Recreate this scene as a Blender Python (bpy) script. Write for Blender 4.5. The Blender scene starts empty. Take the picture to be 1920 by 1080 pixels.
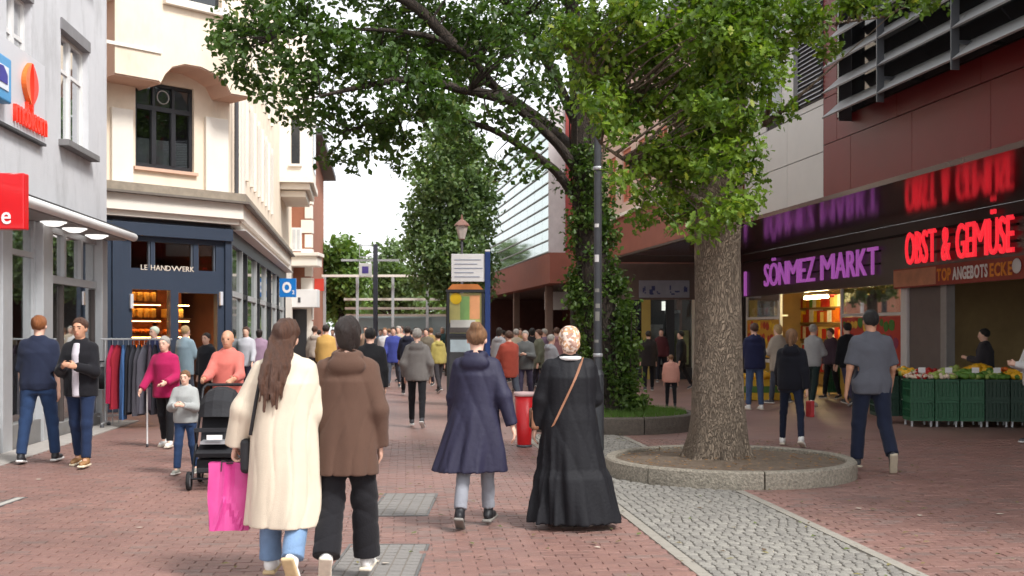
import bpy, bmesh, math, random
import numpy as np
from mathutils import Vector, Matrix, noise
random.seed(7); RNG = np.random.default_rng(7)
SC = bpy.context.scene
COL = SC.collection
# ---------------------------------------------------------------- camera
F = 2100.0; HOR = 622.0; HC = 1.65            # focal length and horizon in photo pixels, eye height
cd = bpy.data.cameras.new('camera'); cam = bpy.data.objects.new('camera', cd); COL.objects.link(cam)
cam.location = (0, 0, HC); cam.rotation_euler = (math.radians(90), 0, 0)
cd.sensor_width = 36; cd.lens = 36*F/1920; cd.shift_y = (HOR-540)/1920
cd.clip_end = 2000; cd.dof.use_dof = True; cd.dof.focus_distance = 11.0; cd.dof.aperture_fstop = 4.0
SC.camera = cam
# ---------------------------------------------------------------- sky, sun, exposure
SUN_EL, SUN_AZ = 50, 132                      # degrees; azimuth clockwise from +Y (behind the camera, to the right)
w = bpy.data.worlds.new('World'); SC.world = w; w.use_nodes = True
nt = w.node_tree; nt.nodes.clear()
sky = nt.nodes.new('ShaderNodeTexSky'); sky.sky_type = 'NISHITA'; sky.sun_disc = False
sky.sun_elevation = math.radians(SUN_EL); sky.sun_rotation = math.radians(SUN_AZ)
sky.dust_density = 2.0; sky.air_density = 1.0
hs = nt.nodes.new('ShaderNodeHueSaturation'); hs.inputs['Saturation'].default_value = 0.22
bg = nt.nodes.new('ShaderNodeBackground'); bg.inputs['Strength'].default_value = 0.15
wo = nt.nodes.new('ShaderNodeOutputWorld')
cl = nt.nodes.new('ShaderNodeMix'); cl.data_type = 'RGBA'; cl.inputs[0].default_value = .62; cl.inputs[7].default_value = (5.6, 5.7, 5.85, 1)   # even bright cloud layer over the clear sky
cn = nt.nodes.new('ShaderNodeTexNoise'); cn.inputs['Scale'].default_value = 3; cn.inputs['Detail'].default_value = 5; cr_ = nt.nodes.new('ShaderNodeMapRange'); cr_.inputs[3].default_value = .80; cr_.inputs[4].default_value = 1.2
ck = nt.nodes.new('ShaderNodeMix'); ck.data_type = 'RGBA'; ck.blend_type = 'MULTIPLY'; ck.inputs[0].default_value = 1; ck.inputs[6].default_value = (5.6, 5.7, 5.85, 1)
nt.links.new(cn.outputs['Fac'], cr_.inputs[0]); nt.links.new(cr_.outputs[0], ck.inputs[7]); nt.links.new(ck.outputs[2], cl.inputs[7])
nt.links.new(sky.outputs[0], hs.inputs['Color']); nt.links.new(hs.outputs[0], cl.inputs[6]); nt.links.new(cl.outputs[2], bg.inputs['Color']); nt.links.new(bg.outputs[0], wo.inputs['Surface'])
sd = bpy.data.lights.new('sun', 'SUN'); sun = bpy.data.objects.new('sun', sd); COL.objects.link(sun)
sd.energy = 2.0; sd.angle = math.radians(14); sd.color = (1, .98, .95)
az = math.radians(SUN_AZ); el = math.radians(SUN_EL)
sv = Vector((math.sin(az)*math.cos(el), math.cos(az)*math.cos(el), math.sin(el)))
sun.rotation_euler = sv.to_track_quat('Z', 'Y').to_euler()
SC.view_settings.view_transform = 'Standard'; SC.view_settings.look = 'None'
SC.view_settings.exposure = 1.0; SC.view_settings.gamma = 1
SC.cycles.use_denoising = True
SC.cycles.max_bounces = 5; SC.cycles.transparent_max_bounces = 8; SC.cycles.use_adaptive_sampling = True; SC.cycles.adaptive_threshold = .025
# ---------------------------------------------------------------- coordinates
def P(px, py, Y): return Vector(((px-960)*Y/F, Y, HC-(py-HOR)*Y/F))
def G(px, py, z=0.0):
    Y = (HC-z)*F/(py-HOR); return Vector(((px-960)*Y/F, Y, z))
# ---------------------------------------------------------------- materials
def lin(v):
    v /= 255.0
    return v/12.92 if v <= .04045 else ((v+.055)/1.055)**2.4
def C(r, g, b): return (lin(r), lin(g), lin(b), 1)
MATS = {}
def mat(name, col, rough=.7, var=.12, scale=4, bump=0, bscale=40, metal=0, emit=None, estr=1, coat=0, spec=.5, sheen=0, attr=None, stretch=None, dirt=0, trans=0):
    if name in MATS: return MATS[name]
    m = bpy.data.materials.new(name); m.use_nodes = True; MATS[name] = m
    t = m.node_tree; N = t.nodes; L = t.links
    b = N['Principled BSDF']
    b.inputs['Roughness'].default_value = rough; b.inputs['Metallic'].default_value = metal
    b.inputs['Specular IOR Level'].default_value = spec; b.inputs['Coat Weight'].default_value = coat
    b.inputs['Sheen Weight'].default_value = sheen
    tc = N.new('ShaderNodeTexCoord'); vec = tc.outputs['Object']
    if stretch:
        mp = N.new('ShaderNodeMapping'); mp.inputs['Scale'].default_value = stretch
        L.new(vec, mp.inputs['Vector']); vec = mp.outputs[0]
    n = N.new('ShaderNodeTexNoise'); n.inputs['Scale'].default_value = scale; n.inputs['Detail'].default_value = 6
    n.inputs['Roughness'].default_value = .65
    L.new(vec, n.inputs['Vector'])
    if attr:
        a = N.new('ShaderNodeAttribute'); a.attribute_name = attr; base = a.outputs['Color']
    else:
        r = N.new('ShaderNodeRGB'); r.outputs[0].default_value = col; base = r.outputs[0]
    mr = N.new('ShaderNodeMapRange'); mr.inputs[1].default_value = .25; mr.inputs[2].default_value = .75
    mr.inputs[3].default_value = 1-var; mr.inputs[4].default_value = 1+var
    L.new(n.outputs['Fac'], mr.inputs[0])
    mx = N.new('ShaderNodeMix'); mx.data_type = 'RGBA'; mx.blend_type = 'MULTIPLY'; mx.inputs[0].default_value = 1
    L.new(base, mx.inputs[6]); L.new(mr.outputs[0], mx.inputs[7])
    out = mx.outputs[2]
    if dirt:
        n3 = N.new('ShaderNodeTexNoise'); n3.inputs['Scale'].default_value = 1.3; n3.inputs['Detail'].default_value = 8; n3.inputs['Roughness'].default_value = .7
        mp3 = N.new('ShaderNodeMapping'); mp3.inputs['Scale'].default_value = (1, 1, .35); L.new(tc.outputs['Object'], mp3.inputs[0]); L.new(mp3.outputs[0], n3.inputs['Vector'])
        m3 = N.new('ShaderNodeMapRange'); m3.inputs[1].default_value = .5; m3.inputs[2].default_value = .72; m3.inputs[3].default_value = 0; m3.inputs[4].default_value = dirt
        L.new(n3.outputs['Fac'], m3.inputs[0])
        x3 = N.new('ShaderNodeMix'); x3.data_type = 'RGBA'; x3.inputs[7].default_value = (.09, .08, .07, 1)
        L.new(m3.outputs[0], x3.inputs[0]); L.new(out, x3.inputs[6]); out = x3.outputs[2]
    L.new(out, b.inputs['Base Color'])
    if bump:
        n2 = N.new('ShaderNodeTexNoise'); n2.inputs['Scale'].default_value = bscale; n2.inputs['Detail'].default_value = 5
        L.new(vec, n2.inputs['Vector'])
        bp = N.new('ShaderNodeBump'); bp.inputs['Strength'].default_value = bump; bp.inputs['Distance'].default_value = .02
        L.new(n2.outputs['Fac'], bp.inputs['Height']); L.new(bp.outputs[0], b.inputs['Normal'])
    if emit:
        b.inputs['Emission Color'].default_value = emit; b.inputs['Emission Strength'].default_value = estr
    if trans:
        o = N['Material Output']; ms = N.new('ShaderNodeMixShader'); ms.inputs[0].default_value = trans
        tr = N.new('ShaderNodeBsdfTranslucent')
        g = N.new('ShaderNodeMix'); g.data_type = 'RGBA'; g.blend_type = 'MULTIPLY'; g.inputs[0].default_value = 1; g.inputs[7].default_value = (1.7, 1.9, .7, 1)
        L.new(out, g.inputs[6]); L.new(g.outputs[2], tr.inputs['Color'])
        L.new(b.outputs[0], ms.inputs[1]); L.new(tr.outputs[0], ms.inputs[2]); L.new(ms.outputs[0], o.inputs['Surface'])
    return m
def glass_mat(name, tint=(.9, .93, .93), refl=.35, rough=.02):
    if name in MATS: return MATS[name]
    m = bpy.data.materials.new(name); m.use_nodes = True; MATS[name] = m
    t = m.node_tree; N = t.nodes; L = t.links; N.remove(N['Principled BSDF'])
    tr = N.new('ShaderNodeBsdfTransparent'); tr.inputs[0].default_value = (*tint, 1)
    gl = N.new('ShaderNodeBsdfGlossy'); gl.inputs['Roughness'].default_value = rough; gl.inputs['Color'].default_value = (.9, .9, .9, 1)
    lw = N.new('ShaderNodeLayerWeight'); lw.inputs[0].default_value = refl
    mx = N.new('ShaderNodeMixShader'); L.new(lw.outputs['Facing'], mx.inputs[0]); L.new(tr.outputs[0], mx.inputs[1]); L.new(gl.outputs[0], mx.inputs[2])
    L.new(mx.outputs[0], N['Material Output'].inputs['Surface'])
    return m
# ---------------------------------------------------------------- object helpers
def tag(o, label=None, cat=None, group=None, kind=None):
    if label: o['label'] = label
    if cat: o['category'] = cat
    if group: o['group'] = group
    if kind: o['kind'] = kind
    return o
def empty(name, loc=(0, 0, 0), rz=0, label=None, cat=None, group=None):
    o = bpy.data.objects.new(name, None); COL.objects.link(o); o.location = loc; o.rotation_euler = (0, 0, rz)
    o.empty_display_size = .2
    return tag(o, label, cat, group)
def link(name, me, m=None, parent=None, loc=None):
    o = bpy.data.objects.new(name, me); COL.objects.link(o)
    if m is not None:
        if len(me.materials): me.materials.clear()
        for k in (m if isinstance(m, (list, tuple)) else [m]): me.materials.append(k)
    if parent is not None: o.parent = parent
    if loc is not None: o.location = loc
    return o
def np_mesh(name, V, quads=None, tris=None, smooth=True, tint=None, midx=None):
    me = bpy.data.meshes.new(name)
    V = np.asarray(V, np.float32)
    nq = 0 if quads is None else len(quads); ntr = 0 if tris is None else len(tris)
    idx = []; tot = []
    if nq: idx.append(np.asarray(quads, np.int32).ravel()); tot.append(np.full(nq, 4, np.int32))
    if ntr: idx.append(np.asarray(tris, np.int32).ravel()); tot.append(np.full(ntr, 3, np.int32))
    idx = np.concatenate(idx); tot = np.concatenate(tot)
    me.vertices.add(len(V)); me.vertices.foreach_set('co', V.ravel())
    me.loops.add(len(idx)); me.loops.foreach_set('vertex_index', idx)
    me.polygons.add(len(tot)); st = np.concatenate([[0], np.cumsum(tot)[:-1]]).astype(np.int32)
    me.polygons.foreach_set('loop_start', st)
    try: me.polygons.foreach_set('loop_total', tot)
    except Exception: pass
    me.polygons.foreach_set('use_smooth', np.full(len(tot), smooth))
    if midx is not None: me.polygons.foreach_set('material_index', np.asarray(midx, np.int32))
    me.update(calc_edges=True); me.validate()
    if tint is not None:
        a = me.attributes.new('tint', 'FLOAT_COLOR', 'POINT')
        a.data.foreach_set('color', np.asarray(tint, np.float32).ravel())
    return me
class MB:
    """collects boxes, prisms, tubes ... and links them as one mesh"""
    def __init__(s): s.v = []; s.f = []; s.m = []; s.sm = []
    def add(s, vs, fs, mi=0, smooth=False):
        b = len(s.v); s.v += [tuple(v) for v in vs]; s.f += [[b+i for i in f] for f in fs]; s.m += [mi]*len(fs); s.sm += [smooth]*len(fs)
        return s
    def box(s, x0, x1, y0, y1, z0, z1, mi=0, bev=0):
        if bev:
            b = bev
            bm = bmesh.new(); bmesh.ops.create_cube(bm, size=1)
            for v in bm.verts: v.co = Vector((x0+(v.co.x+.5)*(x1-x0), y0+(v.co.y+.5)*(y1-y0), z0+(v.co.z+.5)*(z1-z0)))
            bmesh.ops.bevel(bm, geom=bm.edges[:], offset=b, segments=2, affect='EDGES', profile=.5)
            bm.verts.index_update()
            s.add([v.co for v in bm.verts], [[v.index for v in f.verts] for f in bm.faces], mi); bm.free(); return s
        return s.add([(x0, y0, z0), (x1, y0, z0), (x1, y1, z0), (x0, y1, z0), (x0, y0, z1), (x1, y0, z1), (x1, y1, z1), (x0, y1, z1)],
              [[0, 3, 2, 1], [4, 5, 6, 7], [0, 1, 5, 4], [1, 2, 6, 5], [2, 3, 7, 6], [3, 0, 4, 7]], mi)
    def prism(s, poly, a, b, axis='y', mi=0):
        """poly of (p,q); extruded along axis from a to b. axis y: (x,z); z: (x,y); x: (y,z)"""
        def pt(p, t): return {'y': (p[0], t, p[1]), 'z': (p[0], p[1], t), 'x': (t, p[0], p[1])}[axis]
        n = len(poly); vs = [pt(p, a) for p in poly]+[pt(p, b) for p in poly]
        fs = [list(range(n))[::-1], list(range(n, 2*n))]+[[i, (i+1) % n, n+(i+1) % n, n+i] for i in range(n)]
        return s.add(vs, fs, mi)
    def tube(s, pts, rad, seg=10, mi=0, cap=True, smooth=True):
        pts = [Vector(p) for p in pts]; n = len(pts)
        if not isinstance(rad, (list, tuple)): rad = [rad]*n
        vs = []; up = None
        for i, p in enumerate(pts):
            d = (pts[min(i+1, n-1)]-pts[max(i-1, 0)]).normalized()
            if up is None:
                up = d.orthogonal().normalized()
            else: up = (up-d*up.dot(d)).normalized()
            sd_ = d.cross(up)
            for k in range(seg):
                a = 2*math.pi*k/seg; vs.append(p+(up*math.cos(a)+sd_*math.sin(a))*rad[i])
        fs = [[i*seg+k, i*seg+(k+1) % seg, (i+1)*seg+(k+1) % seg, (i+1)*seg+k] for i in range(n-1) for k in range(seg)]
        s.add(vs, fs, mi, smooth)
        if cap: s.add(vs[:seg], [list(range(seg))[::-1]], mi); s.add(vs[-seg:], [list(range(seg))], mi)
        return s
    def lathe(s, prof, c=(0, 0, 0), seg=20, mi=0, smooth=True, a0=0, a1=2*math.pi):
        full = abs(a1-a0-2*math.pi) < 1e-6; n = len(prof); K = seg if full else seg+1
        vs = [(c[0]+r*math.cos(a0+(a1-a0)*k/seg), c[1]+r*math.sin(a0+(a1-a0)*k/seg), c[2]+z) for (r, z) in prof for k in range(K)]
        fs = [[i*K+k, i*K+(k+1) % K, (i+1)*K+(k+1) % K, (i+1)*K+k] for i in range(n-1) for k in range(seg)]
        return s.add(vs, fs, mi, smooth)
    def ball(s, c, r, seg=10, rings=6, mi=0):
        rx, ry, rz = r if isinstance(r, (tuple, list)) else (r, r, r)
        vs = []; fs = []
        for i in range(rings+1):
            t = math.pi*i/rings
            for k in range(seg):
                a = 2*math.pi*k/seg; vs.append((c[0]+rx*math.sin(t)*math.cos(a), c[1]+ry*math.sin(t)*math.sin(a), c[2]-rz*math.cos(t)))
        fs = [[i*seg+k, i*seg+(k+1) % seg, (i+1)*seg+(k+1) % seg, (i+1)*seg+k] for i in range(rings) for k in range(seg)]
        return s.add(vs, fs, mi, True)
    def xf(s, M):
        s.v = [tuple(M @ Vector(v)) for v in s.v]; return s
    def build(s, name, m, parent=None, loc=None):
        me = bpy.data.meshes.new(name); me.from_pydata(s.v, [], s.f); me.polygons.foreach_set('material_index', s.m); me.polygons.foreach_set('use_smooth', s.sm); me.update()
        return link(name, me, m, parent, loc)
def part(name, m, parent, *boxes, bev=0):
    b = MB()
    for q in boxes: b.box(*q, bev=bev)
    return b.build(name, m, parent)
def holes(mb, u0, u1, z0, z1, hs, y0, y1, mi=0):
    us = sorted({u0, u1, *[min(max(h[0], u0), u1) for h in hs], *[min(max(h[1], u0), u1) for h in hs]})
    for a, b in zip(us, us[1:]):
        if b-a < 1e-4: continue
        cut = sorted((max(h[2], z0), min(h[3], z1)) for h in hs if h[0] < (a+b)/2 < h[1]); z = z0
        for p, q in cut:
            if p-z > 1e-4: mb.box(a, b, y0, y1, z, p, mi)
            z = max(z, q)
        if z1-z > 1e-4: mb.box(a, b, y0, y1, z, z1, mi)
    return mb
class Fac:
    """a facade: local x runs along it to the viewer's right, local y into the building"""
    def __init__(s, o, d):
        s.o = Vector((o[0], o[1])); s.ud = Vector(d).normalized(); s.vd = Vector((-s.ud.y, s.ud.x)); s.rz = math.atan2(s.ud.y, s.ud.x)
    def uz(s, px, py, n=0.0):
        d = Vector(((px-960)/F, 1)); t = (n+s.o.dot(s.vd))/d.dot(s.vd)
        q = d*t-s.o; return q.dot(s.ud), HC-(py-HOR)/F*t
    def u(s, px, n=0.0): return s.uz(px, HOR, n)[0]
    def z(s, px, py, n=0.0): return s.uz(px, py, n)[1]
    def root(s, name, label, cat, group=None): return empty(name, (s.o.x, s.o.y, 0), s.rz, label, cat, group)
    def w(s, u, n, z=0): q = s.o+s.ud*u+s.vd*n; return Vector((q.x, q.y, z))
def text_mesh(body, extrude=.01, bold=0.0):
    cu = bpy.data.curves.new('t', 'FONT'); cu.body = body; cu.extrude = extrude; cu.offset = bold; cu.resolution_u = 3
    o = bpy.data.objects.new('t', cu); COL.objects.link(o)
    bpy.context.view_layer.update()
    me = bpy.data.meshes.new_from_object(o.evaluated_get(bpy.context.evaluated_depsgraph_get()))
    bpy.data.objects.remove(o); bpy.data.curves.remove(cu); return me
def letters(body, x0, x1, z0, z1, y, m, parent, name='letter', extrude=.04, bold=.03, joined=False, slant=0):
    """letters on a facade (local frame), fitted into the box; one mesh for each letter unless joined"""
    metas = []; x = 0
    for ch in body:
        if ch == ' ': x += .38; continue
        me = text_mesh(ch, .5, bold); co = np.empty(len(me.vertices)*3, np.float32); me.vertices.foreach_get('co', co); co = co.reshape(-1, 3)
        w0 = co[:, 0].min(); co[:, 0] = x+(co[:, 0]-w0)*(1.45 if ch in 'MWm' else 1); x = co[:, 0].max()+.09; metas.append((me, co))
    top = max(c[:, 1].max() for _, c in metas); bot = min(c[:, 1].min() for _, c in metas)
    sx = (x1-x0)/(x-.09); sz = (z1-z0)/(top-bot); out = []
    mb = MB()
    for me, co in metas:
        V = np.stack([x0+(co[:, 0]+slant*co[:, 1])*sx, y-(co[:, 2]+.5)*extrude, z0+(co[:, 1]-bot)*sz], 1)
        if joined:
            mb.add(V.tolist(), [list(p.vertices) for p in me.polygons]); bpy.data.meshes.remove(me)
        else:
            me.vertices.foreach_set('co', V.astype(np.float32).ravel()); me.update(); out.append(link(name, me, m, parent))
    if joined: return mb.build(name, m, parent)
    return out
# ================================================================ GROUND
STREET_A = -0.095                                # direction of the street: (STREET_A, 1)
su = Vector((1, -STREET_A, 0)).normalized(); sv_ = Vector((STREET_A, 1, 0)).normalized()
SROT = math.atan2(su.y, su.x)
def street_mat():
    m = mat('street_brick', C(150, 105, 95), .75, .12, .35)
    N = m.node_tree.nodes; L = m.node_tree.links; b = N['Principled BSDF']
    tc = N.new('ShaderNodeTexCoord'); mp = N.new('ShaderNodeMapping'); mp.inputs['Rotation'].default_value = (0, 0, -SROT)
    L.new(tc.outputs['Object'], mp.inputs[0])
    br = N.new('ShaderNodeTexBrick'); br.inputs['Scale'].default_value = 1; br.inputs['Brick Width'].default_value = .2; br.inputs['Row Height'].default_value = .1
    br.inputs['Mortar Size'].default_value = .004; br.inputs['Color1'].default_value = C(145, 110, 100); br.inputs['Color2'].default_value = C(136, 102, 94); br.inputs['Mortar'].default_value = C(112, 90, 82)
    L.new(mp.outputs[0], br.inputs['Vector'])
    n = N.new('ShaderNodeTexNoise'); n.inputs['Scale'].default_value = .5; n.inputs['Detail'].default_value = 9; n.inputs['Roughness'].default_value = .68
    L.new(tc.outputs['Object'], n.inputs['Vector'])
    r = N.new('ShaderNodeMapRange'); r.inputs[1].default_value = .38; r.inputs[2].default_value = .68; r.inputs[3].default_value = 0; r.inputs[4].default_value = .42
    L.new(n.outputs['Fac'], r.inputs[0])
    mx = N.new('ShaderNodeMix'); mx.data_type = 'RGBA'; mx.inputs[7].default_value = C(118, 104, 99); L.new(r.outputs[0], mx.inputs[0]); L.new(br.outputs['Color'], mx.inputs[6])
    L.new(mx.outputs[2], b.inputs['Base Color']); b.inputs['Roughness'].default_value = .5
    return m
street = MB().add([(-300, -60, -.008), (300, -60, -.008), (300, 500, -.008), (-300, 500, -.008)], [[0, 1, 2, 3]]).build('street', street_mat())
tag(street, 'red brick paved pedestrian street', None, None, 'structure')
# planters, strip and covers keep their own ground
PL1 = (P(1366, 700, 13.1).x, 13.1); R1 = 1.44
PL2 = (P(1142, 700, 19.4).x, 19.4); R2 = 1.5
def strip_x(Y, side):       # edges of the cobbled strip
    a, b = (G(1165, 965), G(1310, 1080)) if side < 0 else (G(1415, 930), G(1740, 1080))
    t = (Y-a.y)/(b.y-a.y); return a.x+(b.x-a.x)*t
COVERS = [(G(688, 967), G(822, 925)), (G(600, 1092), G(806, 1020)), (G(-60, 962), G(52, 932))]
def brick_free(x, y):
    if 5.5 < y < 18.2 and strip_x(y, -1)-.04 < x < strip_x(y, 1)+.04: return False
    for (cx, cy), r in ((PL1, R1), (PL2, R2)):
        if (x-cx)**2+(y-cy)**2 < (r-.04)**2: return False
    for a, b in COVERS:
        if a.x-.04 < x < b.x+.04 and a.y-.04 < y < b.y+.04: return False
    if F1.o.x is not None and (Vector((x, y))-F1.o).dot(F1.vd) > -.52 and y < 20.5: return False
    return True
# the facades' lines (needed for the paving)
F1 = Fac((G(12, 848).x, G(12, 848).y), ((770-960)/F, 1))
def brick_mesh(name, tints, places, sz=(.197, .097), hgt=.014):
    """places: list of (x,y,rot,tilt) -> one numpy mesh of slightly uneven bricks"""
    n = len(places); hx, hy = sz[0]/2, sz[1]/2; e = .004
    base = np.array([[-hx, -hy, -hgt], [hx, -hy, -hgt], [hx, hy, -hgt], [-hx, hy, -hgt],
                     [-hx+e, -hy+e, 0], [hx-e, -hy+e, 0], [hx-e, hy-e, 0], [-hx+e, hy-e, 0]])
    fq = np.array([[4, 5, 6, 7], [0, 1, 5, 4], [1, 2, 6, 5], [2, 3, 7, 6], [3, 0, 4, 7]])
    pl = np.array(places); ca = np.cos(pl[:, 2])[:, None]; sa = np.sin(pl[:, 2])[:, None]
    bx = base[None, :, 0]; by = base[None, :, 1]
    X = pl[:, 0:1]+ca*bx-sa*by; Yy = pl[:, 1:2]+sa*bx+ca*by
    Z = base[None, :, 2]+pl[:, 3:4]*bx+pl[:, 4:5]*by+pl[:, 5:6]
    V = np.stack([X, Yy, Z], 2).reshape(-1, 3); Q = (np.arange(n)[:, None, None]*8+fq[None]).reshape(-1, 4)
    return np_mesh(name, V, Q, smooth=False, tint=np.repeat(np.asarray(tints), 8, axis=0))
m_brick = mat('paving_brick', None, .5, .10, 3, bump=.25, bscale=120, attr='tint', dirt=.30)
m_cobble = mat('granite_cobble', None, .8, .14, 30, bump=.4, bscale=90, attr='tint')
def brick_tint(n):
    t = RNG.random(n)[:, None]; a = np.array(C(143, 108, 98)); b = np.array(C(133, 100, 92)); c_ = np.array(C(124, 105, 98))
    col = a*(1-t)+b*t; k = RNG.random(n) < .13; col[k] = col[k]*.4+c_*.6; return col*(.96+.08*RNG.random(n))[:, None]
pls = []
for j in range(int(5.9/.1), int(18.6/.1)):
    for i in range(-60, 60):
        q = su*((i+(.5 if j % 2 else 0))*.2)+sv_*(j*.1)
        if q.y < 6.15 or q.y > 17.2 or abs(q.x) > .465*q.y+.25 or not brick_free(q.x, q.y): continue
        pls.append((q.x, q.y, SROT+random.gauss(0, .006), random.gauss(0, .010), random.gauss(0, .014), random.gauss(0, .0012)))
pls.sort(key=lambda p: p[1])
near, rest = pls[:300], pls[300:]
bts = brick_tint(12)
bvar = [brick_mesh('brick', bts[k:k+1], [(0, 0, 0, random.gauss(0, .01), random.gauss(0, .014), random.gauss(0, .001))]) for k in range(12)]
for b in bvar: b.materials.append(m_brick)
for k, p in enumerate(near):
    o = link('brick', random.choice(bvar), None, street, (p[0], p[1], .0)); o.rotation_euler.z = p[2]
o = link('brick_field', brick_mesh('brick_field', brick_tint(len(rest)), rest), m_brick, street); o['kind'] = 'stuff'
def spots(m):
    """old chewing gum and oil spots trodden into the paving"""
    N = m.node_tree.nodes; L = m.node_tree.links; b = N['Principled BSDF']; src = b.inputs['Base Color'].links[0].from_socket
    tc = N.new('ShaderNodeTexCoord'); geo = N.new('ShaderNodeNewGeometry')
    v = N.new('ShaderNodeTexVoronoi'); v.inputs['Scale'].default_value = 3.2; v.voronoi_dimensions = '2D'; L.new(geo.outputs['Position'], v.inputs['Vector'])
    sp = N.new('ShaderNodeSeparateColor'); L.new(v.outputs['Color'], sp.inputs[0])
    r = N.new('ShaderNodeMapRange'); r.inputs[1].default_value = .03; r.inputs[2].default_value = .10; r.inputs[3].default_value = 1; r.inputs[4].default_value = 0; L.new(v.outputs['Distance'], r.inputs[0])
    g = N.new('ShaderNodeMath'); g.operation = 'GREATER_THAN'; g.inputs[1].default_value = .45; L.new(sp.outputs[0], g.inputs[0])
    k = N.new('ShaderNodeMath'); k.operation = 'MULTIPLY'; L.new(r.outputs[0], k.inputs[0]); L.new(g.outputs[0], k.inputs[1]); k2 = N.new('ShaderNodeMath'); k2.operation = 'MULTIPLY'; k2.inputs[1].default_value = .45; L.new(k.outputs[0], k2.inputs[0])
    n = N.new('ShaderNodeTexNoise'); n.inputs['Scale'].default_value = .42; n.inputs['Detail'].default_value = 8; n.inputs['Roughness'].default_value = .7; L.new(geo.outputs['Position'], n.inputs['Vector'])
    rn = N.new('ShaderNodeMapRange'); rn.inputs[1].default_value = .35; rn.inputs[2].default_value = .7; rn.inputs[3].default_value = 1.1; rn.inputs[4].default_value = .72; L.new(n.outputs['Fac'], rn.inputs[0])
    m0 = N.new('ShaderNodeMix'); m0.data_type = 'RGBA'; m0.blend_type = 'MULTIPLY'; m0.inputs[0].default_value = 1; L.new(src, m0.inputs[6]); L.new(rn.outputs[0], m0.inputs[7])
    x = N.new('ShaderNodeMix'); x.data_type = 'RGBA'; x.inputs[7].default_value = C(78, 68, 64); L.new(k2.outputs[0], x.inputs[0]); L.new(m0.outputs[2], x.inputs[6]); L.new(x.outputs[2], b.inputs['Base Color'])
spots(m_brick); spots(MATS['street_brick'])
# fallen leaves round the trees
fv = []; ft = []; fc_ = []
for k in range(420):
    y = random.uniform(7, 18); x = 2.0+random.gauss(0, 2.4)
    if any((x-c[0])**2+(y-c[1])**2 < (r+.03)**2 for c, r in ((PL1, R1), (PL2, R2))): continue
    t = random.random()*6.28; s_ = random.uniform(.018, .04); z = .016; b = len(fv); ca, sa = math.cos(t)*s_, math.sin(t)*s_
    fv += [(x-ca, y-sa, z), (x+sa*.5, y-ca*.5, z+random.uniform(0, .012)), (x+ca, y+sa, z+random.uniform(0, .01)), (x-sa*.5, y+ca*.5, z+random.uniform(0, .012))]; ft += [(b, b+1, b+2), (b, b+2, b+3)]
    fc_ += [random.choice([(.10, .13, .03, 1), (.16, .12, .04, 1), (.10, .06, .03, 1), (.2, .17, .06, 1)])]*4
o = link('fallen_leaves', np_mesh('fallen_leaves', fv, None, ft, smooth=False, tint=fc_), mat('fallen_leaf', None, .8, .2, 9, attr='tint')); tag(o, 'small fallen leaves scattered on the paving round the trees', 'leaves', None, 'stuff')
# cobbled strip with pale edging stones
strip = empty('cobbled_strip', (0, 0, 0)); tag(strip, 'pale grey cobbled strip with edging stones running to the tree ring', None, None, 'structure')
MB().add([(strip_x(5.6, -1), 5.6, -.004), (strip_x(5.6, 1), 5.6, -.004), (strip_x(18.1, 1), 18.1, -.004), (strip_x(18.1, -1), 18.1, -.004)], [[0, 1, 2, 3]]).build('joint_bed', mat('joint_sand', C(96, 90, 82), .95, .2, 20), strip)
cob = []; y = 6.1; row = 0
while y < 18.0:
    x0 = strip_x(y, -1)+.10; x1 = strip_x(y, 1)-.10; x = x0
    while x < x1-.03:
        wd = random.uniform(.072, .1); wd = min(wd, x1-x)
        cx = x+wd/2
        if wd > .04 and all((cx-c[0])**2+(y-c[1])**2 > (r+.02)**2 for c, r in ((PL1, R1), (PL2, R2))): cob.append((cx, y, wd))
        x += wd
    y += random.uniform(.084, .092); row += 1
def cob_tint(n):
    t = RNG.random(n)[:, None]; return np.array(C(142, 138, 130))*(1-t)+np.array(C(122, 118, 112))*t
def cobble_geo(w_, l_):
    hx, hy = w_/2-.003, l_/2-.003
    rings = [(1, 1, -.02), (1, 1, .003), (.84, .84, .008)]
    V = []
    for fx, fy, z in rings:
        for k in range(8):
            a = math.pi/8+k*math.pi/4; sx = max(-1, min(1, 1.35*math.cos(a))); sy = max(-1, min(1, 1.35*math.sin(a)))
            V.append((sx*hx*fx*random.uniform(.95, 1.02), sy*hy*fy*random.uniform(.95, 1.02), z+random.uniform(-.0012, .0012)))
    Q = [[r*8+k, r*8+(k+1) % 8, (r+1)*8+(k+1) % 8, (r+1)*8+k] for r in range(2) for k in range(8)]
    Q += [[16, 17, 18, 23], [18, 19, 22, 23], [19, 20, 21, 22]]
    return np.array(V), np.array(Q)
cvar = []
for k in range(14):
    V, Q = cobble_geo(.1, .1); me = np_mesh('cobble', V, Q, smooth=False, tint=np.repeat(cob_tint(1), len(V), 0)); me.materials.append(m_cobble); cvar.append(me)
cob.sort(key=lambda c: c[1])
for cx, cy, wd in cob[:300]:
    o = link('cobble', random.choice(cvar), None, strip, (cx, cy, random.uniform(-.0018, .002))); o.scale = (wd/.1, .86, 1); o.rotation_euler.z = random.gauss(0, .05)
VV = []; QQ = []; TT = []; b0 = 0
for cx, cy, wd in cob[300:]:
    V, Q = cobble_geo(wd, .086); V[:, 0] += cx; V[:, 1] += cy; V[:, 2] += random.uniform(-.0018, .002); VV.append(V); QQ.append(Q+b0); b0 += len(V); TT.append(np.repeat(cob_tint(1), len(V), 0))
o = link('cobble_field', np_mesh('cobble_field', np.concatenate(VV), np.concatenate(QQ), smooth=False, tint=np.concatenate(TT)), m_cobble, strip); o['kind'] = 'stuff'
m_edge = mat('edging_stone', C(148, 142, 132), .8, .15, 12, bump=.3, bscale=80)
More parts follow.
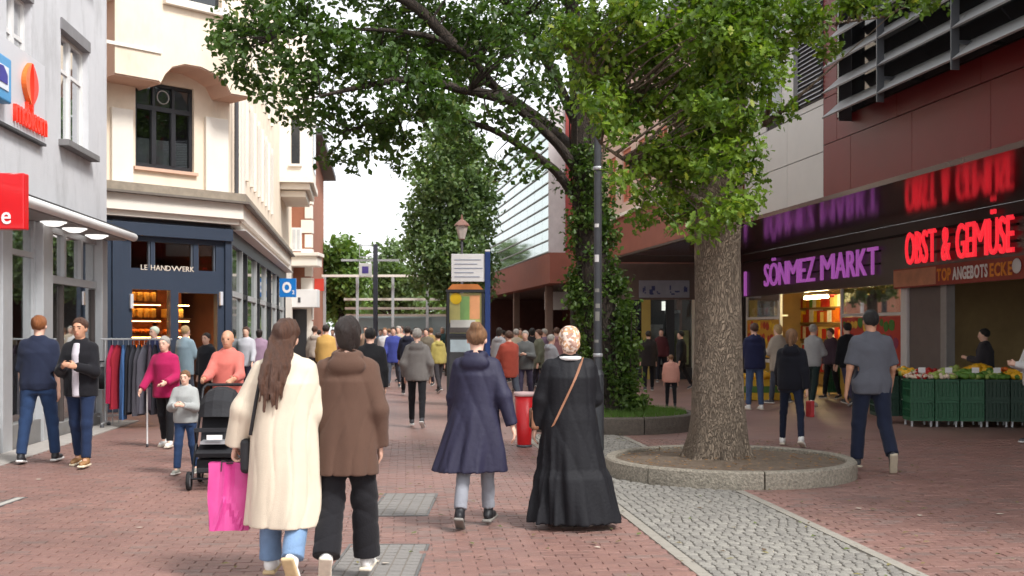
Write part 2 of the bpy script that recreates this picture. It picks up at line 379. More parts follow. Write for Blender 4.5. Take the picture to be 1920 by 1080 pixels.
for s in (-1, 1):
    y = 5.9
    while y < 17.6:
        l = random.uniform(.38, .5); a0 = strip_x(y, s); a1 = strip_x(y+l, s); c_ = (a0+a1)/2
        if all(math.hypot(c_-c[0], y+l/2-c[1]) > r+.2 for c, r in ((PL1, R1), (PL2, R2))):
            w0 = .09
            b = MB(); xa, xb = (a0, a0+w0) if s < 0 else (a0-w0, a0); xc, xd = (a1, a1+w0) if s < 0 else (a1-w0, a1)
            b.add([(xa, y+.004, -.01), (xb, y+.004, -.01), (xd, y+l-.004, -.01), (xc, y+l-.004, -.01), (xa, y+.004, .006), (xb, y+.004, .006), (xd, y+l-.004, .006), (xc, y+l-.004, .006)],
                  [[4, 5, 6, 7], [0, 1, 5, 4], [1, 2, 6, 5], [2, 3, 7, 6], [3, 0, 4, 7]])
            b.build('edging_stone', m_edge, strip)
        y += l
# inlaid covers
m_steel = mat('cover_steel', C(120, 118, 116), .5, .2, 8, metal=.6)
m_setts = mat('cover_sett', C(128, 124, 120), .75, .15, 20, bump=.3)
for k, (a, b) in enumerate(COVERS):
    lab = ['grey paved inlay cover in the street beside the navy coat', 'grey paved inlay cover under the couple at the bottom edge', 'pale metal cover plate at the left edge of the street'][k]
    e = empty('inlay_cover', ((a.x+b.x)/2, (a.y+b.y)/2, 0), 0, lab, 'cover'); w_, d_ = (b.x-a.x)/2, (b.y-a.y)/2
    fr = MB(); t = .02
    for q in ((-w_, w_, -d_, -d_+t), (-w_, w_, d_-t, d_), (-w_, -w_+t, -d_+t, d_-t), (w_-t, w_, -d_+t, d_-t)): fr.box(*q, -.007, .002)
    fr.build('frame', m_steel, e)
    part('tray', mat('cover_tray', C(120, 112, 104), .9), e, (-w_+t, w_-t, -d_+t, d_-t, -.0075, -.004))
    if k == 2:
        part('plate', mat('cover_plate', C(176, 172, 164), .6, .1, 12, bump=.2), e, (-w_+t, w_-t, -d_+t, d_-t, -.004, 0)); continue
    nx, ny = max(2, round(2*w_/.11)), max(2, round(2*d_/.11)); sx, sy = (2*w_-2*t)/nx, (2*d_-2*t)/ny
    me = MB().box(-sx/2+.006, sx/2-.006, -sy/2+.006, sy/2-.006, -.006, .001).build('sett', m_setts, e); d0 = me.data
    first = True
    for i in range(nx):
        for j in range(ny):
            o = me if first else link('sett', d0, None, e); first = False
            o.location = (-w_+t+(i+.5)*sx, -d_+t+(j+.5)*sy, random.uniform(-.0015, .0015))
# stone band along the left shops
bnd = MB()
y = -6
while y < 5.0:
    bnd = MB().box(y+.004, y+.596, -.5, -.02, -.01, .012, bev=.004); o = bnd.build('band_slab', mat('band_stone', C(158, 152, 146), .75, .15, 6, bump=.2), None)
    o.location = (F1.o.x, F1.o.y, 0); o.rotation_euler.z = F1.rz; o.parent = street; y += .6
# ---------------------------------------------------------------- tree rings
m_gran = mat('granite_kerb', C(146, 138, 124), .85, .55, 34, bump=1.0, bscale=42)
m_soil = mat('soil', C(110, 95, 80), 1, .3, 9, bump=.8, bscale=30)
def ring(name, label, c, r, h, wid, nseg, m, off):
    e = empty(name, (c[0], c[1], 0), 0, label, 'planter')
    for k in range(nseg):
        a0 = off+2*math.pi*k/nseg+.006; a1 = off+2*math.pi*(k+1)/nseg-.006
        b = MB(); pr = [(r, -.02), (r+.004, h*.4), (r, h-.02), (r-.02, h), (r-wid+.015, h), (r-wid, h-.015), (r-wid, -.02)]
        b.lathe(pr, seg=12, a0=a0, a1=a1, smooth=False)
        n = len(pr); vs = b.v
        b.f.append([i*13 for i in range(n)]); b.f.append([i*13+12 for i in range(n)][::-1]); b.m += [0, 0]; b.sm += [False, False]
        b.build('kerb_stone', m, e)
    s = MB(); rr = [0, .2, .45, .7, .9, 1]; K = 40; vs = [(0, 0, h+.02)]
    for q in rr[1:]:
        for k in range(K):
            a = 2*math.pi*k/K; R = q*(r-wid+.01); z = h-.05+.075*(1-q)+.012*noise.noise((R*math.cos(a)*3, R*math.sin(a)*3, 1))
            vs.append((R*math.cos(a), R*math.sin(a), z))
    fs = [[0, 1+k, 1+(k+1) % K] for k in range(K)]+[[1+i*K+k, 1+(i+1)*K+k, 1+(i+1)*K+(k+1) % K, 1+i*K+(k+1) % K] for i in range(4) for k in range(K)]
    s.add(vs, fs, 0, True); s.build('soil', m_soil, e)
    return e
ring1 = ring('tree_ring', 'round granite kerb ring round the big trunk in front', PL1, R1, .19, .12, 7, m_gran, math.radians(-90+4))
ring2 = ring('tree_ring', 'round dark kerb ring with grass round the ivy-clad tree', PL2, R2, .27, .14, 8, mat('granite_dark', C(88, 80, 72), .85, .3, 20, bump=.7), .3)
# leaf litter on the front ring's soil
lit = MB()
for k in range(260):
    a = random.random()*6.28; R = (R1-.17)*math.sqrt(random.random()); s_ = random.uniform(.015, .04); x = R*math.cos(a); y = R*math.sin(a); q = R/(R1-.11)
    z = .15+.075*(1-q)+.02; t = random.random()*6.28
    lit.add([(x+s_*math.cos(t), y+s_*math.sin(t), z), (x-s_*.5*math.sin(t), y+s_*.5*math.cos(t), z+.008), (x-s_*math.cos(t), y-s_*math.sin(t), z+.002), (x+s_*.5*math.sin(t), y-s_*.5*math.cos(t), z+.006)], [[0, 1, 2, 3]])
o = lit.build('leaf_litter', mat('dry_leaf', C(150, 112, 70), .9, .4, 20), ring1); o['kind'] = 'stuff'
# grass in the second ring
gv = []; gt = []; gc = []
for k in range(7000):
    a = random.random()*6.28; R = (R2-.17)*math.sqrt(random.random()); x = PL2[0]+R*math.cos(a); y = PL2[1]+R*math.sin(a); z = .24+.06*(1-R/R2)
    h_ = random.uniform(.04, .11); t = random.random()*6.28; l = random.uniform(0, .05); b = len(gv)
    gv += [(x-.006*math.cos(t), y-.006*math.sin(t), z), (x+.006*math.cos(t), y+.006*math.sin(t), z), (x+l*math.sin(t), y+l*math.cos(t), z+h_)]; gt.append((b, b+1, b+2))
    g = random.uniform(.8, 1.2); gc += [(.09*g, .17*g, .03*g, 1)]*3
m_grass = mat('grass', None, .7, .2, 3, attr='tint', trans=.3)
o = link('grass', np_mesh('grass', gv, None, gt, smooth=False, tint=gc), m_grass); tag(o, 'short green grass in the dark kerb ring behind', 'grass', None, 'stuff')
# litter flecks on the paving
for k, (px, py) in enumerate([(262, 991), (72, 900), (1120, 1028), (1610, 955), (1725, 968), (705, 1055), (722, 1058), (1875, 965)]):
    g = G(px, py); b = MB(); t = k*1.3; s_ = .035
    b.add([(s_*math.cos(t+i*1.05)*random.uniform(.6, 1.1), s_*math.sin(t+i*1.05)*random.uniform(.6, 1.1), .006+.006*random.random()) for i in range(6)]+[(0, 0, .012)], [[i, (i+1) % 6, 6] for i in range(6)])
    o = b.build('paper_scrap', mat('paper_scrap', C(190, 176, 160), .9), None, (g.x, g.y, .002))
    tag(o, 'small pale scrap of litter '+['left of the pink bag', 'near the left shop pillar', 'on the paving below the black dress', 'right of the cobbled strip, nearest it', 'on the right paving, beside another scrap', 'on the lower inlay cover, left one', 'on the lower inlay cover, right one', 'near the right edge of the paving'][k], 'litter', 'litter scraps on the street')
# ================================================================ LEFT GREY BUILDING
m_stucco = mat('grey_stucco', C(204, 204, 207), .9, .06, 2, bump=.25, bscale=60, dirt=.34)
m_white = mat('white_paint', C(226, 224, 222), .55, .04, 3, dirt=.06)
m_alu = mat('aluminium', C(186, 188, 190), .4, .06, 6, metal=.35)
m_darkroom = mat('dark_room', C(52, 46, 44), .9, .3, 1.5)
m_pane = mat('window_pane', C(38, 42, 46), .06, .05, 2, spec=.8)
m_curtain = mat('curtain', C(226, 228, 228), .9, .08, 3, stretch=(12, 12, .5))
m_shopglass = glass_mat('shop_glass', (.80, .84, .84), .30)
m_slate = mat('slate_metal', C(74, 74, 78), .6, .15, 5)
g1 = F1.root('grey_building', 'pale grey stuccoed building with shopfront at the left edge', 'building')
UE = F1.u(200); U0 = -14.0
w1 = (F1.u(114), F1.u(166), 4.68, 6.46); w2 = (F1.u(12), F1.u(59), 4.68, 6.46)
wn = [w1, w2]+[(u, u+1.4, 4.68, 6.46) for u in (-4.5, -7.5)]
up2 = [(a, b, 7.7, 9.5) for a, b, _, _ in wn]
wl = MB(); holes(wl, U0, UE, 3.46, 11, wn+up2, 0, .35); wl.box(UE-.35, UE, .35, 9, 0, 11); wl.build('wall', m_stucco, g1)
part('roof', m_slate, g1, (U0, UE+.25, -.4, 9, 11, 11.3))
for (a, b, c_, d_) in wn+up2:
    f = MB(); t = .07
    f.box(a, b, .10, .18, c_, c_+t).box(a, b, .10, .18, d_-t, d_).box(a, a+t, .10, .18, c_+t, d_-t).box(b-t, b, .10, .18, c_+t, d_-t).box((a+b)/2-.05, (a+b)/2+.05, .09, .17, c_+t, d_-t).box(a+t, (a+b)/2-.05, .11, .17, d_-.62, d_-.56).box((a+b)/2+.05, b-t, .11, .17, d_-.62, d_-.56)
    wf = f.build('window', m_white, g1)
    part('pane', glass_mat('clear_pane', (.85, .88, .9), .42), wf, (a+t, b-t, .135, .14, c_+t, d_-t))
    cb = MB()
    for x0, x1 in ((a+.05, a+(b-a)*.42), (a+(b-a)*.62, b-.05)):
        n = 24; vs = []
        for i in range(n+1):
            x = x0+(x1-x0)*i/n; y = .30+.03*math.sin(i*1.5)
            vs += [(x, y, c_), (x, y, d_)]
        cb.add(vs, [[2*i, 2*i+2, 2*i+3, 2*i+1] for i in range(n)], 0, True)
    cb.build('curtain', m_curtain, wf)
    part('backing', m_darkroom, wf, (a, b, .345, .40, c_, d_))
    if c_ > 5 or a != w2[0]: part('sill', mat('sill_stone', C(122, 120, 120), .8, .15, 8), g1, (a-.12, b+.12, -.16, .10, c_-.10, c_+.005), bev=.01)
    part('shutter_box', mat('lintel_grey', C(128, 126, 128), .7), g1, (a-.03, b+.03, -.03, .10, d_-.02, d_+.16))
# gutter canopy
can = MB(); can.tube([(U0, -.45, 3.38), (UE+.12, -.45, 3.38)], .075, 14).box(U0, UE+.10, -.40, .35, 3.40, 3.455)
can.build('canopy', m_white, g1)
part('flashing', mat('flash_dark', C(58, 58, 60), .5), g1, (U0, UE+.10, -.47, -.001, 3.457, 3.475))
part('soffit', mat('soffit_grey', C(150, 150, 150), .8), g1, (U0, UE-.02, -.36, .50, 3.31, 3.38))
for u in (-3.0, F1.u(95, -.1), F1.u(137, -.1)-.05, F1.u(180, -.1)-.1):
    b = MB(); b.lathe([(.001, -.07), (.09, -.06), (.15, -.03), (.17, 0)], (u, -.14, 3.305), 18); b.lathe([(.17, .001), (.19, .003), (.19, -.012), (.17, -.012)], (u, -.14, 3.305), 18)
    b.build('ceiling_lamp', mat('lamp_dome', C(235, 235, 232), .4, emit=(1, .98, .94, 1), estr=.6), g1)
# shopfront
SH = .12
pil = [(F1.u(3), F1.u(21)), (F1.u(79), F1.u(97)), (F1.u(190), UE-.01)]
for a, b in pil: part('pillar', m_alu, g1, (a, b, -.02, .30, 0, 3.30), bev=.008)
part('pillar', m_alu, g1, (-3.0, -2.7, -.02, .30, 0, 3.30), bev=.008)
part('plinth', mat('plinth_stone', C(120, 118, 116), .8), g1, (-3, pil[1][0], .02, .26, 0, .34), (pil[1][1], pil[2][0], .02, .26, 0, .20))
bays = [(-2.7, pil[0][0]), (pil[0][1], pil[1][0]), (pil[1][1], pil[2][0])]
for k, (a, b) in enumerate(bays):
    fr = MB(); t = .06
    ztr = 2.42
    if k == 2:
        fr.box(a, b, .08, .20, ztr, ztr+.12).box(a, b, .08, .20, 3.2, 3.30)
        for q in (1/3, 2/3): fr.box(a+(b-a)*q-.05, a+(b-a)*q+.05, .07, .20, ztr+.12, 3.2)
        fr.box(a, a+t, .09, .18, .2, ztr).box(b-t, b, .09, .18, .2, ztr)
    else:
        fr.box(a, a+.10, .09, .18, .34, 3.3).box(b-.10, b, .09, .18, .34, 3.3).box(a+.1, b-.1, .09, .18, 2.75, 2.83)
    wf = fr.build('shop_window', m_alu, g1)
    if k == 2:
        for q in range(3): part('pane', m_shopglass, wf, (a+(b-a)*q/3+.05, a+(b-a)*(q+1)/3-.05, .13, .138, ztr+.12, 3.2))
        part('pane', m_shopglass, wf, (a+t, b-t, .13, .138, .2, ztr))
        part('door_edge', mat('door_bronze', C(70, 62, 60), .5), wf, (a+.06, a+.12, .08, .16, .2, ztr-.02), (b-.16, b-.10, .08, .16, .2, ztr-.02), (a+(b-a)*.3, a+(b-a)*.3+.05, .08, .16, .2, ztr-.02))
    else: part('pane', m_shopglass, wf, (a+.1, b-.1, .13, .138, .34, 3.2))
shop = MB(); shop.box(-6, UE-.35, 3.2, 3.3, 0, 3.3).box(-6, UE-.35, .3, 3.2, -.004, .01).box(-6, UE-.35, .51, 3.2, 3.25, 3.3)
shop.build('shop_interior', mat('shop_room', C(120, 112, 104), .9, .3, .8), g1)
part('interior_partition', mat('partition', C(196, 190, 182), .8), g1, (pil[2][0]-1.6, pil[2][0]-.5, 1.6, 1.7, .01, 2.6))
part('interior_curtain', mat('interior_red', C(120, 62, 50), .8, .3, 6), g1, (pil[0][1]+.05, pil[1][0]-.05, .7, .76, 2.15, 3.1))
part('interior_screen', mat('interior_black', C(30, 32, 36), .4), g1, (pil[1][1]+.5, pil[2][0]-1.3, .8, .86, 1.3, 2.35))
# gold display in the window
gd = F1.w(F1.u(58), .62, 1.0); e = empty('display_stand', gd, F1.rz, 'gold leafy display wreath on a stand in the grey shop window', 'decoration')
b = MB(); b.tube([(0, 0, 0), (0, 0, .75)], .02, 8).tube([(0, 0, 0), (0, 0, -.98)], .02, 8); b.lathe([(.16, -.98), (.16, -.96), (.02, -.95)], seg=16); b.build('pole', m_slate, e)
b = MB()
for k in range(90):
    a = random.random()*6.28; r = .26+random.gauss(0, .05); x, z = r*math.cos(a), .85+r*math.sin(a)*1.2; t = random.random()*6.28; s_ = .09
    b.add([(x, 0, z), (x+s_*.35*math.cos(t), -.04, z+s_*.35*math.sin(t)), (x+s_*math.cos(t+.5), -.02+random.gauss(0, .05), z+s_*math.sin(t+.5)), (x+s_*.35*math.cos(t+1), .02, z+s_*.35*math.sin(t+1))], [[0, 1, 2, 3]])
b.build('wreath', mat('gold_leaf', C(205, 170, 80), .4, .3, 9), e)
# fascia sign with letters and flame emblem
sg = F1.root('wall_sign', 'light sign panel with red lettering and flame emblem on grey wall', 'sign')
u1 = F1.u(84, -.06); 
part('panel', mat('sign_panel', C(206, 206, 210), .5, .03), sg, (-3.0, u1, -.06, -.004, 4.46, 5.62))
part('trim', mat('flash_dark', C(58, 58, 60), .5), sg, (-3.0, u1, -.085, -.004, 4.42, 4.457))
m_redsign = mat('red_letters', C(214, 40, 24), .4, .05, emit=(1, .05, .02, 1), estr=.25)
letters('mobilcom', F1.u(24, -.06), F1.u(83, -.06), F1.z(55, 243, -.06), F1.z(55, 196, -.06), -.06, m_redsign, sg, extrude=.05, bold=0)
uc, zc = F1.uz(52, 158, -.06); s_ = .30
def crescent(w0, w1, side):
    P_ = []
    for k in range(13):
        t = -1+2*k/12; P_.append((side*w0*(1-t*t)+.02*side, t*s_))
    for k in range(13):
        t = 1-2*k/12; P_.append((side*w1*(1-t*t)+.02*side, t*s_))
    return [(uc+x, zc+z) for x, z in P_]
b = MB().prism(crescent(.26, .10, -1), -.13, -.062); b.build('emblem_flame', mat('orange_sign', C(232, 110, 40), .4), sg)
b = MB().prism(crescent(.24, .05, 1), -.13, -.062); b.build('emblem_flame', m_redsign, sg)
# blue framed box
bx_ = F1.root('light_box', 'blue framed white light box sign at the left edge', 'sign')
ua, ub = F1.u(-60, -.2), F1.u(22, -.2); za, zb = F1.z(15, 192, -.2), F1.z(15, 108, -.2)
part('frame', mat('sky_blue_sign', C(64, 150, 205), .4), bx_, (ua, ub, -.20, -.062, za, zb), bev=.02)
part('face', mat('white_sign_face', C(224, 230, 240), .4), bx_, (ua+.14, ub-.14, -.212, -.198, za+.14, zb-.14))
b = MB(); b.prism([(ua+.2, za+.22), (ub-.2, za+.22), (ub-.2, za+.34), (ub-.35, za+.44), (ua+.2, za+.36)], -.22, -.2115); b.build('emblem', mat('indigo_sign', C(52, 48, 150), .5), bx_)
# red blade sign with white e
Yb = 13.0; xa = P(-60, 0, Yb).x; xb_ = P(45, 0, Yb).x; z0, z1 = P(0, 430, Yb).z, P(0, 324, Yb).z
rb = empty('blade_sign', (xb_, Yb, 0), 0, 'red projecting blade sign with a white letter e', 'sign')
part('panel', mat('sign_red', C(214, 16, 26), .35, .03, coat=.3), rb, (xa-xb_, 0, 0, .14, z0, z1), bev=.015)
part('bracket', m_slate, rb, (xa-xb_-.3, xa-xb_, .05, .09, z0+.1, z0+.14), (xa-xb_-.3, xa-xb_, .05, .09, z1-.14, z1-.1))
letters('e', -.262, -.150, z0+.06, z0+.20, 0, mat('white_letters', C(240, 236, 234), .5), rb, extrude=.008, bold=.01)
# ================================================================ CREAM CORNER BUILDING
CC = P(430, 622, 25); m_cream = mat('cream_plaster', C(238, 221, 199), .9, .06, 1.2, bump=.15, bscale=50, dirt=.24)
m_palew = mat('pale_plaster', C(236, 228, 216), .9, .04, 2, bump=.1, dirt=.06); m_pinkw = mat('pink_plaster', C(214, 176, 154), .9, .05, 2, bump=.15)
m_navy = mat('navy_shopfront', C(52, 62, 78), .45, .08, 4); m_black = mat('black_frame', C(38, 38, 42), .45, .08, 4)
uch = Vector((.95, 1)).normalized(); LCH = 0
tmp = Fac((CC.x, CC.y), uch); LCH = -tmp.u(176)
FC = Fac((CC.x-uch.x*LCH, CC.y-uch.y*LCH), uch)
FS = Fac((CC.x, CC.y), ((674-960)/F, 1))
cr = FC.root('corner_building', 'cream plastered corner building with arched hood over navy bakery front', 'building')
q = lambda px, py, n=0: FC.uz(px, py, n)
ZB = q(300, 418)[1]; ZC0 = q(300, 412)[1]; ZC1 = q(300, 372)[1]; ZL = q(300, 352)[1]
# shopfront panels of the bakery
tr = [(243, 281), (288, 361), (370, 403)]
hs_ = [(q(a, 500)[0], q(b, 500)[0], q(310, 505)[1], q(310, 455)[1]) for a, b in tr]
win = (q(246, 600)[0], q(318, 600)[0], .55, q(280, 543)[1]); dor = (q(333, 600)[0], q(406, 600)[0], 0, q(370, 550)[1])
sf = MB(); holes(sf, 0, LCH, 0, ZB, hs_+[win, dor], -.04, .12); sf.build('shopfront', m_navy, cr)
part('corner_post', m_navy, cr, (LCH-.16, LCH-.002, -.10, -.04, 0, ZB), bev=.006); part('corner_post', m_navy, cr, (q(207, 500)[0], q(225, 500)[0], -.10, -.04, 0, ZB), bev=.006)
part('fascia_board', m_navy, cr, (0, LCH, -.16, -.041, q(300, 452)[1]+.08, ZB-.04), bev=.006)
m_dimglass = glass_mat('bakery_glass', (.72, .66, .62), .22)
for a, b, c_, d_ in hs_:
    part('transom_pane', m_dimglass, cr, (a, b, .04, .05, c_, d_)); part('transom_frame', mat('frame_grey', C(92, 98, 108), .5), cr, (a, a+.03, 0, .07, c_, d_), (b-.03, b, 0, .07, c_, d_))
part('window_pane', m_dimglass, cr, (win[0], win[1], .04, .05, win[2], win[3]))
# row of small illegible letters below the transom
letters('LE HANDWERK', q(262, 503)[0], q(362, 503)[0], q(310, 508)[1], q(310, 508)[1]+.11, -.04, mat('ivory_letters', C(220, 206, 190), .5), cr, 'small_letter', extrude=.012, bold=0)
# lights either side of the openings
for px, py in ((243, 565), (411, 560)):
    u_, z_ = q(px, py); part('wall_lamp', mat('wall_lamp', C(200, 200, 205), .4), cr, (u_-.035, u_+.035, -.11, -.0405, z_-.15, z_+.15), bev=.01)
# bakery room: warm lit shelves
part('room', mat('bakery_room', C(92, 58, 42), .9, .2, 2), cr, (.05, LCH-.1, 2.6, 2.7, 0, ZB), (.05, .12, .13, 2.6, 0, ZB), (LCH-.2, LCH-.13, .13, 2.6, 0, ZB), (.13, LCH-.21, .13, 2.6, ZB-.1, ZB-.01), (.13, LCH-.21, .13, 2.6, 0, .02))
m_warm = mat('bakery_lamp', C(255, 190, 90), .5, emit=(1, .55, .18, 1), estr=22)
m_bread = mat('bread_crust', C(206, 122, 44), .6, .35, 14, bump=.3)
for k, (x0, x1) in enumerate(((win[0]-.05, win[1]+.12), (dor[0]+.02, dor[0]+.62))):
    part('shelf_back', mat('shelf_back', C(120, 66, 28), .8), cr, (x0, x1, .92, .96, .6, 2.75))
    for j, zs in enumerate((.9, 1.25, 1.6, 1.95, 2.3)):
        if k == 1 and zs > 2: continue
        part('shelf', mat('shelf_wood', C(110, 66, 34), .6), cr, (x0, x1, .5, .91, zs-.03, zs))
        part('shelf_lamp', m_warm, cr, (x0+.04, x1-.04, .52, .56, zs+.27, zs+.285))
        x = x0+.08
        while x < x1-.08:
            if zs > 1.9: 
                bb = MB().box(x-.05, x+.06, .58, .80, zs+.001, zs+.2, bev=.015); bb.build('bread_box', mat('gold_box', C(214, 178, 92), .5, .2, 9), cr); x += .16
            else:
                bb = MB().ball((x, .68, zs+.055), (.065, .15, .06), 10, 6); bb.build('bread_loaf', m_bread, cr); x += .135
# base cornice, ledge
sgn = Vector((FS.ud.x, FS.ud.y))
def corner_prism(name, m, n_out, z0, z1, n_in=.3, parent=cr, side_len=17.6):
    """a moulding that runs along the chamfer and on along the side facade"""
    def at(f, u, n): w_ = f.w(u, n); d = Vector((w_.x, w_.y))-FC.o; return (d.dot(FC.ud), d.dot(FC.vd))
    # outer corner: intersection of both offset lines
    a = FC.w(0, -n_out); bq = FS.w(0, -n_out); M_ = Matrix(((FC.ud.x, -FS.ud.x), (FC.ud.y, -FS.ud.y))); r_ = M_.inverted() @ Vector((bq.x-a.x, bq.y-a.y))
    cn = FC.w(r_[0], -n_out); d = Vector((cn.x, cn.y))-FC.o; oc = (d.dot(FC.ud), d.dot(FC.vd))
    a = FC.w(0, n_in); bq = FS.w(0, n_in); r_ = M_.inverted() @ Vector((bq.x-a.x, bq.y-a.y)); cn = FC.w(r_[0], n_in); d = Vector((cn.x, cn.y))-FC.o; ic = (d.dot(FC.ud), d.dot(FC.vd))
    poly = [(0, -n_out), oc, at(FS, side_len, -n_out), at(FS, side_len, n_in), ic, (0, n_in)]
    return MB().prism(poly, z0, z1, 'z').build(name, m, parent)
corner_prism('shadow_gap', m_black, .03, ZB+.001, ZC0)
corner_prism('cornice_band', m_palew, .22, ZC0+.001, ZC0+.12); corner_prism('cornice_band', m_palew, .32, ZC0+.121, ZC1)
corner_prism('ledge', mat('ledge_lead', C(112, 104, 96), .6, .2, 5), .46, ZC1+.001, ZC1+.05); corner_prism('ledge', mat('ledge_stone', C(150, 138, 122), .8, .25, 5, dirt=.3), .38, ZC1+.051, ZL)
# upper wall, chamfer
WT = 13.5
uw = (q(254, 240)[0], q(364, 240)[0], q(310, 318)[1], q(310, 158)[1])
uw2 = (q(318, 5, -.7)[0], q(412, 5, -.7)[0], q(360, 8, -.7)[1], q(360, 8, -.7)[1]+1.9)
wl = MB(); holes(wl, 0, LCH, ZL, 8.2, [uw], 0, .3); wl.build('wall', m_cream, cr)
# pilasters
for a, b_ in ((206, 246), (382, 424)):
    u0_, u1_ = q(a, 280)[0], q(b_, 280)[0]
    part('pilaster', m_palew, cr, (u0_, u1_, -.10, -.002, ZL, q(230, 205)[1] if a < 300 else q(400, 222)[1]), bev=.012)
# dark casement window with three lights
f = MB(); a, b_, c_, d_ = uw; t = .07
zt = q(310, 205)[1]
f.box(a, b_, .08, .18, c_, c_+.10).box(a, b_, .08, .18, d_-t, d_).box(a, a+t, .08, .18, c_+.1, d_-t).box(b_-t, b_, .08, .18, c_+.1, d_-t).box(a+t, b_-t, .07, .17, zt-.05, zt+.05)
for k in (1/3, 2/3): f.box(a+(b_-a)*k-.05, a+(b_-a)*k+.05, .065, .165, c_+.1, zt-.05).box(a+(b_-a)*k-.03, a+(b_-a)*k+.03, .07, .165, zt+.05, d_-t)
wf = f.build('window', m_black, cr)
for k in range(3):
    x0, x1 = a+(b_-a)*k/3+.05, a+(b_-a)*(k+1)/3-.05
    part('pane', glass_mat('grey_pane', (.55, .57, .58), .35), wf, (x0, x1, .12, .125, c_+.1, zt-.05)); part('pane', glass_mat('grey_pane'), wf, (x0, x1, .12, .125, zt+.05, d_-t))
    part('blind', mat('window_blind', C(196, 196, 194), .9), wf, (x0, x1, .17, .175, c_+.1, c_+.1+(zt-c_)*.42)); part('blind', mat('window_blind'  , C(196, 196, 194)), wf, (x0, x1, .17, .175, zt+.05, d_-t))
MB().lathe([(.13, -.01), (.15, 0), (.13, .01)], (0, 0, 0), 24).xf(Matrix.Translation(((a+b_)/2, .10, (zt+d_)/2)) @ Matrix.Rotation(math.pi/2, 4, 'X')).build('round_light', m_white, wf)
part('backing', m_darkroom, wf, (a, b_, .26, .30, c_, d_)); part('sill', m_pinkw, cr, (a-.06, b_+.06, -.08, .08, c_-.07, c_-.002))
# jettied storey with the arched hood
JN = .75
pts = [(214, 188), (296, 172), (300, 158), (308, 142), (322, 128), (345, 123), (375, 128), (400, 140), (420, 154), (432, 172), (470, 178)]
zbk = q(420, 176, -JN)[1]
pl = [(q(px, py, -JN)[0], q(px, py, -JN)[1]) for px, py in pts]
pl = [(u_, (zbk if i in (0, 1, 9, 10) else z_)) for i, (u_, z_) in enumerate(pl)]
UJ0, UJ1 = pl[0][0], pl[-1][0]
# arch split into strips so that every face stays convex
jb = MB()
def strip_cols(poly, ztop, y0, y1):
    for (ua_, za_), (ub_, zb_) in zip(poly, poly[1:]):
        if ub_-ua_ < 1e-3: continue
        jb.prism([(ua_, za_), (ub_, zb_), (ub_, ztop), (ua_, ztop)], y0, y1)
ZJ = 8.25
strip_cols(pl, ZJ, -JN, .29)
jb.build('hood', m_pinkw, cr)
fc = MB(); 
for (ua_, za_), (ub_, zb_) in zip(pl, pl[1:]):
    if ub_-ua_ > 1e-3: fc.prism([(ua_, za_+.03), (ub_, zb_+.03), (ub_, ZJ), (ua_, ZJ)], -JN-.035, -JN-.003)
fc.build('hood_face', m_cream, cr)
wl = MB(); holes(wl, UJ0-.3, UJ1, ZJ+.001, WT, [uw2, (uw2[0], uw2[1], uw2[3]+1.2, uw2[3]+2.6)], -JN-.03, .29); wl.build('wall', m_cream, cr)
b = MB(); b.box(uw2[0], uw2[1], -JN+.10, -JN+.16, uw2[2], uw2[3]); part('upper_window', m_pane, cr, (uw2[0], uw2[1], -JN+.10, -JN+.16, uw2[2], uw2[3])); part('upper_window', m_pane, cr, (uw2[0], uw2[1], -JN+.10, -JN+.16, uw2[3]+1.2, uw2[3]+2.6))
part('upper_sill', m_palew, cr, (uw2[0]-.2, uw2[1]+.2, -JN-.16, -JN-.031, uw2[2]-.16, uw2[2]-.002), bev=.01)
b = MB(); z_ = q(280, 98, -JN)[1]; b.box(UJ0-.2, UJ0+1.0, -JN-.07, -JN-.036, z_, z_+.07); b.build('string_course', m_palew, cr)
# side facade along the street
cs = FS.root('corner_building_wing', 'cream street wing of corner building with slim windows and white bay', 'building')
SL = FS.u(534)
s_w = [(FS.u(px)-.15, FS.u(px)+.85, z0, z1) for px in (463, 478, 492, 504) for z0, z1 in ((5.6, 7.5), (8.5, 10.3))]
wl = MB(); holes(wl, .02, SL+5, ZL, WT, s_w, 0, .3); wl.build('wall', m_cream, cs)
for a, b_, c_, d_ in s_w:
    wf = part('window', m_black, cs, (a, b_, .10, .17, c_, c_+.07), (a, b_, .10, .17, d_-.07, d_), (a, a+.07, .10, .17, c_, d_), (b_-.07, b_, .10, .17, c_, d_), ((a+b_)/2-.03, (a+b_)/2+.03, .10, .17, c_, d_)); part('pane', m_pane, wf, (a, b_, .18, .2, c_, d_))
    part('window_surround', m_palew, cs, (a-.22, a-.002, -.07, -.002, c_-.1, d_+.15), (b_+.002, b_+.22, -.07, -.002, c_-.1, d_+.15))
for u_ in (1.2, 2.0): part('pilaster', m_palew, cs, (u_, u_+.35, -.12, -.002, ZL, WT))
# drain pipe
MB().tube([(.35, -.12, ZL), (.35, -.12, 9.5)], .05, 8).build('drain_pipe', m_slate, cs)
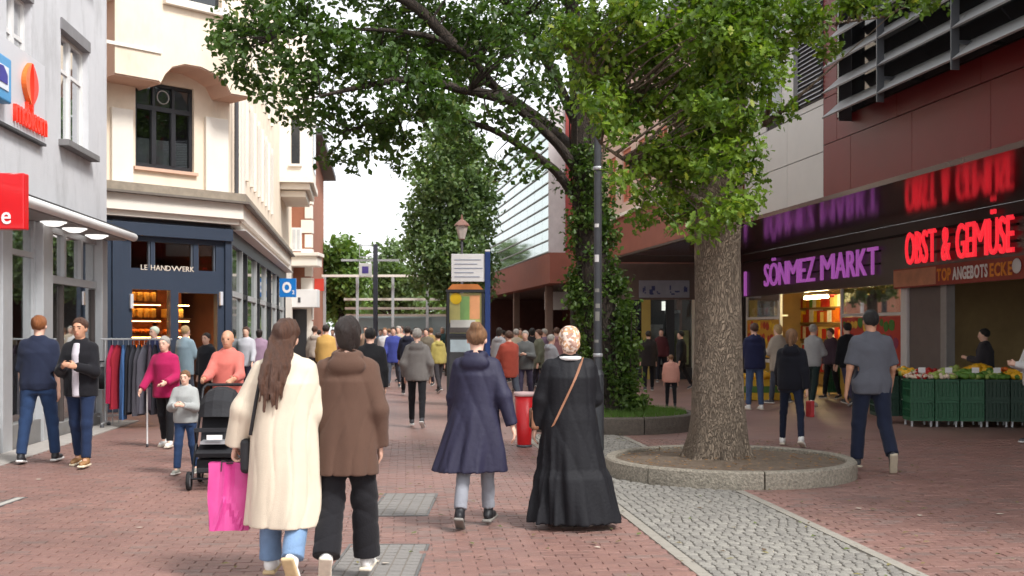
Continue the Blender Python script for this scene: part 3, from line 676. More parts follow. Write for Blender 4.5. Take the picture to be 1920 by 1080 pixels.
# shop windows of the wing
part('shopfront_frame', m_navy, cs, (.02, SL, -.04, .10, ZB-.35, ZB), (.02, .25, -.04, .10, 0, ZB-.35))
u_ = .25; k = 0
while u_ < SL-.5:
    w_ = (2.3, 1.2, 2.6, 1.0, 2.2, 2.0)[k % 6]; e_ = min(u_+w_, SL)
    fr = part('shop_window', m_black if k % 2 else mat('pale_frame', C(170, 172, 172), .5), cs, (e_-.16, e_, -.04, .12, 0, ZB-.35), (u_, e_-.16, -.03, .1, 2.45, 2.58), (u_, e_-.16, -.03, .1, 0, .35))
    part('pane', mat('mirror_pane', C(92, 104, 100), .04, .3, .8, spec=1, metal=.55), fr, (u_, e_-.16, .03, .05, .35, 2.45), (u_, e_-.16, .03, .05, 2.58, ZB-.35)); u_ = e_; k += 1
part('shop_light_strip', m_white, cs, (.3, SL, -.33, -.045, ZB-.02, ZB-.001))
# white bay (oriel)
oy = 1.15; u0_, u1_ = FS.u(520, 0)+1.2, FS.u(520, 0)+5.4
zo0, zo1 = P(545, 345, 43).z, 12.6
ory = MB(); ory.prism([(u0_, 0), (u0_, -oy*.82), (u0_+.35, -oy), (u1_-.4, -oy), (u1_, -oy*.8), (u1_, 0)], zo0, zo1, 'z'); ory.build('bay', m_palew, cs)
for k, (o_, z_) in enumerate(((.10, zo0-.22), (-.12, zo0-.45), (-.40, zo0-.70))):
    MB().prism([(u0_-o_, 0), (u0_-o_, -oy-o_*.6), (u1_+o_, -oy-o_*.6), (u1_+o_, 0)], z_, z_+.219, 'z').build('bay_corbel', m_palew, cs)
part('bay_window', m_pane, cs, (u0_-.02, u0_-.002, -.72, -.42, zo0+.45, zo0+2.1), (u0_+1.0, u1_-1.0, -oy-.02, -oy-.002, zo0+.45, zo0+2.1))
part('bay_sill', m_palew, cs, (u0_-.10, u0_-.003, -.80, -.34, zo0+.36, zo0+.448))
for a, b_, c_, d_ in ((SL+2.8, SL+4.3, 2.9, 4.6),): part('window', m_white, cs, (a, b_, -.05, -.002, c_, d_))
part('lower_pier', m_palew, cs, (SL+.002, SL+5, -.06, .3, 0, ZL-.002))
# hanging blue sign
bs = FS.w(FS.u(517), -.1); o2 = empty('blade_sign', (bs.x, bs.y, 0), 0, 'blue projecting square sign with white ring and digit', 'sign')
s0, s1 = P(0, 557, bs.y).z, P(0, 522, bs.y).z; wd = (545-514)*bs.y/F
part('panel', mat('o_blue', C(16, 96, 160), .35, .05, coat=.3, emit=(.01, .12, .35, 1), estr=.3), o2, (.02, .02+wd, 0, .12, s0, s1), bev=.01)
part('bracket', m_slate, o2, (-.25, .02, .04, .08, s1-.12, s1-.08), (-.25, .02, .04, .08, s0+.08, s0+.12))
letters('O', .02+wd*.18, .02+wd*.74, s0+.14, s0+.53, 0, mat('white_letters', C(240, 236, 234), .5), o2, extrude=.01, bold=.05); letters('2', .02+wd*.78, .02+wd*.92, s0+.10, s0+.24, 0, mat('white_letters', C(240, 236, 234), .5), o2, extrude=.01)
# ================================================================ BRICK HOUSE BEYOND
BX, BY = P(583, 0, 48).x, 48.0
bh = empty('brick_house', (BX, BY, 0), 0, 'brown brick house with white quoins and white canopy beyond the cream wing', 'building')
m_bbrick = mat('far_brick', C(150, 98, 76), .9, .15, 2, bump=.3, bscale=60); FB = Fac((BX, BY), ((690-960)/F, 1))
zt_ = P(583, 255, 48).z
def lp(v): return (v.x-BX, v.y-BY)
c4 = [(-9, 0), (0, 0), lp(FB.w(14, 0)), (lp(FB.w(14, 0))[0]-9, 14)]
MB().prism(c4, 0, zt_, 'z').build('wall', m_bbrick, bh)
MB().prism([(-9, -.4), (.55, -.4), (c4[2][0]+.6, 14.4), (c4[3][0], 14.4)], zt_+.001, zt_+.25, 'z').build('eaves', m_slate, bh)
MB().add([(-9, -.4, zt_+.25), (.55, -.4, zt_+.25), (c4[2][0]+.6, 14.4, zt_+.25), (c4[3][0], 14.4, zt_+.25), (-5, 2, zt_+3.5), (-6, 12, zt_+3.5)], [[0, 1, 4], [1, 2, 5, 4], [2, 3, 5], [3, 0, 4, 5]]).build('roof', m_slate, bh)
for k in range(16):
    l = .42 if k % 2 else .26; part('quoin', m_palew, bh, (-l, .05, -.05, l, .3+k*.62, .3+k*.62+.56), bev=.01)
x0 = P(546, 0, 48).x-BX; x1 = P(566, 0, 48).x-BX; z0, z1 = P(0, 471, 48).z, P(0, 427, 48).z
wf = part('window', m_white, bh, (x0, x1, -.06, -.002, z0, z1)); part('pane', mat('bright_pane', C(186, 190, 194), .2), wf, (x0+.07, (x0+x1)/2-.03, -.075, -.061, z0+.08, z1-.08), ((x0+x1)/2+.03, x1-.07, -.075, -.061, z0+.08, z1-.08))
xa_, xb2 = P(518, 0, 47).x-BX, P(596, 0, 47).x-BX; z0, z1 = P(0, 499, 47).z, P(0, 474, 47).z
part('canopy', m_palew, bh, (xa_, xb2, -1.2, .0, z0, z1-.15), (xa_-.1, xb2+.1, -1.3, .0, z1-.149, z1), bev=.02)
z0, z1 = P(0, 576, 47).z, P(0, 542, 47).z; part('shop_sign', m_white, bh, (P(530, 0, 47).x-BX, P(592, 0, 47).x-BX, -.7, -.01, z0, z1), bev=.02)
part('sign_mark', m_slate, bh, (P(556, 0, 47).x-BX, P(561, 0, 47).x-BX, -.712, -.7005, z0+.2, z0+.42))
part('ground_floor', m_palew, bh, (P(520, 0, 48).x-BX, .03, -.09, -.003, 0, z0-.002)); part('door', m_black, bh, (P(550, 0, 48).x-BX, P(576, 0, 48).x-BX, -.12, -.092, 0, P(0, 580, 48).z))
part('banner', mat('red_banner', C(200, 60, 44), .6), bh, (.1, .5, .3, .35, P(0, 545, 48).z, P(0, 522, 48).z))
# ================================================================ side street behind the left shop
sb = empty('side_street_house', (FC.o.x, FC.o.y, 0), 0, 'plain cream side of the corner house in the side street', 'building')
MB().box(-9, -.02, .3, .7, 0, WT).build('wall', m_cream, sb)
part('window', m_pane, sb, *[(x, x+1.1, .27, .298, z, z+1.8) for x in (-2.2, -4.4, -6.6) for z in (1, 5.2, 8.4)])
# ================================================================ MARKET HALL ON THE RIGHT
KX, KD = 8.71, -.145                             # upper facade line: x = KX + KD*y
def on_line(Y, n=0): return (KX+KD*Y, Y)
FM = Fac(on_line(24.7), (-KD, -1))
ZS = 4.1; OV = 3.47
mk = FM.root('market_hall', 'red and grey panelled building with sunshade louvres above dark arcade', 'building')
UR = 19.0
UF0 = FM.u(1397, OV); UP1 = FM.u(1690, OV); UP2 = FM.u(1701, OV)
m_redp = mat('red_panel', C(104, 22, 24), .42, .08, 1.5, spec=.3); m_greyp = mat('grey_panel', C(182, 179, 176), .35, .05, 1.5)
m_gap = mat('panel_gap', C(34, 26, 26), .8); m_soffit = mat('gloss_soffit', C(66, 34, 36), .13, .05, 2, spec=.4)
UG = FM.u(1544)
part('backing_wall', m_gap, mk, (0, UR, .03, .40, ZS+.03, 9.4))
def panel(u0, u1, z0, z1, m): MB().box(u0+.006, u1-.006, -.002, .028, z0+.008, z1-.008).build('panel', m, mk)
# grey panels
gz = [ZS, 4.96, 5.83]
gu = [0, FM.u(1440)-.1, FM.u(1476), UG]
for a, b_ in zip(gz, gz[1:]):
    for c_, d_ in zip(gu, gu[1:]): panel(c_, d_, a, b_, m_greyp)
vg = (FM.u(1491), UG)
panel(FM.u(1466), vg[0], 5.83, 9.3, m_greyp); panel(0, gu[1], 5.83, 6.1, m_greyp)
for (c_, d_) in ((0, .9), ): panel(c_, d_, 6.1, 9.3, m_greyp)
part('dark_window', m_pane, mk, (.92, FM.u(1466)-.02, -.0, .02, 6.12, 9.3))
panel(vg[0], vg[1], 5.83, 5.95, m_greyp)
# louvred vent with small slats
part('vent_frame', mat('vent_dark', C(52, 52, 60), .5), mk, (vg[0], vg[0]+.22, -.04, .028, 5.96, 8.0), (vg[0]+.22, vg[1]-.01, -.005, .02, 5.96, 8.0))
sl = MB().prism([(-.05, .0), (-.045, .008), (.0, .045), (-.005, .037)], vg[0]+.24, vg[1]-.012, 'x'); o0 = sl.build('vent_slat', mat('vent_slat', C(190, 190, 194), .4), mk); 
for k in range(24):
    o = o0 if k == 0 else link('vent_slat', o0.data, None, mk)
    o.location = (0, -.006, 6.0+k*.082)
# red panels
rz = [ZS, 5.07]; ru = [UG, FM.u(1595), FM.u(1710), FM.u(1858), FM.u(1858)+2.3, FM.u(1858)+4.6, UR]
for c_, d_ in zip(ru, ru[1:]): panel(c_, d_, ZS, 5.07, m_redp)
ru2 = [UG, FM.u(1575), FM.u(1720), FM.u(1880), FM.u(1880)+3, UR]
UL = FM.u(1570)
panel(UG, UL-.02, 5.07, 5.92, m_redp); panel(UG, UL-.02, 5.92, 9.3, m_redp)
for c_, d_ in zip([UL-.02, UL+2.2, UL+4.6, UL+7], [UL+2.2, UL+4.6, UL+7, UR]): panel(c_, d_, 5.07, 5.45, m_redp)
part('ribbon_window', m_pane, mk, (UL, UR, -.0, .02, 5.47, 9.3))
part('red_corner_trim', m_redp, mk, (-.10, -.004, -.06, .40, ZS, 9.3))
# sunshades
m_louv = mat('louvre_metal', C(176, 176, 176), .35, .06, 3, metal=.3)
ln = -.36; u0_ = FM.u(1560, ln)
chord = [(-.20, -.02), (-.17, -.035), (.02, .10), (.17, .27), (.18, .295), (.14, .275), (-.02, .13)]
posts = [FM.u(1672, ln+.05), FM.u(1815, ln+.05)]; dpost = posts[1]-posts[0]; posts.append(posts[1]+dpost); posts.append(posts[1]+2*dpost)
ends = [u0_]+posts+[UR]
for k in range(8):
    z = 5.36+k*.425
    for a, b_ in zip(ends, ends[1:]):
        MB().prism([(ln+p, z+q_) for p, q_ in chord], a+(.012), b_-.012, 'x').build('louvre', m_louv, mk)
m_post = mat('steel_post', C(96, 98, 102), .4, .05, metal=.6)
for u_ in posts: part('louvre_post', m_post, mk, (u_-.011, u_+.011, ln-.20, ln-.08, 5.2, 9), (u_-.025, u_+.025, ln-.0799, -.003, 5.55, 5.60), (u_-.025, u_+.025, ln-.0799, -.003, 6.9, 6.95))
part('louvre_end_plate', m_post, mk, (u0_-.004, u0_+.008, ln+.12, -.003, 5.3, 9))
# glossy soffit of the overhang
part('soffit', m_soffit, mk, (-.1, UR, -.01, OV, ZS-.06, ZS+.025), (UF0-.7, -.1001, .10, OV, ZS-.06, ZS-.003))
part('roof', m_slate, mk, (-.1, UR, .03, 9, 9.4, 9.7))
# arcade fascia and shop openings
ZF = 2.72
part('arcade_fascia', mat('fascia_dark', C(62, 36, 36), .28, .12, 3), mk, (UF0-.6, UR, OV, OV+.22, ZF, ZS-.061))
part('fascia_band', m_gap, mk, (UF0, UR, OV-.07, OV-.001, ZS-.34, ZS-.30))
part('shop_pillar', m_white, mk, (UP1, UP2, OV-.02, OV+.3, 0, ZF-.002), bev=.01); part('shop_pillar', m_gap, mk, (UF0-.6, UF0, OV-.02, OV+.3, 0, ZF-.002))
part('shop_pillar', mat('pillar_grey', C(150, 146, 142), .5), mk, (FM.u(1763, OV), FM.u(1774, OV), OV, OV+.2, 0, ZF-.002), bev=.01)
part('shutter_panel', mat('shutter_taupe', C(112, 102, 98), .7, .08, 3), mk, (UP2+.01, FM.u(1762, OV), OV+.05, OV+.10, 0, ZF-.002))
# shop rooms
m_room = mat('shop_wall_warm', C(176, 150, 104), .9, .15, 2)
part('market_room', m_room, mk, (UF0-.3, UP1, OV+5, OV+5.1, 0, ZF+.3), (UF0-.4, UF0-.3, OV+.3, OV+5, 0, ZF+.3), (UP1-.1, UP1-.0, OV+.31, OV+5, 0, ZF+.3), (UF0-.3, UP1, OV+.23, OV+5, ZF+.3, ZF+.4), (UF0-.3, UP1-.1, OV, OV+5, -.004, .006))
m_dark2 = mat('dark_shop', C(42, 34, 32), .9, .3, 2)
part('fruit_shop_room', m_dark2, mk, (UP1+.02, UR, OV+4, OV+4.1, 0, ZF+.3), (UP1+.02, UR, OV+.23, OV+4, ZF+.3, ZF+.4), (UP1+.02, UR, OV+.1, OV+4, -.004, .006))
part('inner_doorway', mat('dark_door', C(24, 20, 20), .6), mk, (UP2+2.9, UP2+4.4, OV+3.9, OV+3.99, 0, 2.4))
# lit tube over the market entrance; two deeper ones added to brighten the room
m_tube = mat('tube_light', C(255, 236, 140), .4, emit=(1, .80, .40, 1), estr=40)
for px_, nn, lab in ((1530, OV+.9, 'yellow glowing tube lamp over the market entrance'), (1470, OV+2.6, 'added tube lamp brightening the market interior, left of the entrance'), (1620, OV+2.6, 'added tube lamp brightening the market interior, behind the right display window')):
    e = empty('tube_lamp', FM.w(FM.u(px_, nn), nn, ZF-.10), FM.rz, lab, 'lamp')
    b = MB().tube([(-.75, 0, 0), (.75, 0, 0)], .045, 10); b.build('tube', m_tube, e); part('housing', m_white, e, (-.8, .8, -.06, .06, .05, .10)); part('hanger', m_white, e, (-.6, -.58, -.01, .01, .10, .398)); part('hanger', m_white, e, (.58, .6, -.01, .01, .10, .398))
# display windows either side of the entrance, with printed produce posters
def poster(name, label, u0, u1, z0, z1, n, cols, seed):
    e = FM.root(name, label, 'poster'); rr = random.Random(seed)
    part('sheet', mat('poster_sheet%d' % seed, cols[0], .5, .05, 4), e, (u0, u1, n-.012, n, z0, z1))
    k = 0
    for r_ in range(3):
        u_ = u0+.05
        while u_ < u1-.1:
            s_ = rr.uniform(.14, .26); zc_ = z0+(z1-z0)*(r_+.5)/3+rr.uniform(-.06, .06); u_ += s_*.7
            if u_+s_*.6 > u1: break
            col = rr.choice(cols[1:]); pp = [(u_+s_*.62*math.cos(a*math.pi/5), min(z1-.02, max(z0+.02, zc_+s_*rr.uniform(.5, .72)*math.sin(a*math.pi/5)))) for a in range(10)]
            MB().prism(pp, n-.0145-.0012*(k % 5), n-.0125).build('printed_fruit', mat('print_%d_%d_%d' % tuple(int(v*255) for v in col[:3]), col, .5, .25, 12), e); u_ += s_*.55; k += 1
dw = [(UF0+.02, FM.u(1461, OV)), (FM.u(1574, OV), UP1-.01)]
for k, (a, b_) in enumerate(dw):
    fr = part('display_frame', m_white, mk, (a, b_, OV+.02, OV+.10, .75, .85), (a, a+.06, OV+.02, OV+.10, .85, ZF-.002), (b_-.06, b_, OV+.02, OV+.10, .85, ZF-.002), (a+.06, b_-.06, OV+.03, OV+.09, 2.02, 2.09))
    part('pane', glass_mat('clear_pane'), fr, (a+.06, b_-.06, OV+.05, OV+.056, .85, ZF-.002))
    part('sill_wall', mat('sill_yellow', C(170, 140, 40), .6), mk, (a, b_, OV+.02, OV+.12, 0, .748))
poster('produce_poster', 'colourful printed produce poster in right market display window', dw[1][0]+.08, dw[1][1]-.08, .9, 2.0, OV+.042, [C(196, 60, 44), C(230, 150, 30), C(200, 40, 36), C(70, 130, 44), C(236, 190, 60), C(150, 50, 90)], 3)
poster('produce_poster', 'yellow printed produce poster in left market display window', dw[0][0]+.08, dw[0][1]-.08, .9, 2.0, OV+.042, [C(214, 160, 50), C(240, 200, 40), C(222, 120, 30), C(240, 210, 80), C(190, 60, 40)], 4)
part('goods_row', m_white, mk, (dw[0][0]+.08, dw[0][1]-.08, OV+.12, OV+.3, 2.09, 2.14)); 
for k in range(7): MB().ball((dw[0][0]+.25+k*.27, OV+.2, 2.26), (.10, .09, .12), 8, 6).build('display_jar', mat('jar_%d' % (k % 3), [C(220, 190, 180), C(206, 96, 90), C(232, 226, 214)][k % 3], .4), mk)
part('packaging_row', mat('pack_pale', C(214, 200, 184), .6, .25, 9), mk, *[(dw[1][0]+.1+k*.26, dw[1][0]+.33+k*.26, OV+.12, OV+.3, 2.1, 2.1+.30+.12*(k % 3)) for k in range(int((dw[1][1]-dw[1][0]-.3)/.26))])
# shelves of goods inside the market
rr = random.Random(5)
sh = FM.root('goods_shelf', 'tall shelf of colourful packaged goods inside the lit market', 'shelf')
ua, ub = FM.u(1440, OV+1.9), FM.u(1600, OV+1.9)
part('rack', mat('rack_wood', C(140, 110, 70), .7), sh, *[(ua, ub, OV+1.9, OV+2.4, z, z+.04) for z in (.4, .9, 1.4, 1.9, 2.35)])
gc_ = [C(230, 180, 30), C(214, 110, 24), C(190, 44, 34), C(90, 140, 40), C(236, 210, 120), C(240, 236, 220)]
for z in (.441, .941, 1.441, 1.941, 2.391):
    u_ = ua+.05
    while u_ < ub-.3:
        s_ = rr.uniform(.18, .32)
        i_ = rr.randrange(6); MB().box(u_, u_+s_, OV+1.93, OV+2.25, z, z+rr.uniform(.25, .42)).build('package', mat('pack%d' % i_, gc_[i_], .5, .2, 8), sh); u_ += s_+.02
# neon shop names
m_neonr = mat('neon_red', C(230, 30, 30), .4, emit=(1, .03, .05, 1), estr=.42); m_neonp = mat('neon_purple', C(170, 70, 190), .4, emit=(.62, .16, .66, 1), estr=.20)
ns = FM.root('shop_name_sign', 'glowing red letters OBST & GEMÜSE on the arcade fascia', 'sign')
n_ = OV-.08
part('mounting_rail', m_gap, ns, (FM.u(1697, n_), FM.u(1903, n_), n_+.03, n_+.08, 3.3, 3.34), (FM.u(1697, n_), FM.u(1903, n_), n_+.03, n_+.08, 3.6, 3.64))
letters('OBST & GEMÜSE', FM.u(1698, n_), FM.u(1900, n_), FM.z(1700, 497, n_), FM.z(1700, 497, n_)+.86, n_+.03, m_neonr, ns, extrude=.05, bold=0)
ns = FM.root('shop_name_sign', 'glowing purple letters SÖNMEZ MARKT on the arcade fascia', 'sign')
part('mounting_rail', m_gap, ns, (FM.u(1432, n_), FM.u(1645, n_), n_+.03, n_+.08, 3.2, 3.24), (FM.u(1432, n_), FM.u(1645, n_), n_+.03, n_+.08, 3.5, 3.54))
letters('SÖNMEZ MARKT', FM.u(1433, n_), FM.u(1645, n_), FM.z(1540, 526, n_), FM.z(1540, 526, n_)+.80, n_+.03, m_neonp, ns, extrude=.05, bold=0)
# flag-like purple strip at the far pillar
part('neon_strip', m_neonp, mk, (UF0+.05, UF0+.17, OV-.06, OV-.003, 2.75, 3.5))
# orange banner
bn = FM.root('fascia_banner', 'orange and red banner with white lettering under the red neon sign', 'banner')
zb0, zb1 = 2.60, 3.02; nb = OV-.16
part('board', mat('banner_red', C(150, 44, 26), .5, .2, 2), bn, (UP1-.05, UR, nb, nb+.08, zb0, zb1)); ub0 = FM.u(1757, nb)
part('pale_field', mat('banner_pale', C(196, 130, 96), .5, .25, 3), bn, (UP1-.04, ub0-.05, nb-.006, nb-.0005, zb0+.03, zb1-.03))
letters('TOP', ub0, FM.u(1783, nb), zb0+.08, zb1-.08, nb, mat('banner_orange', C(232, 140, 30), .5), bn, extrude=.008, bold=.03); letters('ANGEBOTS', FM.u(1786, nb), FM.u(1852, nb), zb0+.08, zb1-.08, nb, mat('white_letters'  , C(240, 236, 234)), bn, extrude=.008, bold=.03)
letters('ECKE', FM.u(1856, nb), FM.u(1898, nb), zb0+.08, zb1-.08, nb, mat('banner_orange', C(232, 140, 30), .5), bn, extrude=.008, bold=.03)
MB().ball((FM.u(1908, nb), nb-.02, 2.84), (.14, .03, .14), 12, 8).build('emblem', m_white, bn)
# ================================================================ RUST-FASCIA BUILDING FURTHER DOWN
L2 = 13.5
FM2 = Fac(on_line(24.7+.25+L2), (-KD, -1))
rb2 = FM2.root('rust_fascia_building', 'pale pink upper building with rust red fascia behind the big trunk', 'building')
m_rust = mat('rust_fascia', C(142, 82, 66), .7, .12, 2); m_pink2 = mat('pink_wall', C(206, 178, 164), .85, .06, 2)
part('fascia', m_rust, rb2, (0, L2, -.05, .4, ZS, 5.3)); part('ledge', m_palew, rb2, (0, L2, -.14, .4, 5.301, 5.40))
w_ = [(u_, u_+1.1, 5.75, 7.4) for u_ in np.arange(.7, L2-1.2, 2.0)]
wl = MB(); holes(wl, 0, L2, 5.401, 10, w_, 0, .4); wl.build('wall', m_pink2, rb2)
for a, b_, c_, d_ in w_:
    wf = part('window', mat('salmon_frame', C(196, 120, 92), .6), rb2, (a, a+.12, .05, .15, c_, d_), (b_-.12, b_, .05, .15, c_, d_), (a+.12, b_-.12, .05, .15, c_, c_+.1), (a+.12, b_-.12, .05, .15, d_-.1, d_), ((a+b_)/2-.06, (a+b_)/2+.06, .05, .15, c_+.1, d_-.1)); part('pane', m_pane, wf, (a, b_, .16, .18, c_, d_))
LIM = L2+.25+UF0-.75
part('soffit', mat('soffit_brown', C(74, 60, 54), .5), rb2, (0, LIM, -.04, 4.2, ZS-.06, ZS-.002), (LIM+.001, L2, -.04, .099, ZS-.06, ZS-.002))
part('roof', m_slate, rb2, (0, L2, -.3, 9, 10, 10.3))
part('shop_fascia', mat('fascia_taupe', C(110, 92, 84), .6, .15, 2), rb2, (0, LIM, 4.2, 4.4, 2.7, ZS-.061))
u_ = .2; k = 0
while u_ < LIM-.3:
    e_ = min(u_+1.5, LIM); fr = part('shop_window', m_black, rb2, (u_, u_+.14, 4.22, 4.36, 0, 2.7), (u_+.14, e_, 4.24, 4.34, 2.2, 2.28)); part('pane', m_shopglass, fr, (u_+.14, e_, 4.28, 4.29, .1, 2.2), (u_+.14, e_, 4.28, 4.29, 2.28, 2.7)); u_ = e_; k += 1
part('shop_room', mat('shop_room_pale', C(168, 160, 148), .9, .25, 1), rb2, (0, LIM, 7, 7.1, 0, 3), (0, LIM, 4.4, 7, 2.9, 3))
for u_ in (11.3,): part('arcade_column', mat('column_dark', C(70, 62, 60), .6), rb2, (u_, u_+.28, .1, .38, 0, ZS-.061), bev=.02)
# ================================================================ GLASS-FRONTED ARCADE BUILDING
FA = Fac((1.31+.16*-20, 39.3+20), (.16, -1))
LA = FA.u(1031)
ga = FA.root('glass_front_building', 'glazed upper storey over a rust fascia, further down the right side', 'building')
m_gglass = mat('facade_glass', C(150, 168, 164), .05, .12, .7, metal=.75, spec=1)
zg0 = 4.42; zg1 = P(985, 318, 43).z+1.5
part('core', mat('core_pale', C(200, 200, 196), .8), ga, (0, LA-.02, .1, 8, zg0+.01, zg1))
nb_ = 13; nr = 12
for i in range(nb_):
    for j in range(nr):
        a, b_ = LA*i/nb_, LA*(i+1)/nb_; c_, d_ = zg0+.05+(zg1-zg0-.05)*j/nr, zg0+.05+(zg1-zg0-.05)*(j+1)/nr
        if i > 4: MB().box(a+.01, b_-.01, .02, .05, c_+.015, d_-.015).build('glass_panel', m_gglass, ga)
part('glass_far', m_gglass, ga, (0, LA*5/nb_, .02, .05, zg0+.05, zg1))
for j in range(nr+1):
    z = zg0+.05+(zg1-zg0-.05)*j/nr; part('glazing_bar', mat('bar_grey', C(158, 166, 164), .5), ga, (0, LA, -.02, .018, z-.02, z+.02))
part('end_wall', mat('end_pale', C(196, 190, 190), .7), ga, (LA-.018, LA, -.05, 5.5, zg0, zg1+.2)); part('end_trim', mat('trim_red', C(150, 62, 58), .5), ga, (LA+.001, LA+.10, .55, .95, zg0, zg1+.2)); part('end_wall', mat('end_pink', C(198, 150, 138), .7), ga, (LA+.001, LA+.06, .96, 5.5, zg0, zg1+.2))
part('fascia', m_rust, ga, (0, LA+.12, -.02, .5, 3.35, zg0-.002), (LA-.38, LA+.12, .501, 5.5, 3.35, zg0-.002))
part('soffit', mat('soffit_brown', C(74, 60, 54)), ga, (0, LA, .0, 5.4, 3.36, 3.42)); 
part('back_wall', mat('shop_dark_red', C(86, 56, 50), .8, .3, 1), ga, (0, LA, 4.6, 4.8, 0, 3.36))
part('far_end_wall', mat('shop_dark_red', C(86, 56, 50)), ga, (0, .2, .2, 4.59, 0, 3.355))
for k in range(9):
    u_ = LA-1.2-k*2.0; fr = part('shop_window', m_alu, ga, (u_, u_+.12, 4.4, 4.55, 0, 2.9), (u_+.12, u_+1.9, 4.42, 4.52, 2.3, 2.4)); part('pane', mat('bright_pane2', C(140, 146, 150), .15, .8, 1.2), fr, (u_+.12, u_+1.9, 4.47, 4.48, .2, 2.3))
for k, u_ in enumerate((LA-2.5, LA-10)): part('arcade_column', mat('column_taupe', C(120, 96, 84), .6) , ga, (u_, u_+.26, .3, .56, 0, 3.355), bev=.02)
part('hanging_sign', m_white, ga, (LA-4.2, LA-4.1, .6, 1.5, 2.5, 3.2))

for k in range(7): part('light_box', mat('lightbox_pale', C(230, 228, 220), .5, emit=(1, .95, .85, 1), estr=.7), ga, (LA-1.0-k*2.0-.6, LA-1.0-k*2.0+.5, 4.30, 4.38, 2.42, 2.75))

# shopfront that closes the arcade, facing the camera
YE = 38.9; fe = empty('cross_shopfront', (P(1100, 0, YE).x, YE, 0), 0, 'dark shopfront facing the camera under a worn grey-blue sign', 'shopfront'); ex = lambda px: P(px, 0, YE).x-fe.location.x; ez_ = lambda py: P(0, py, YE).z
XE = 4.6
part('fascia', mat('fascia_taupe', C(92, 76, 70), .6, .15, 2), fe, (0, XE, 0, .2, ez_(562), ZS-.07))
part('sign_board', mat('sign_greyblue', C(150, 152, 164), .5, .15, 3), fe, (ex(1198), ex(1292), -.08, -.002, ez_(558), ez_(526)))
b = MB(); u_ = ex(1204); kk = 0
while u_ < ex(1286):
    z_ = ez_(553); rr_ = random.Random(kk+5)
    if kk != 3:
        for _ in range(3):
            x_ = u_+rr_.uniform(0, .1); z2_ = z_+rr_.uniform(0, .18); b.box(x_, x_+rr_.choice((.045, .12)), -.095+.001*_, -.0805, z2_, z2_+rr_.choice((.05, .16)))
    u_ += rr_.uniform(.2, .27); kk += 1
b.build('worn_lettering', mat('sign_blue2', C(58, 66, 116), .5), fe)['kind'] = 'stuff'
u_ = 0; kk = 0
while u_ < XE-.1:
    w_ = (.28, .62, .22, .80, .30, .55)[kk % 6]; e_ = min(XE, u_+w_)
    if kk % 2 == 0: part('pier', (m_black, m_palew, mat('pier_ochre', C(186, 160, 84), .7))[(kk//2) % 3], fe, (u_, e_, 0, .25, 0, ez_(562)-.002))
    else:
        part('display_pane', m_shopglass, fe, (u_, e_, .10, .11, .4, ez_(562)-.002)); part('display_board', mat('board%d' % (kk % 4), [C(200, 190, 170), C(206, 200, 196), C(120, 70, 60), C(190, 186, 140)][kk % 4], .7, .5, 3), fe, (u_+.05, e_-.05, .5, .55, .5, 1.5+.2*(kk % 3))); part('stall_riser', m_black, fe, (u_, e_, .02, .2, 0, .40))
    u_ = e_; kk += 1
part('room_back', mat('dark_shop', C(42, 34, 32)), fe, (0, XE, 1.8, 1.9, 0, ZS-.07))
# ================================================================ TREES
m_leaf = mat('leaf', None, .45, .12, 2, attr='tint', trans=.30, spec=.4)
def leaves(clumps, n_per, size, cols, droop=.3, spread=.22, seed=1, lobed=False):
    """leaf-shaped folded faces in sprigs; clumps: list of (centre, (rx,ry,rz), n_sprigs)"""
    r = np.random.default_rng(seed); cs = []
    for c, rad, n in clumps:
        d = r.normal(size=(n, 3)); d /= np.linalg.norm(d, axis=1)[:, None]; q = r.random(n)[:, None]**.42
        cs.append(np.array(c)[None]+d*q*np.array(rad)[None])
    S = np.concatenate(cs); ns = len(S); N = ns*n_per
    tw = r.normal(size=(ns, 3))*[1, 1, .35]; tw /= np.linalg.norm(tw, axis=1)[:, None]
    cen = np.repeat(S, n_per, 0)+np.repeat(tw, n_per, 0)*(r.random(N)[:, None]-.5)*spread*2+r.normal(size=(N, 3))*spread*.30
    dirs = np.repeat(tw, n_per, 0)*.5+r.normal(size=(N, 3)); dirs[:, 2] -= droop; dirs /= np.linalg.norm(dirs, axis=1)[:, None]
    nor = r.normal(size=(N, 3))*.75; nor[:, 2] += 1.0; side = np.cross(dirs, nor); side /= np.linalg.norm(side, axis=1)[:, None]+1e-6; up = np.cross(side, dirs)
    sz = size*(.65+.7*r.random(N))[:, None]
    shape = [(0, 0, 0), (-.20, .28, .05), (.20, .28, .05), (-.33, .62, .07), (.33, .62, .07), (0, .5, -.02), (0, 1.0, -.06)]
    T = np.array([[0, 5, 1], [0, 2, 5], [1, 5, 3], [2, 4, 5], [3, 5, 6], [5, 4, 6]])
    if lobed:
        half = [(-.10, .16, .01), (-.30, .30, .05), (-.15, .42, .02), (-.40, .60, .07), (-.17, .70, .02), (-.22, .88, .03)]
        shape = [(0, .45, -.03), (0, 0, 0)]+half+[(0, 1.05, -.05)]+[(-x, y, z) for x, y, z in half[::-1]]
        T = np.array([[0, i, i+1 if i < 14 else 1] for i in range(1, 15)])[:, ::-1]
    nv = len(shape)
    V = np.stack([cen+sz*(x*side+y*dirs+z*up) for x, y, z in shape], 1).reshape(-1, 3)
    T = (np.arange(N)[:, None, None]*nv+T[None]).reshape(-1, 3)
    cc = np.array(cols); k = np.repeat(r.random(ns), n_per)*.65+r.random(N)*.35
    col = cc[0]*(1-k)[:, None]+cc[1]*k[:, None]; y_ = r.random(N) < .05; col[y_] = cc[2] if len(cc) > 2 else col[y_]
    col = col*(.85+.3*r.random(N))[:, None]; col[:, 3] = 1
    return V, T, np.repeat(col, nv, 0), S
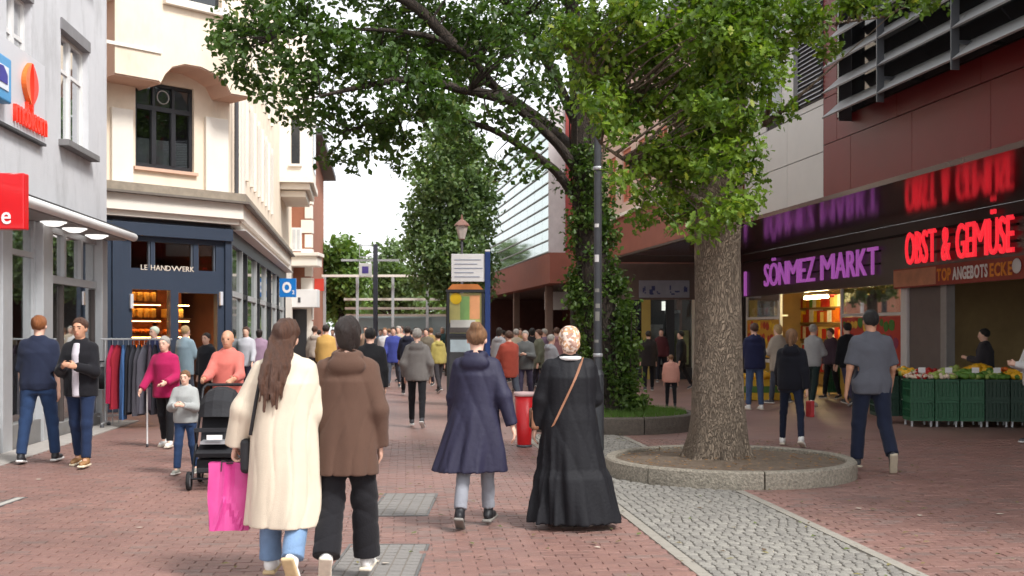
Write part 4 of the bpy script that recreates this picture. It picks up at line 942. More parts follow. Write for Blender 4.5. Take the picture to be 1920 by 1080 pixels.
def leaf_obj(name, clumps, n_per, size, cols, parent, **kw):
    V, T, col, S = leaves(clumps, n_per, size, cols, **kw)
    o = link(name, np_mesh(name, V, None, T, smooth=False, tint=col), m_leaf, parent); o['kind'] = 'stuff'; return S
def limb(mb, pts, rad, seg=12, steps=6, rough=.04, mi=0, wob=0):
    """smooth tapered limb through the points, with a knobbly surface"""
    pts = [Vector(p) for p in pts]; n = len(pts); out = []; rr = []
    for i in range(n-1):
        p0 = pts[max(i-1, 0)]; p1 = pts[i]; p2 = pts[i+1]; p3 = pts[min(i+2, n-1)]
        for k in range(steps):
            t = k/steps; out.append(.5*((2*p1)+(p2-p0)*t+(2*p0-5*p1+4*p2-p3)*t*t+(3*p1-p0-3*p2+p3)*t**3)); rr.append(rad[i]+(rad[i+1]-rad[i])*t)
    out.append(pts[-1]); rr.append(rad[-1]); b0 = len(mb.v)
    mb.tube(out, rr, seg, mi, cap=True)
    if rough:
        ncap = 2*seg
        for i, p in enumerate(out):
            for k in range(seg):
                j = b0+i*seg+k; v = Vector(mb.v[j]); d = (v-p)
                a = noise.noise((v.x*3.2, v.y*3.2, v.z*.9))*1.0+noise.noise((v.x*9, v.y*9, v.z*3.0))*.5
                mb.v[j] = tuple(p+d*(1+rough*a*2.2))
    return mb
def bark(name, c1, c2, sc=9, bump=1.0):
    if name in MATS: return MATS[name]
    m = mat(name, c1, .95, .25, 6); N = m.node_tree.nodes; L = m.node_tree.links; b = N['Principled BSDF']
    tc = N.new('ShaderNodeTexCoord'); mp = N.new('ShaderNodeMapping'); mp.inputs['Scale'].default_value = (1, 1, .30); L.new(tc.outputs['Object'], mp.inputs[0])
    nz = N.new('ShaderNodeTexNoise'); nz.inputs['Scale'].default_value = 5; nz.inputs['Detail'].default_value = 4; L.new(mp.outputs[0], nz.inputs['Vector'])
    ad = N.new('ShaderNodeMix'); ad.data_type = 'RGBA'; ad.blend_type = 'LINEAR_LIGHT'; ad.inputs[0].default_value = .16; L.new(mp.outputs[0], ad.inputs[6]); L.new(nz.outputs['Color'], ad.inputs[7])
    vo = N.new('ShaderNodeTexVoronoi'); vo.feature = 'DISTANCE_TO_EDGE'; vo.inputs['Scale'].default_value = sc*2.2; L.new(ad.outputs[2], vo.inputs['Vector'])
    v2 = N.new('ShaderNodeTexVoronoi'); v2.inputs['Scale'].default_value = sc*2.2; L.new(ad.outputs[2], v2.inputs['Vector'])
    r = N.new('ShaderNodeMapRange'); r.inputs[1].default_value = 0; r.inputs[2].default_value = .16; L.new(vo.outputs['Distance'], r.inputs[0])
    sp = N.new('ShaderNodeSeparateColor'); L.new(v2.outputs['Color'], sp.inputs[0])
    m2 = N.new('ShaderNodeMix'); m2.data_type = 'RGBA'; m2.inputs[6].default_value = c2; m2.inputs[7].default_value = c1; L.new(r.outputs[0], m2.inputs[0])
    m3 = N.new('ShaderNodeMix'); m3.data_type = 'RGBA'; m3.blend_type = 'MULTIPLY'; m3.inputs[0].default_value = 1; L.new(m2.outputs[2], m3.inputs[6])
    r3 = N.new('ShaderNodeMapRange'); r3.inputs[3].default_value = .84; r3.inputs[4].default_value = 1.14; L.new(sp.outputs[0], r3.inputs[0]); L.new(r3.outputs[0], m3.inputs[7])
    L.new(m3.outputs[2], b.inputs['Base Color'])
    h = N.new('ShaderNodeMath'); h.operation = 'ADD'; L.new(r.outputs[0], h.inputs[0]); L.new(nz.outputs['Fac'], h.inputs[1])
    bp = N.new('ShaderNodeBump'); bp.inputs['Strength'].default_value = bump; bp.inputs['Distance'].default_value = .02; L.new(h.outputs[0], bp.inputs['Height']); L.new(bp.outputs[0], b.inputs['Normal'])
    return m
def blobs(lst, Y, dY, dens=1.0, depth=1.2, sd_=3):
    """(px,py,rx,ry[,dens[,Y]]) in the photograph -> ellipsoids at real depth"""
    r = random.Random(sd_); out = []
    for q_ in lst:
        px, py, rx, ry = q_[:4]; de = q_[4] if len(q_) > 4 else 1; yy = q_[5] if len(q_) > 5 else Y+r.uniform(-dY, dY)
        c = P(px, py, yy); a, b = rx*yy/F, ry*yy/F; d = depth*(a+b)/2
        out.append((tuple(c), (a, d, b), max(4, int(dens*de*a*b*d*140+dens*de*a*b*60))))
    return out
def twigs(mb, S, limbs, seed=1, n=160, r0=.012):
    r = random.Random(seed); lp_ = [p for L_ in limbs for p in L_]
    for _ in range(n):
        s = Vector(S[r.randrange(len(S))]); best = min(lp_, key=lambda p: (p-s).length)
        dist = (best-s).length
        if dist > 2.6: continue
        mid = (best+s)/2+Vector((r.gauss(0, .1), r.gauss(0, .1), .06+r.gauss(0, .08)))
        limb(mb, [best, mid, s], [r0+.012*dist, r0*.8, .004], 5, 3, 0)
def path_pts(pts, n=8):
    out = []
    for a, b in zip(pts, pts[1:]):
        for k in range(n): out.append(Vector(a).lerp(Vector(b), k/n))
    return out+[Vector(pts[-1])]
# ---- the big trunk in front
bk1 = bark('bark_brown', C(136, 121, 104), C(104, 91, 78), 19, 1.0)
Y1 = 13.1; t1 = P(1347, 850, Y1); base1 = Vector((t1.x, Y1, .14))
tree1 = empty('street_tree', base1, 0, 'big light-barked tree in the round granite ring, front right', 'tree')
inv = lambda p: Vector(p)-base1
mb = MB(); tp = [inv(base1+Vector((0, 0, -.05))), inv(P(1348, 820, Y1)), inv(P(1347, 760, Y1)), inv(P(1346, 640, Y1)), inv(P(1346, 480, Y1)), inv(P(1350, 330, Y1)), inv(P(1360, 150, Y1)), inv(P(1365, -60, Y1)), inv(P(1370, -260, Y1))]
limb(mb, tp, [.42, .35, .315, .275, .262, .262, .25, .21, .15], 44, 10, .035)
# root flare
for k in range(7):
    a = k*.9+.3; d = Vector((math.cos(a), math.sin(a), 0)); limb(mb, [d*.22+Vector((0, 0, .45)), d*.30+Vector((0, 0, .16)), d*.39+Vector((0, 0, .02)), d*.50+Vector((0, 0, -.06))], [.09, .10, .08, .04], 10, 4, .05)
mb.build('trunk', bk1, tree1)
br = [[P(1350, 400, Y1), P(1280, 330, 11.8), P(1200, 290, 11.3), P(1140, 250, 11)], [P(1352, 300, Y1), P(1260, 190, 12), P(1150, 130, 11.6), P(1070, 60, 11.3)], [P(1355, 240, Y1), P(1300, 100, 12.6), P(1230, 0, 12.6)], [P(1358, 200, Y1), P(1430, 110, 12.8), P(1520, 30, 13), P(1700, 0, 13)],
      [P(1350, 430, Y1), P(1330, 390, 12.6), P(1290, 395, 12.1)], [P(1355, 330, Y1), P(1420, 240, 12.3), P(1470, 215, 12.1)], [P(1350, 380, Y1), P(1300, 350, 13.3), P(1220, 330, 13.9)], [P(1362, 60, Y1), P(1450, -120, 13), P(1560, -160, 13.4)], [P(1362, 40, Y1), P(1280, -120, 12), P(1150, -160, 11.6)]]
br = [[p if abs(p.y-Y1) < .01 else Vector((p.x, p.y+.9, p.z+.05)) for p in L_] for L_ in br]
mb = MB()
for L_ in br: limb(mb, [inv(p) for p in L_], [.06, .04, .026, .012][:len(L_)] if len(L_) == 4 else [.055, .035, .012], 8, 5, .05)
bl1 = blobs([(1075, 55, 55, 50, .9), (1130, 120, 70, 55), (1185, 40, 85, 65), (1245, 110, 70, 65), (1185, 205, 70, 50), (1135, 250, 45, 30, .8), (1120, 190, 40, 40, .8), (1290, 190, 60, 55), (1230, 290, 70, 42), (1300, 300, 60, 50), (1290, 395, 60, 34, 1.2), (1370, 385, 48, 30, 1.1), (1225, 370, 50, 26, .8), (1395, 320, 28, 45, .8),
      (1425, 60, 75, 60), (1440, 150, 45, 40), (1462, 215, 36, 22, .8), (1340, 30, 80, 60), (1330, 240, 50, 70, 1, 11.9), (1350, 130, 60, 70, 1, 11.9), (1500, 30, 60, 36), (1545, 85, 28, 26, .9), (1600, 0, 60, 26), (1690, -2, 60, 16), (1740, 8, 26, 18, .9), (1200, 420, 24, 18, .5), (1262, 345, 30, 30), (1180, 330, 28, 22, .6), (1340, 60, 60, 60, 1, 11.4), (1400, 110, 50, 60, 1, 11.5), (1335, 190, 50, 50, .9, 11.4), (1395, 230, 40, 50, .8, 11.5), (1345, 300, 50, 45, .9, 11.4), (1400, 380, 36, 34, .9, 11.5), (1310, 425, 40, 22, .8, 11.5), (1350, 400, 44, 30, .9, 11.3), (1370, 0, 70, 50, 1, 11.5)], 12.5, 1.0, 2.7)
bl1 += blobs([(1180, -120, 200, 100), (1380, -130, 200, 110), (1560, -130, 160, 90), (1300, -260, 220, 110)], 12.4, .6, .35)
S = leaf_obj('crown', [((c[0]-base1.x, c[1]-base1.y, c[2]-base1.z), r_, n_) for c, r_, n_ in bl1], 22, .080, [(.034, .082, .010, 1), (.185, .280, .028, 1), (.28, .32, .05, 1)], tree1, seed=11, spread=.16, lobed=True); print('TREE1', len(S))
twigs(mb, S, [path_pts([inv(p) for p in L_]) for L_ in br], 3, 200, .008)
mb.build('branches', bk1, tree1)
# ---- the dark ivy-clad tree behind it
bk2 = bark('bark_dark', C(66, 56, 48), C(38, 32, 28), 14, .8)
Y2 = 19.4; t2 = P(1140, 780, Y2); base2 = Vector((t2.x, Y2, .24))
tree2 = empty('street_tree', base2, 0, 'tall dark leaning tree whose wide crown overhangs the street', 'tree'); inv2 = lambda p: Vector(p)-base2
tr2 = [P(1141, 790, Y2), P(1137, 740, Y2), P(1127, 620, Y2), P(1110, 470, Y2), P(1097, 330, Y2), P(1090, 200, Y2), P(1076, 60, Y2), P(1060, -140, Y2)]
mb = MB(); limb(mb, [inv2(p) for p in tr2], [.42, .34, .30, .27, .23, .19, .14, .07], 28, 8, .05)
mb.build('trunk', bk2, tree2)
br2 = [[P(1100, 350, Y2), P(1045, 270, 19), P(950, 185, 18.4), P(850, 85, 17.8), P(700, 55, 17.2), P(520, 70, 16.8)], [P(1105, 420, Y2), P(1050, 330, 19.2), P(985, 280, 18.8), P(900, 235, 18.4), P(760, 215, 17.9), P(640, 250, 17.4)], [P(1094, 260, Y2), P(1010, 90, 19.5), P(900, -40, 19.2), P(720, -110, 18.6)],
       [P(1090, 200, Y2), P(1140, 60, 20.2), P(1200, -60, 20.6)], [P(1095, 300, Y2), P(1010, 220, 20.6), P(900, 150, 21.4), P(780, 120, 21.8)], [P(950, 185, 18.4), P(880, 170, 17.6), P(760, 150, 17), P(600, 180, 16.6)], [P(850, 85, 17.8), P(760, 0, 17.4), P(620, -40, 17)]]
mb = MB()
rads = [.10, .078, .062, .046, .032, .02]
for L_ in br2: limb(mb, [inv2(p) for p in L_], rads[:len(L_)-1]+[.02], 8, 5, .05)
bl2 = blobs([(425, 85, 38, 42), (420, 55, 36, 36, .8), (480, 55, 65, 55), (460, 130, 55, 38), (510, 165, 45, 25, .9), (560, 50, 80, 65), (560, 140, 75, 50), (560, 210, 50, 28, 1.0), (630, 220, 55, 45), (660, 120, 85, 75), (655, 300, 34, 20, .7), (690, 285, 34, 22, .7), (620, 285, 22, 16, .5), (710, 235, 65, 45), (760, 60, 85, 75), (770, 160, 85, 65), (755, 260, 55, 34, .9), (745, 300, 25, 14, .6), (805, 300, 34, 22, .7),
       (850, 70, 80, 70, .75), (860, 150, 70, 50, .6), (830, 215, 70, 45, .8), (880, 265, 50, 35, .8), (940, 60, 80, 60, .8), (950, 150, 60, 60, .45), (1010, 110, 50, 70, .6), (930, 225, 50, 40, .6), (990, 240, 45, 40, .5), (990, 310, 34, 25, .5), (1030, 180, 40, 60, .6), (1060, 60, 60, 50), (940, 300, 40, 34, .6)], 17.8, 1.3, .8)
bl2 += blobs([(470, -50, 90, 70), (640, -60, 120, 80), (820, -70, 130, 80), (980, -80, 140, 90), (1100, -60, 120, 80), (760, -200, 260, 110)], 18.4, 1.0, .3)
bl2 += blobs([(820, 100, 150, 70), (960, 40, 150, 70), (1120, 80, 70, 60)], 21.5, .5, .3)
S = leaf_obj('crown', [((c[0]-base2.x, c[1]-base2.y, c[2]-base2.z), r_, n_) for c, r_, n_ in bl2], 19, .112, [(.030, .066, .012, 1), (.072, .130, .024, 1), (.14, .18, .05, 1)], tree2, seed=21, spread=.22)
twigs(mb, S, [path_pts([inv2(p) for p in L_]) for L_ in br2], 5, 340, .009)
mb.build('branches', bk2, tree2)
# ivy on its trunk
iv = empty('ivy', base2, 0, 'ivy climbing the dark leaning trunk behind the lamp post', 'plant')
r_ = random.Random(2); cl = []
for k in range(115):
    t = r_.random(); py = 770-t*470; i = next(j for j in range(len(tr2)-1) if tr2[j].z <= P(1100, py, Y2).z <= tr2[j+1].z) if P(1100, py, Y2).z < tr2[-1].z else 3
    a, b = tr2[i], tr2[i+1]; q_ = a.lerp(b, (P(1100, py, Y2).z-a.z)/(b.z-a.z)); an = r_.random()*6.28; rd = (.36-.14*t)+r_.random()*.14
    p = q_+Vector((math.cos(an)*rd, math.sin(an)*rd, 0)); cl.append((tuple(inv2(p)), (.17, .17, .30), 8))
leaf_obj('foliage', cl, 10, .085, [(.030, .066, .014, 1), (.085, .14, .026, 1), (.14, .19, .05, 1)], iv, seed=31, spread=.12)
mb = MB()
for k in range(6):
    a = k*1.1; limb(mb, [inv2(tr2[j])+Vector((math.cos(a+j*.2)*(.36-.03*j), math.sin(a+j*.2)*(.36-.03*j), 0)) for j in range(1, 6)], [.03, .025, .022, .018, .01], 6, 4, .1)
mb.build('stems', bk2, iv)
sh_ = Vector((P(1178, 0, 19.2).x, 19.2, .25)); s2 = empty('shrub', sh_, 0, 'leafy shrub beside the ivy-clad trunk in the rear ring', 'shrub')
leaf_obj('foliage', [((0, 0, .45), (.19, .2, .38), 34), ((.02, 0, 1.1), (.16, .18, .4), 32), ((-.06, .05, 1.65), (.14, .16, .35), 26), ((.12, -.1, .2), (.22, .22, .14), 24)], 10, .095, [(.04, .085, .016, 1), (.12, .19, .035, 1), (.16, .22, .06, 1)], s2, seed=33, spread=.13)
mb = MB()
for k in range(7): limb(mb, [(0, 0, -.06), (math.cos(k)*.08, math.sin(k)*.08, .6), (math.cos(k)*.16, math.sin(k)*.16, 1.2+.12*k)], [.02, .014, .005], 6, 4, .1)
mb.build('stems', bk2, s2)
# ---- columnar tree and the far trees
def plain_tree(label, Y, pxb, lst, size, cols, seed, n_per=10, dens=1, depth=1.2, r0=.22, ztop=None, group=None):
    g = P(pxb, 0, Y); bs_ = Vector((g.x, Y, 0)); e = empty('street_tree', bs_, 0, label, 'tree', group)
    bl = blobs(lst, Y, .8, dens, depth, seed); bl = [((c[0]-bs_.x, c[1]-bs_.y, c[2]), r_, n_) for c, r_, n_ in bl]
    S = leaf_obj('crown', bl, n_per, size, cols, e, seed=seed, spread=size*1.6)
    top = max(c[2] for c, _, _ in bl); mb = MB(); limb(mb, [(0, 0, -.05), (.03, 0, top*.3), (-.05, 0, top*.6), (0, 0, top*.9)], [r0, r0*.8, r0*.5, r0*.12], 12, 6, .05)
    r = random.Random(seed)
    for k in range(22):
        s = Vector(S[r.randrange(len(S))]); z = max(.8, min(s.z*.75, top*.8)); limb(mb, [(0, 0, z), (s.x*.5, s.y*.5, (z+s.z)/2+.1), tuple(s)], [r0*.3, r0*.15, .01], 6, 3, .05)
    mb.build('trunk', bk2, e); return e
g_mid = [(.080, .135, .055, 1), (.18, .26, .105, 1), (.23, .28, .13, 1)]
plain_tree('dense columnar green tree standing behind the white notice board', 42, 845, [(840, 215, 42, 34), (845, 265, 62, 45), (830, 330, 66, 50), (870, 330, 62, 55), (820, 400, 60, 50), (880, 410, 55, 55), (810, 470, 55, 50), (870, 480, 60, 55), (830, 525, 60, 40), (895, 530, 36, 40), (785, 440, 26, 30, .8), (912, 360, 26, 40, .8), (860, 190, 20, 20, .7)], .17, g_mid, 41, 12, .9, 1.0, .24)
g_far = [(.08, .15, .04, 1), (.17, .26, .07, 1), (.2, .27, .08, 1)]
plain_tree('bright green round tree at the end of the street, left of the mast', 62, 640, [(640, 475, 40, 32), (622, 520, 34, 40), (660, 525, 38, 42), (640, 560, 44, 36), (612, 570, 22, 26)], .30, g_far, 51, 9, .5, 1.0, .25)
plain_tree('hazy green tree behind the sign mast, right side', 70, 735, [(735, 478, 34, 30, .7), (725, 520, 40, 34), (755, 535, 36, 36), (715, 560, 30, 30), (760, 570, 30, 28)], .30, [(.08, .13, .05, 1), (.15, .21, .08, 1)], 52, 9, .45, 1.0, .22)
plain_tree('low dark green tree far behind the crowd on the left', 85, 575, [(560, 560, 40, 30), (600, 575, 40, 26), (540, 590, 34, 24)], .32, g_mid, 53, 8, .3)
plain_tree('pale green tree farthest away behind the stop shelter', 95, 800, [(800, 545, 40, 26), (840, 560, 44, 28), (770, 570, 40, 24), (880, 570, 40, 26)], .34, g_far, 54, 8, .3)
# hedge-like wood closing the view
hb = [((x, 118+random.uniform(-4, 4), random.uniform(1.5, 4.5)), (4, 3, 2.6), 70) for x in np.arange(-75, 60, 3.2)]
V, T, col, S = leaves(hb, 8, .6, g_far, seed=61, spread=1.0)
o = link('far_wood', np_mesh('far_wood', V, None, T, smooth=False, tint=col), m_leaf); tag(o, 'band of far green trees closing the street', 'trees', None, 'stuff')
# ================================================================ STREET FURNITURE
# lamp post with stickers
lpp = P(1121, 0, 15.6); lamp = empty('lamp_post', (lpp.x, 15.6, 0), 0, 'slim grey lamp post with stickers in front of the ivy-clad tree', 'lamp post')
m_pole = mat('pole_grey', C(76, 78, 82), .5, .15, 6, metal=.3)
zl = P(0, 92, 15.6).z
MB().tube([(0, 0, 0), (0, 0, 1.05)], .085, 16).tube([(0, 0, 1.05), (0, 0, 1.12)], [.085, .06], 16).tube([(0, 0, 1.1), (0, 0, zl)], [.060, .048], 16).build('pole', m_pole, lamp)
for z, m_, h_ in ((2.62, m_white, .10), (2.20, mat('sticker_pale', C(140, 138, 132), .6), .05), (1.80, mat('sticker_pale', C(140, 138, 132), .6), .13), (1.50, mat('sticker_pale', C(140, 138, 132)), .04), (3.1, m_white, .05), (1.98, mat('sticker_pale', C(140, 138, 132)), .06)):
    b = MB(); b.lathe([(.0610, 0), (.0612, h_)], (0, 0, z), 12, a0=math.radians(215+40*(z % .5)), a1=math.radians(275+40*(z % .5))); b.build('sticker', m_, lamp)
for z in (1.30, 3.9): MB().lathe([(.062, 0), (.068, .005), (.068, .045), (.062, .05)], (0, 0, z), 16).build('clamp_ring', m_alu, lamp)
b = MB(); b.tube([(0, 0, zl), (-.1, -.02, zl+.10), (.3, -.1, zl+.14), (.62, -.2, zl+.12)], .025, 8); b.build('arm', m_pole, lamp)
MB().lathe([(.01, .10), (.12, .09), (.20, .03), (.21, 0), (.16, -.05), (.01, -.07)], (-.06, 0, zl+.02), 18).build('lamp_head', mat('lamp_brown', C(104, 70, 56), .5), lamp)
MB().lathe([(.01, .08), (.10, .07), (.16, .02), (.16, 0), (.01, -.05)], (.62, -.2, zl+.06), 18).build('lamp_head', mat('lamp_brown', C(104, 70, 56), .5), lamp)
# notice board with blue post
Yn = 24.5; nb0 = empty('notice_board', (P(914, 0, Yn).x, Yn, 0), 0, 'white notice board on a tall blue post', 'sign'); sx_ = lambda px: P(px, 0, Yn).x-nb0.location.x; sz_ = lambda py: P(0, py, Yn).z
m_bluep = mat('post_blue', C(24, 52, 108), .4, .08)
part('post', m_bluep, nb0, (-.06, .06, 0, .12, 0, sz_(472)), bev=.015); part('post_cap', m_white, nb0, (-.055, .055, .005, .115, sz_(472)+.002, sz_(468)), bev=.01)
part('panel', m_white, nb0, (sx_(846), -.062, .03, .08, sz_(528), sz_(476)), bev=.008)
for k in range(5): part('text_line', mat('text_grey', C(150, 156, 172), .6), nb0, (sx_(852), sx_(852)+(.58, .5, .62, .42, .55)[k], .0245, .0295, sz_(486+k*8)-.02, sz_(486+k*8)))
# poster column
Yp = 25.2; pc = empty('poster_stand', (P(872, 0, Yp).x, Yp, 0), 0, 'dark framed poster stand with colourful poster and orange roof', 'advert'); sx_ = lambda px: P(px, 0, Yp).x-pc.location.x; sz_ = lambda py: P(0, py, Yp).z
x0, x1 = sx_(838), sx_(908)
fr = part('frame', mat('stand_dark', C(40, 42, 46), .4), pc, (x0, x0+.06, -.08, .10, 0, sz_(548)), (x1-.06, x1, -.08, .10, 0, sz_(548)), (x0+.06, x1-.06, -.07, .09, 0, .45), (x0+.06, x1-.06, -.07, .09, sz_(631), sz_(625)), (x0-.02, x1+.02, -.10, .12, sz_(548)+.001, sz_(543)))
b = MB().prism([(x0+.02, sz_(543)), (x1-.02, sz_(543)), (x1-.14, sz_(533)), (x0+.12, sz_(533))], -.09, .11); b.build('roof', mat('stand_orange', C(196, 120, 60), .5, .15, 5), pc)
def flat(nm, a, b_, c_, d_, col, y_): part(nm, mat('print_%d_%d_%d' % tuple(int(v*255) for v in col[:3]), col, .35, .12, 6), pc, (a, b_, y_, y_+.006, c_, d_))
flat('poster', x0+.06, x1-.06, sz_(625), sz_(550), C(206, 200, 120), -.045)
flat('poster_patch', x0+.30, sx_(880), sz_(600), sz_(556), C(128, 170, 96), -.0515); flat('poster_patch', sx_(881), x1-.1, sz_(598), sz_(554), C(226, 160, 110), -.0515); flat('poster_patch', x0+.06, x1-.06, sz_(624), sz_(606), C(92, 84, 78), -.0515); flat('poster_patch', x0+.08, x1-.2, sz_(614), sz_(600), C(214, 214, 206), -.0575)
b = MB().prism([(sx_(855)+.13*math.cos(a*.5236), sz_(560)+.13*math.sin(a*.5236)) for a in range(12)], -.064, -.0578); b.build('poster_sun', mat('sun_yellow', C(240, 200, 20), .5), pc)
flat('notice_sheet', x0+.08, sx_(885), sz_(660), sz_(637), C(190, 208, 214), -.06); part('lower_panel', mat('stand_grey', C(70, 72, 74), .5), pc, (x0+.06, x1-.06, -.05, .06, .45, sz_(631)))
# classic lantern
Yl = 31; ln0 = empty('lantern_post', (P(866, 0, Yl).x, Yl, 0), 0, 'old style lantern on a thin post before the columnar tree', 'lamp post'); z0 = P(0, 448, Yl).z
MB().tube([(0, 0, 0), (0, 0, .8), (0, 0, .82), (0, 0, z0)], [.10, .08, .05, .035], 12).build('post', m_slate, ln0)
MB().lathe([(.08, 0), (.17, .34), (.17, .36)], (0, 0, z0), 6, smooth=False).build('glass', mat('lantern_glass', C(190, 180, 172), .3), ln0)
MB().lathe([(.22, .36), (.20, .40), (.10, .50), (.04, .54), (.02, .66), (.001, .68)], (0, 0, z0), 6, smooth=False).lathe([(.01, -.03), (.09, -.02), (.09, 0)], (0, 0, z0), 12).build('cap', mat('lantern_cap', C(120, 84, 72), .5), ln0)
# transport sign mast
Ym = 46; ms = empty('sign_mast', (P(704, 0, Ym).x, Ym, 0), 0, 'dark mast with a white and violet transport sign and arms', 'sign'); sx_ = lambda px: P(px, 0, Ym).x-ms.location.x; sz_ = lambda py: P(0, py, Ym).z
part('mast', mat('mast_dark', C(64, 66, 78), .5), ms, (-.09, .09, -.09, .09, 0, sz_(458)), bev=.02)
part('arm', m_alu, ms, (sx_(640), sx_(760), -.05, .05, sz_(490), sz_(486)))
part('sign_panel', m_white, ms, (sx_(674), sx_(698), -.18, -.10, sz_(519), sz_(494)), bev=.02); part('sign_emblem', mat('violet_sign', C(86, 72, 150), .5), ms, (sx_(680), sx_(692), -.19, -.181, sz_(513), sz_(500)))
part('sign_frame', m_alu, ms, (sx_(674), sx_(698), -.12, -.08, sz_(461), sz_(459)), (sx_(674), sx_(698), -.12, -.08, sz_(483), sz_(481)), (sx_(674), sx_(675), -.12, -.08, sz_(480.9), sz_(461.1)))
# stop shelter with pale roof bars
Yt = 52; ts = empty('stop_shelter', (P(730, 0, Yt).x, Yt, 0), 0, 'long pale stop shelter with roof bars at the end of the street', 'shelter'); sx_ = lambda px: P(px, 0, Yt).x-ts.location.x; sz_ = lambda py: P(0, py, Yt).z
for py in (517, 560, 577, 590): part('roof_bar', m_palew, ts, (sx_(604 if py == 517 else 640), sx_(840), -.1+(py-517)*.02, .05+(py-517)*.02, sz_(py+2.5), sz_(py-2)))
for px in (606, 668, 735, 800, 838): part('post', m_alu, ts, (sx_(px)-.06, sx_(px)+.06, .3, .42, 0, sz_(515)))
part('rear_glass', mat('shelter_glass', C(150, 168, 170), .1, .1, 1), ts, (sx_(645), sx_(838), 1.6, 1.65, .3, sz_(592)))
# red wheeled bin
rbp = G(983, 838); rbn = empty('litter_bin', rbp, 0, 'red tapered litter bin with pale rim between the two women', 'bin'); hb_ = (838-735)*rbp.y/F
MB().lathe([(.001, .03), (.095, .03), (.10, .04), (.135, hb_-.06), (.135, hb_-.06)], seg=20).lathe([(.135, hb_-.06), (.12, hb_-.06), (.10, .1)], seg=20).build('body', mat('bin_red', C(196, 24, 30), .4, .08, 5), rbn)
MB().lathe([(.13, hb_-.061), (.15, hb_-.05), (.15, hb_), (.125, hb_), (.12, hb_-.05)], seg=20).build('rim', mat('bin_rim', C(222, 190, 186), .5), rbn); MB().lathe([(.001, 0), (.11, 0), (.11, .035), (.001, .035)], seg=20).build('base', m_slate, rbn)
# ---------------------------------------------------------------- clothes rack
rk = G(256, 800); rack = empty('clothes_rail', rk, math.radians(8), 'metal clothes rail hung with garments at the side street', 'clothes rail'); rz_ = 1.52; rl = .52
b = MB()
b.tube([(-rl, 0, .08), (-rl, 0, rz_)], .016, 8).tube([(rl, 0, .08), (rl, 0, rz_)], .016, 8).tube([(-rl-.08, 0, rz_), (rl+.08, 0, rz_)], .016, 8); b.build('rail', m_alu, rack)
for s in (-1, 1):
    MB().tube([(s*rl, -.28, .08), (s*rl, .28, .08)], .016, 8).build('foot', m_alu, rack)
    for t in (-.26, .26): MB().lathe([(.001, 0), (.035, 0), (.035, .06), (.001, .06)], (s*rl, t, 0), 12).build('castor', m_slate, rack)
gcol = [('raspberry pink', C(176, 32, 74)), ('crimson', C(160, 30, 48)), ('mid blue', C(74, 112, 164)), ('black', C(36, 36, 42)), ('charcoal', C(58, 58, 66)), ('dark grey', C(78, 76, 84)), ('slate grey', C(96, 94, 104)), ('plum grey', C(84, 70, 82)), ('soft black', C(44, 42, 50)), ('navy', C(36, 42, 64))]
for k, (nm, col) in enumerate(gcol):
    x = -rl+.12+k*(2*rl-.24)/9; c_, s_ = math.cos(.14), math.sin(.14); pos = rk+Vector((x*c_, x*s_, 0))
    e = empty('hanging_garment', pos, math.radians(8)+math.pi/2+random.uniform(-.3, .2), nm+' garment hanging on the clothes rail', 'garment', 'garments on the rail')
    L_ = (1.0, 1.1, 1.28, 1.2, 1.15, 1.22, 1.18, 1.12, 1.2, 1.1)[k]; prof = []
    n = 18; vs = []; Z = np.linspace(rz_-.10, rz_-.10-L_, 14)
    for i, z in enumerate(Z):
        t = i/13; wx = .05+.19*min(1, t*5)+.03*t; wy = .028+.03*min(1, t*3)
        for a in range(n):
            th = 2*math.pi*a/n; f = 1+.16*math.sin(5*th+k+2*t)*min(1, t*2); vs.append((wx*math.cos(th)*f, wy*math.sin(th)*f, z))
    b = MB().add(vs, [[i*n+a, (i+1)*n+a, (i+1)*n+(a+1) % n, i*n+(a+1) % n] for i in range(13) for a in range(n)]+[list(range(n))[::-1]], 0, True)
    b.build('cloth', mat('garment_'+nm.replace(' ', '_'), col, .9, .15, 8, bump=.2, bscale=60), e)
    MB().tube([(0, 0, rz_-.11), (0, 0, rz_+.005), (0, .03, rz_+.022)], .004, 6).build('hanger', m_alu, e)
# second small rail with a dark bag-like basket left of it
bk = G(196, 795); bsk = empty('wire_basket_stand', bk, 0, 'small wire stand with a black bag by the grey shop corner', 'stand')
b = MB()
for sx2 in (-.2, .2):
    for sy2 in (-.16, .16): b.tube([(sx2, sy2, 0), (sx2, sy2, .62)], .010, 6)
for z in (.15, .62): b.tube([(-.2, -.16, z), (.2, -.16, z), (.2, .16, z), (-.2, .16, z), (-.2, -.16, z)], .009, 6)
b.build('frame', m_alu, bsk); 
bag = empty('black_bag', bk+Vector((0, 0, .62)), .2, 'rounded black bag resting on the wire stand', 'bag')
MB().ball((0, 0, .20), (.24, .17, .21), 16, 10).build('body', mat('bag_black', C(28, 28, 32), .6, .2, 8), bag); MB().tube([(-.12, 0, .36), (-.08, 0, .50), (.08, 0, .50), (.12, 0, .36)], .014, 6).build('handle', mat('bag_black', C(28, 28, 32)), bag)
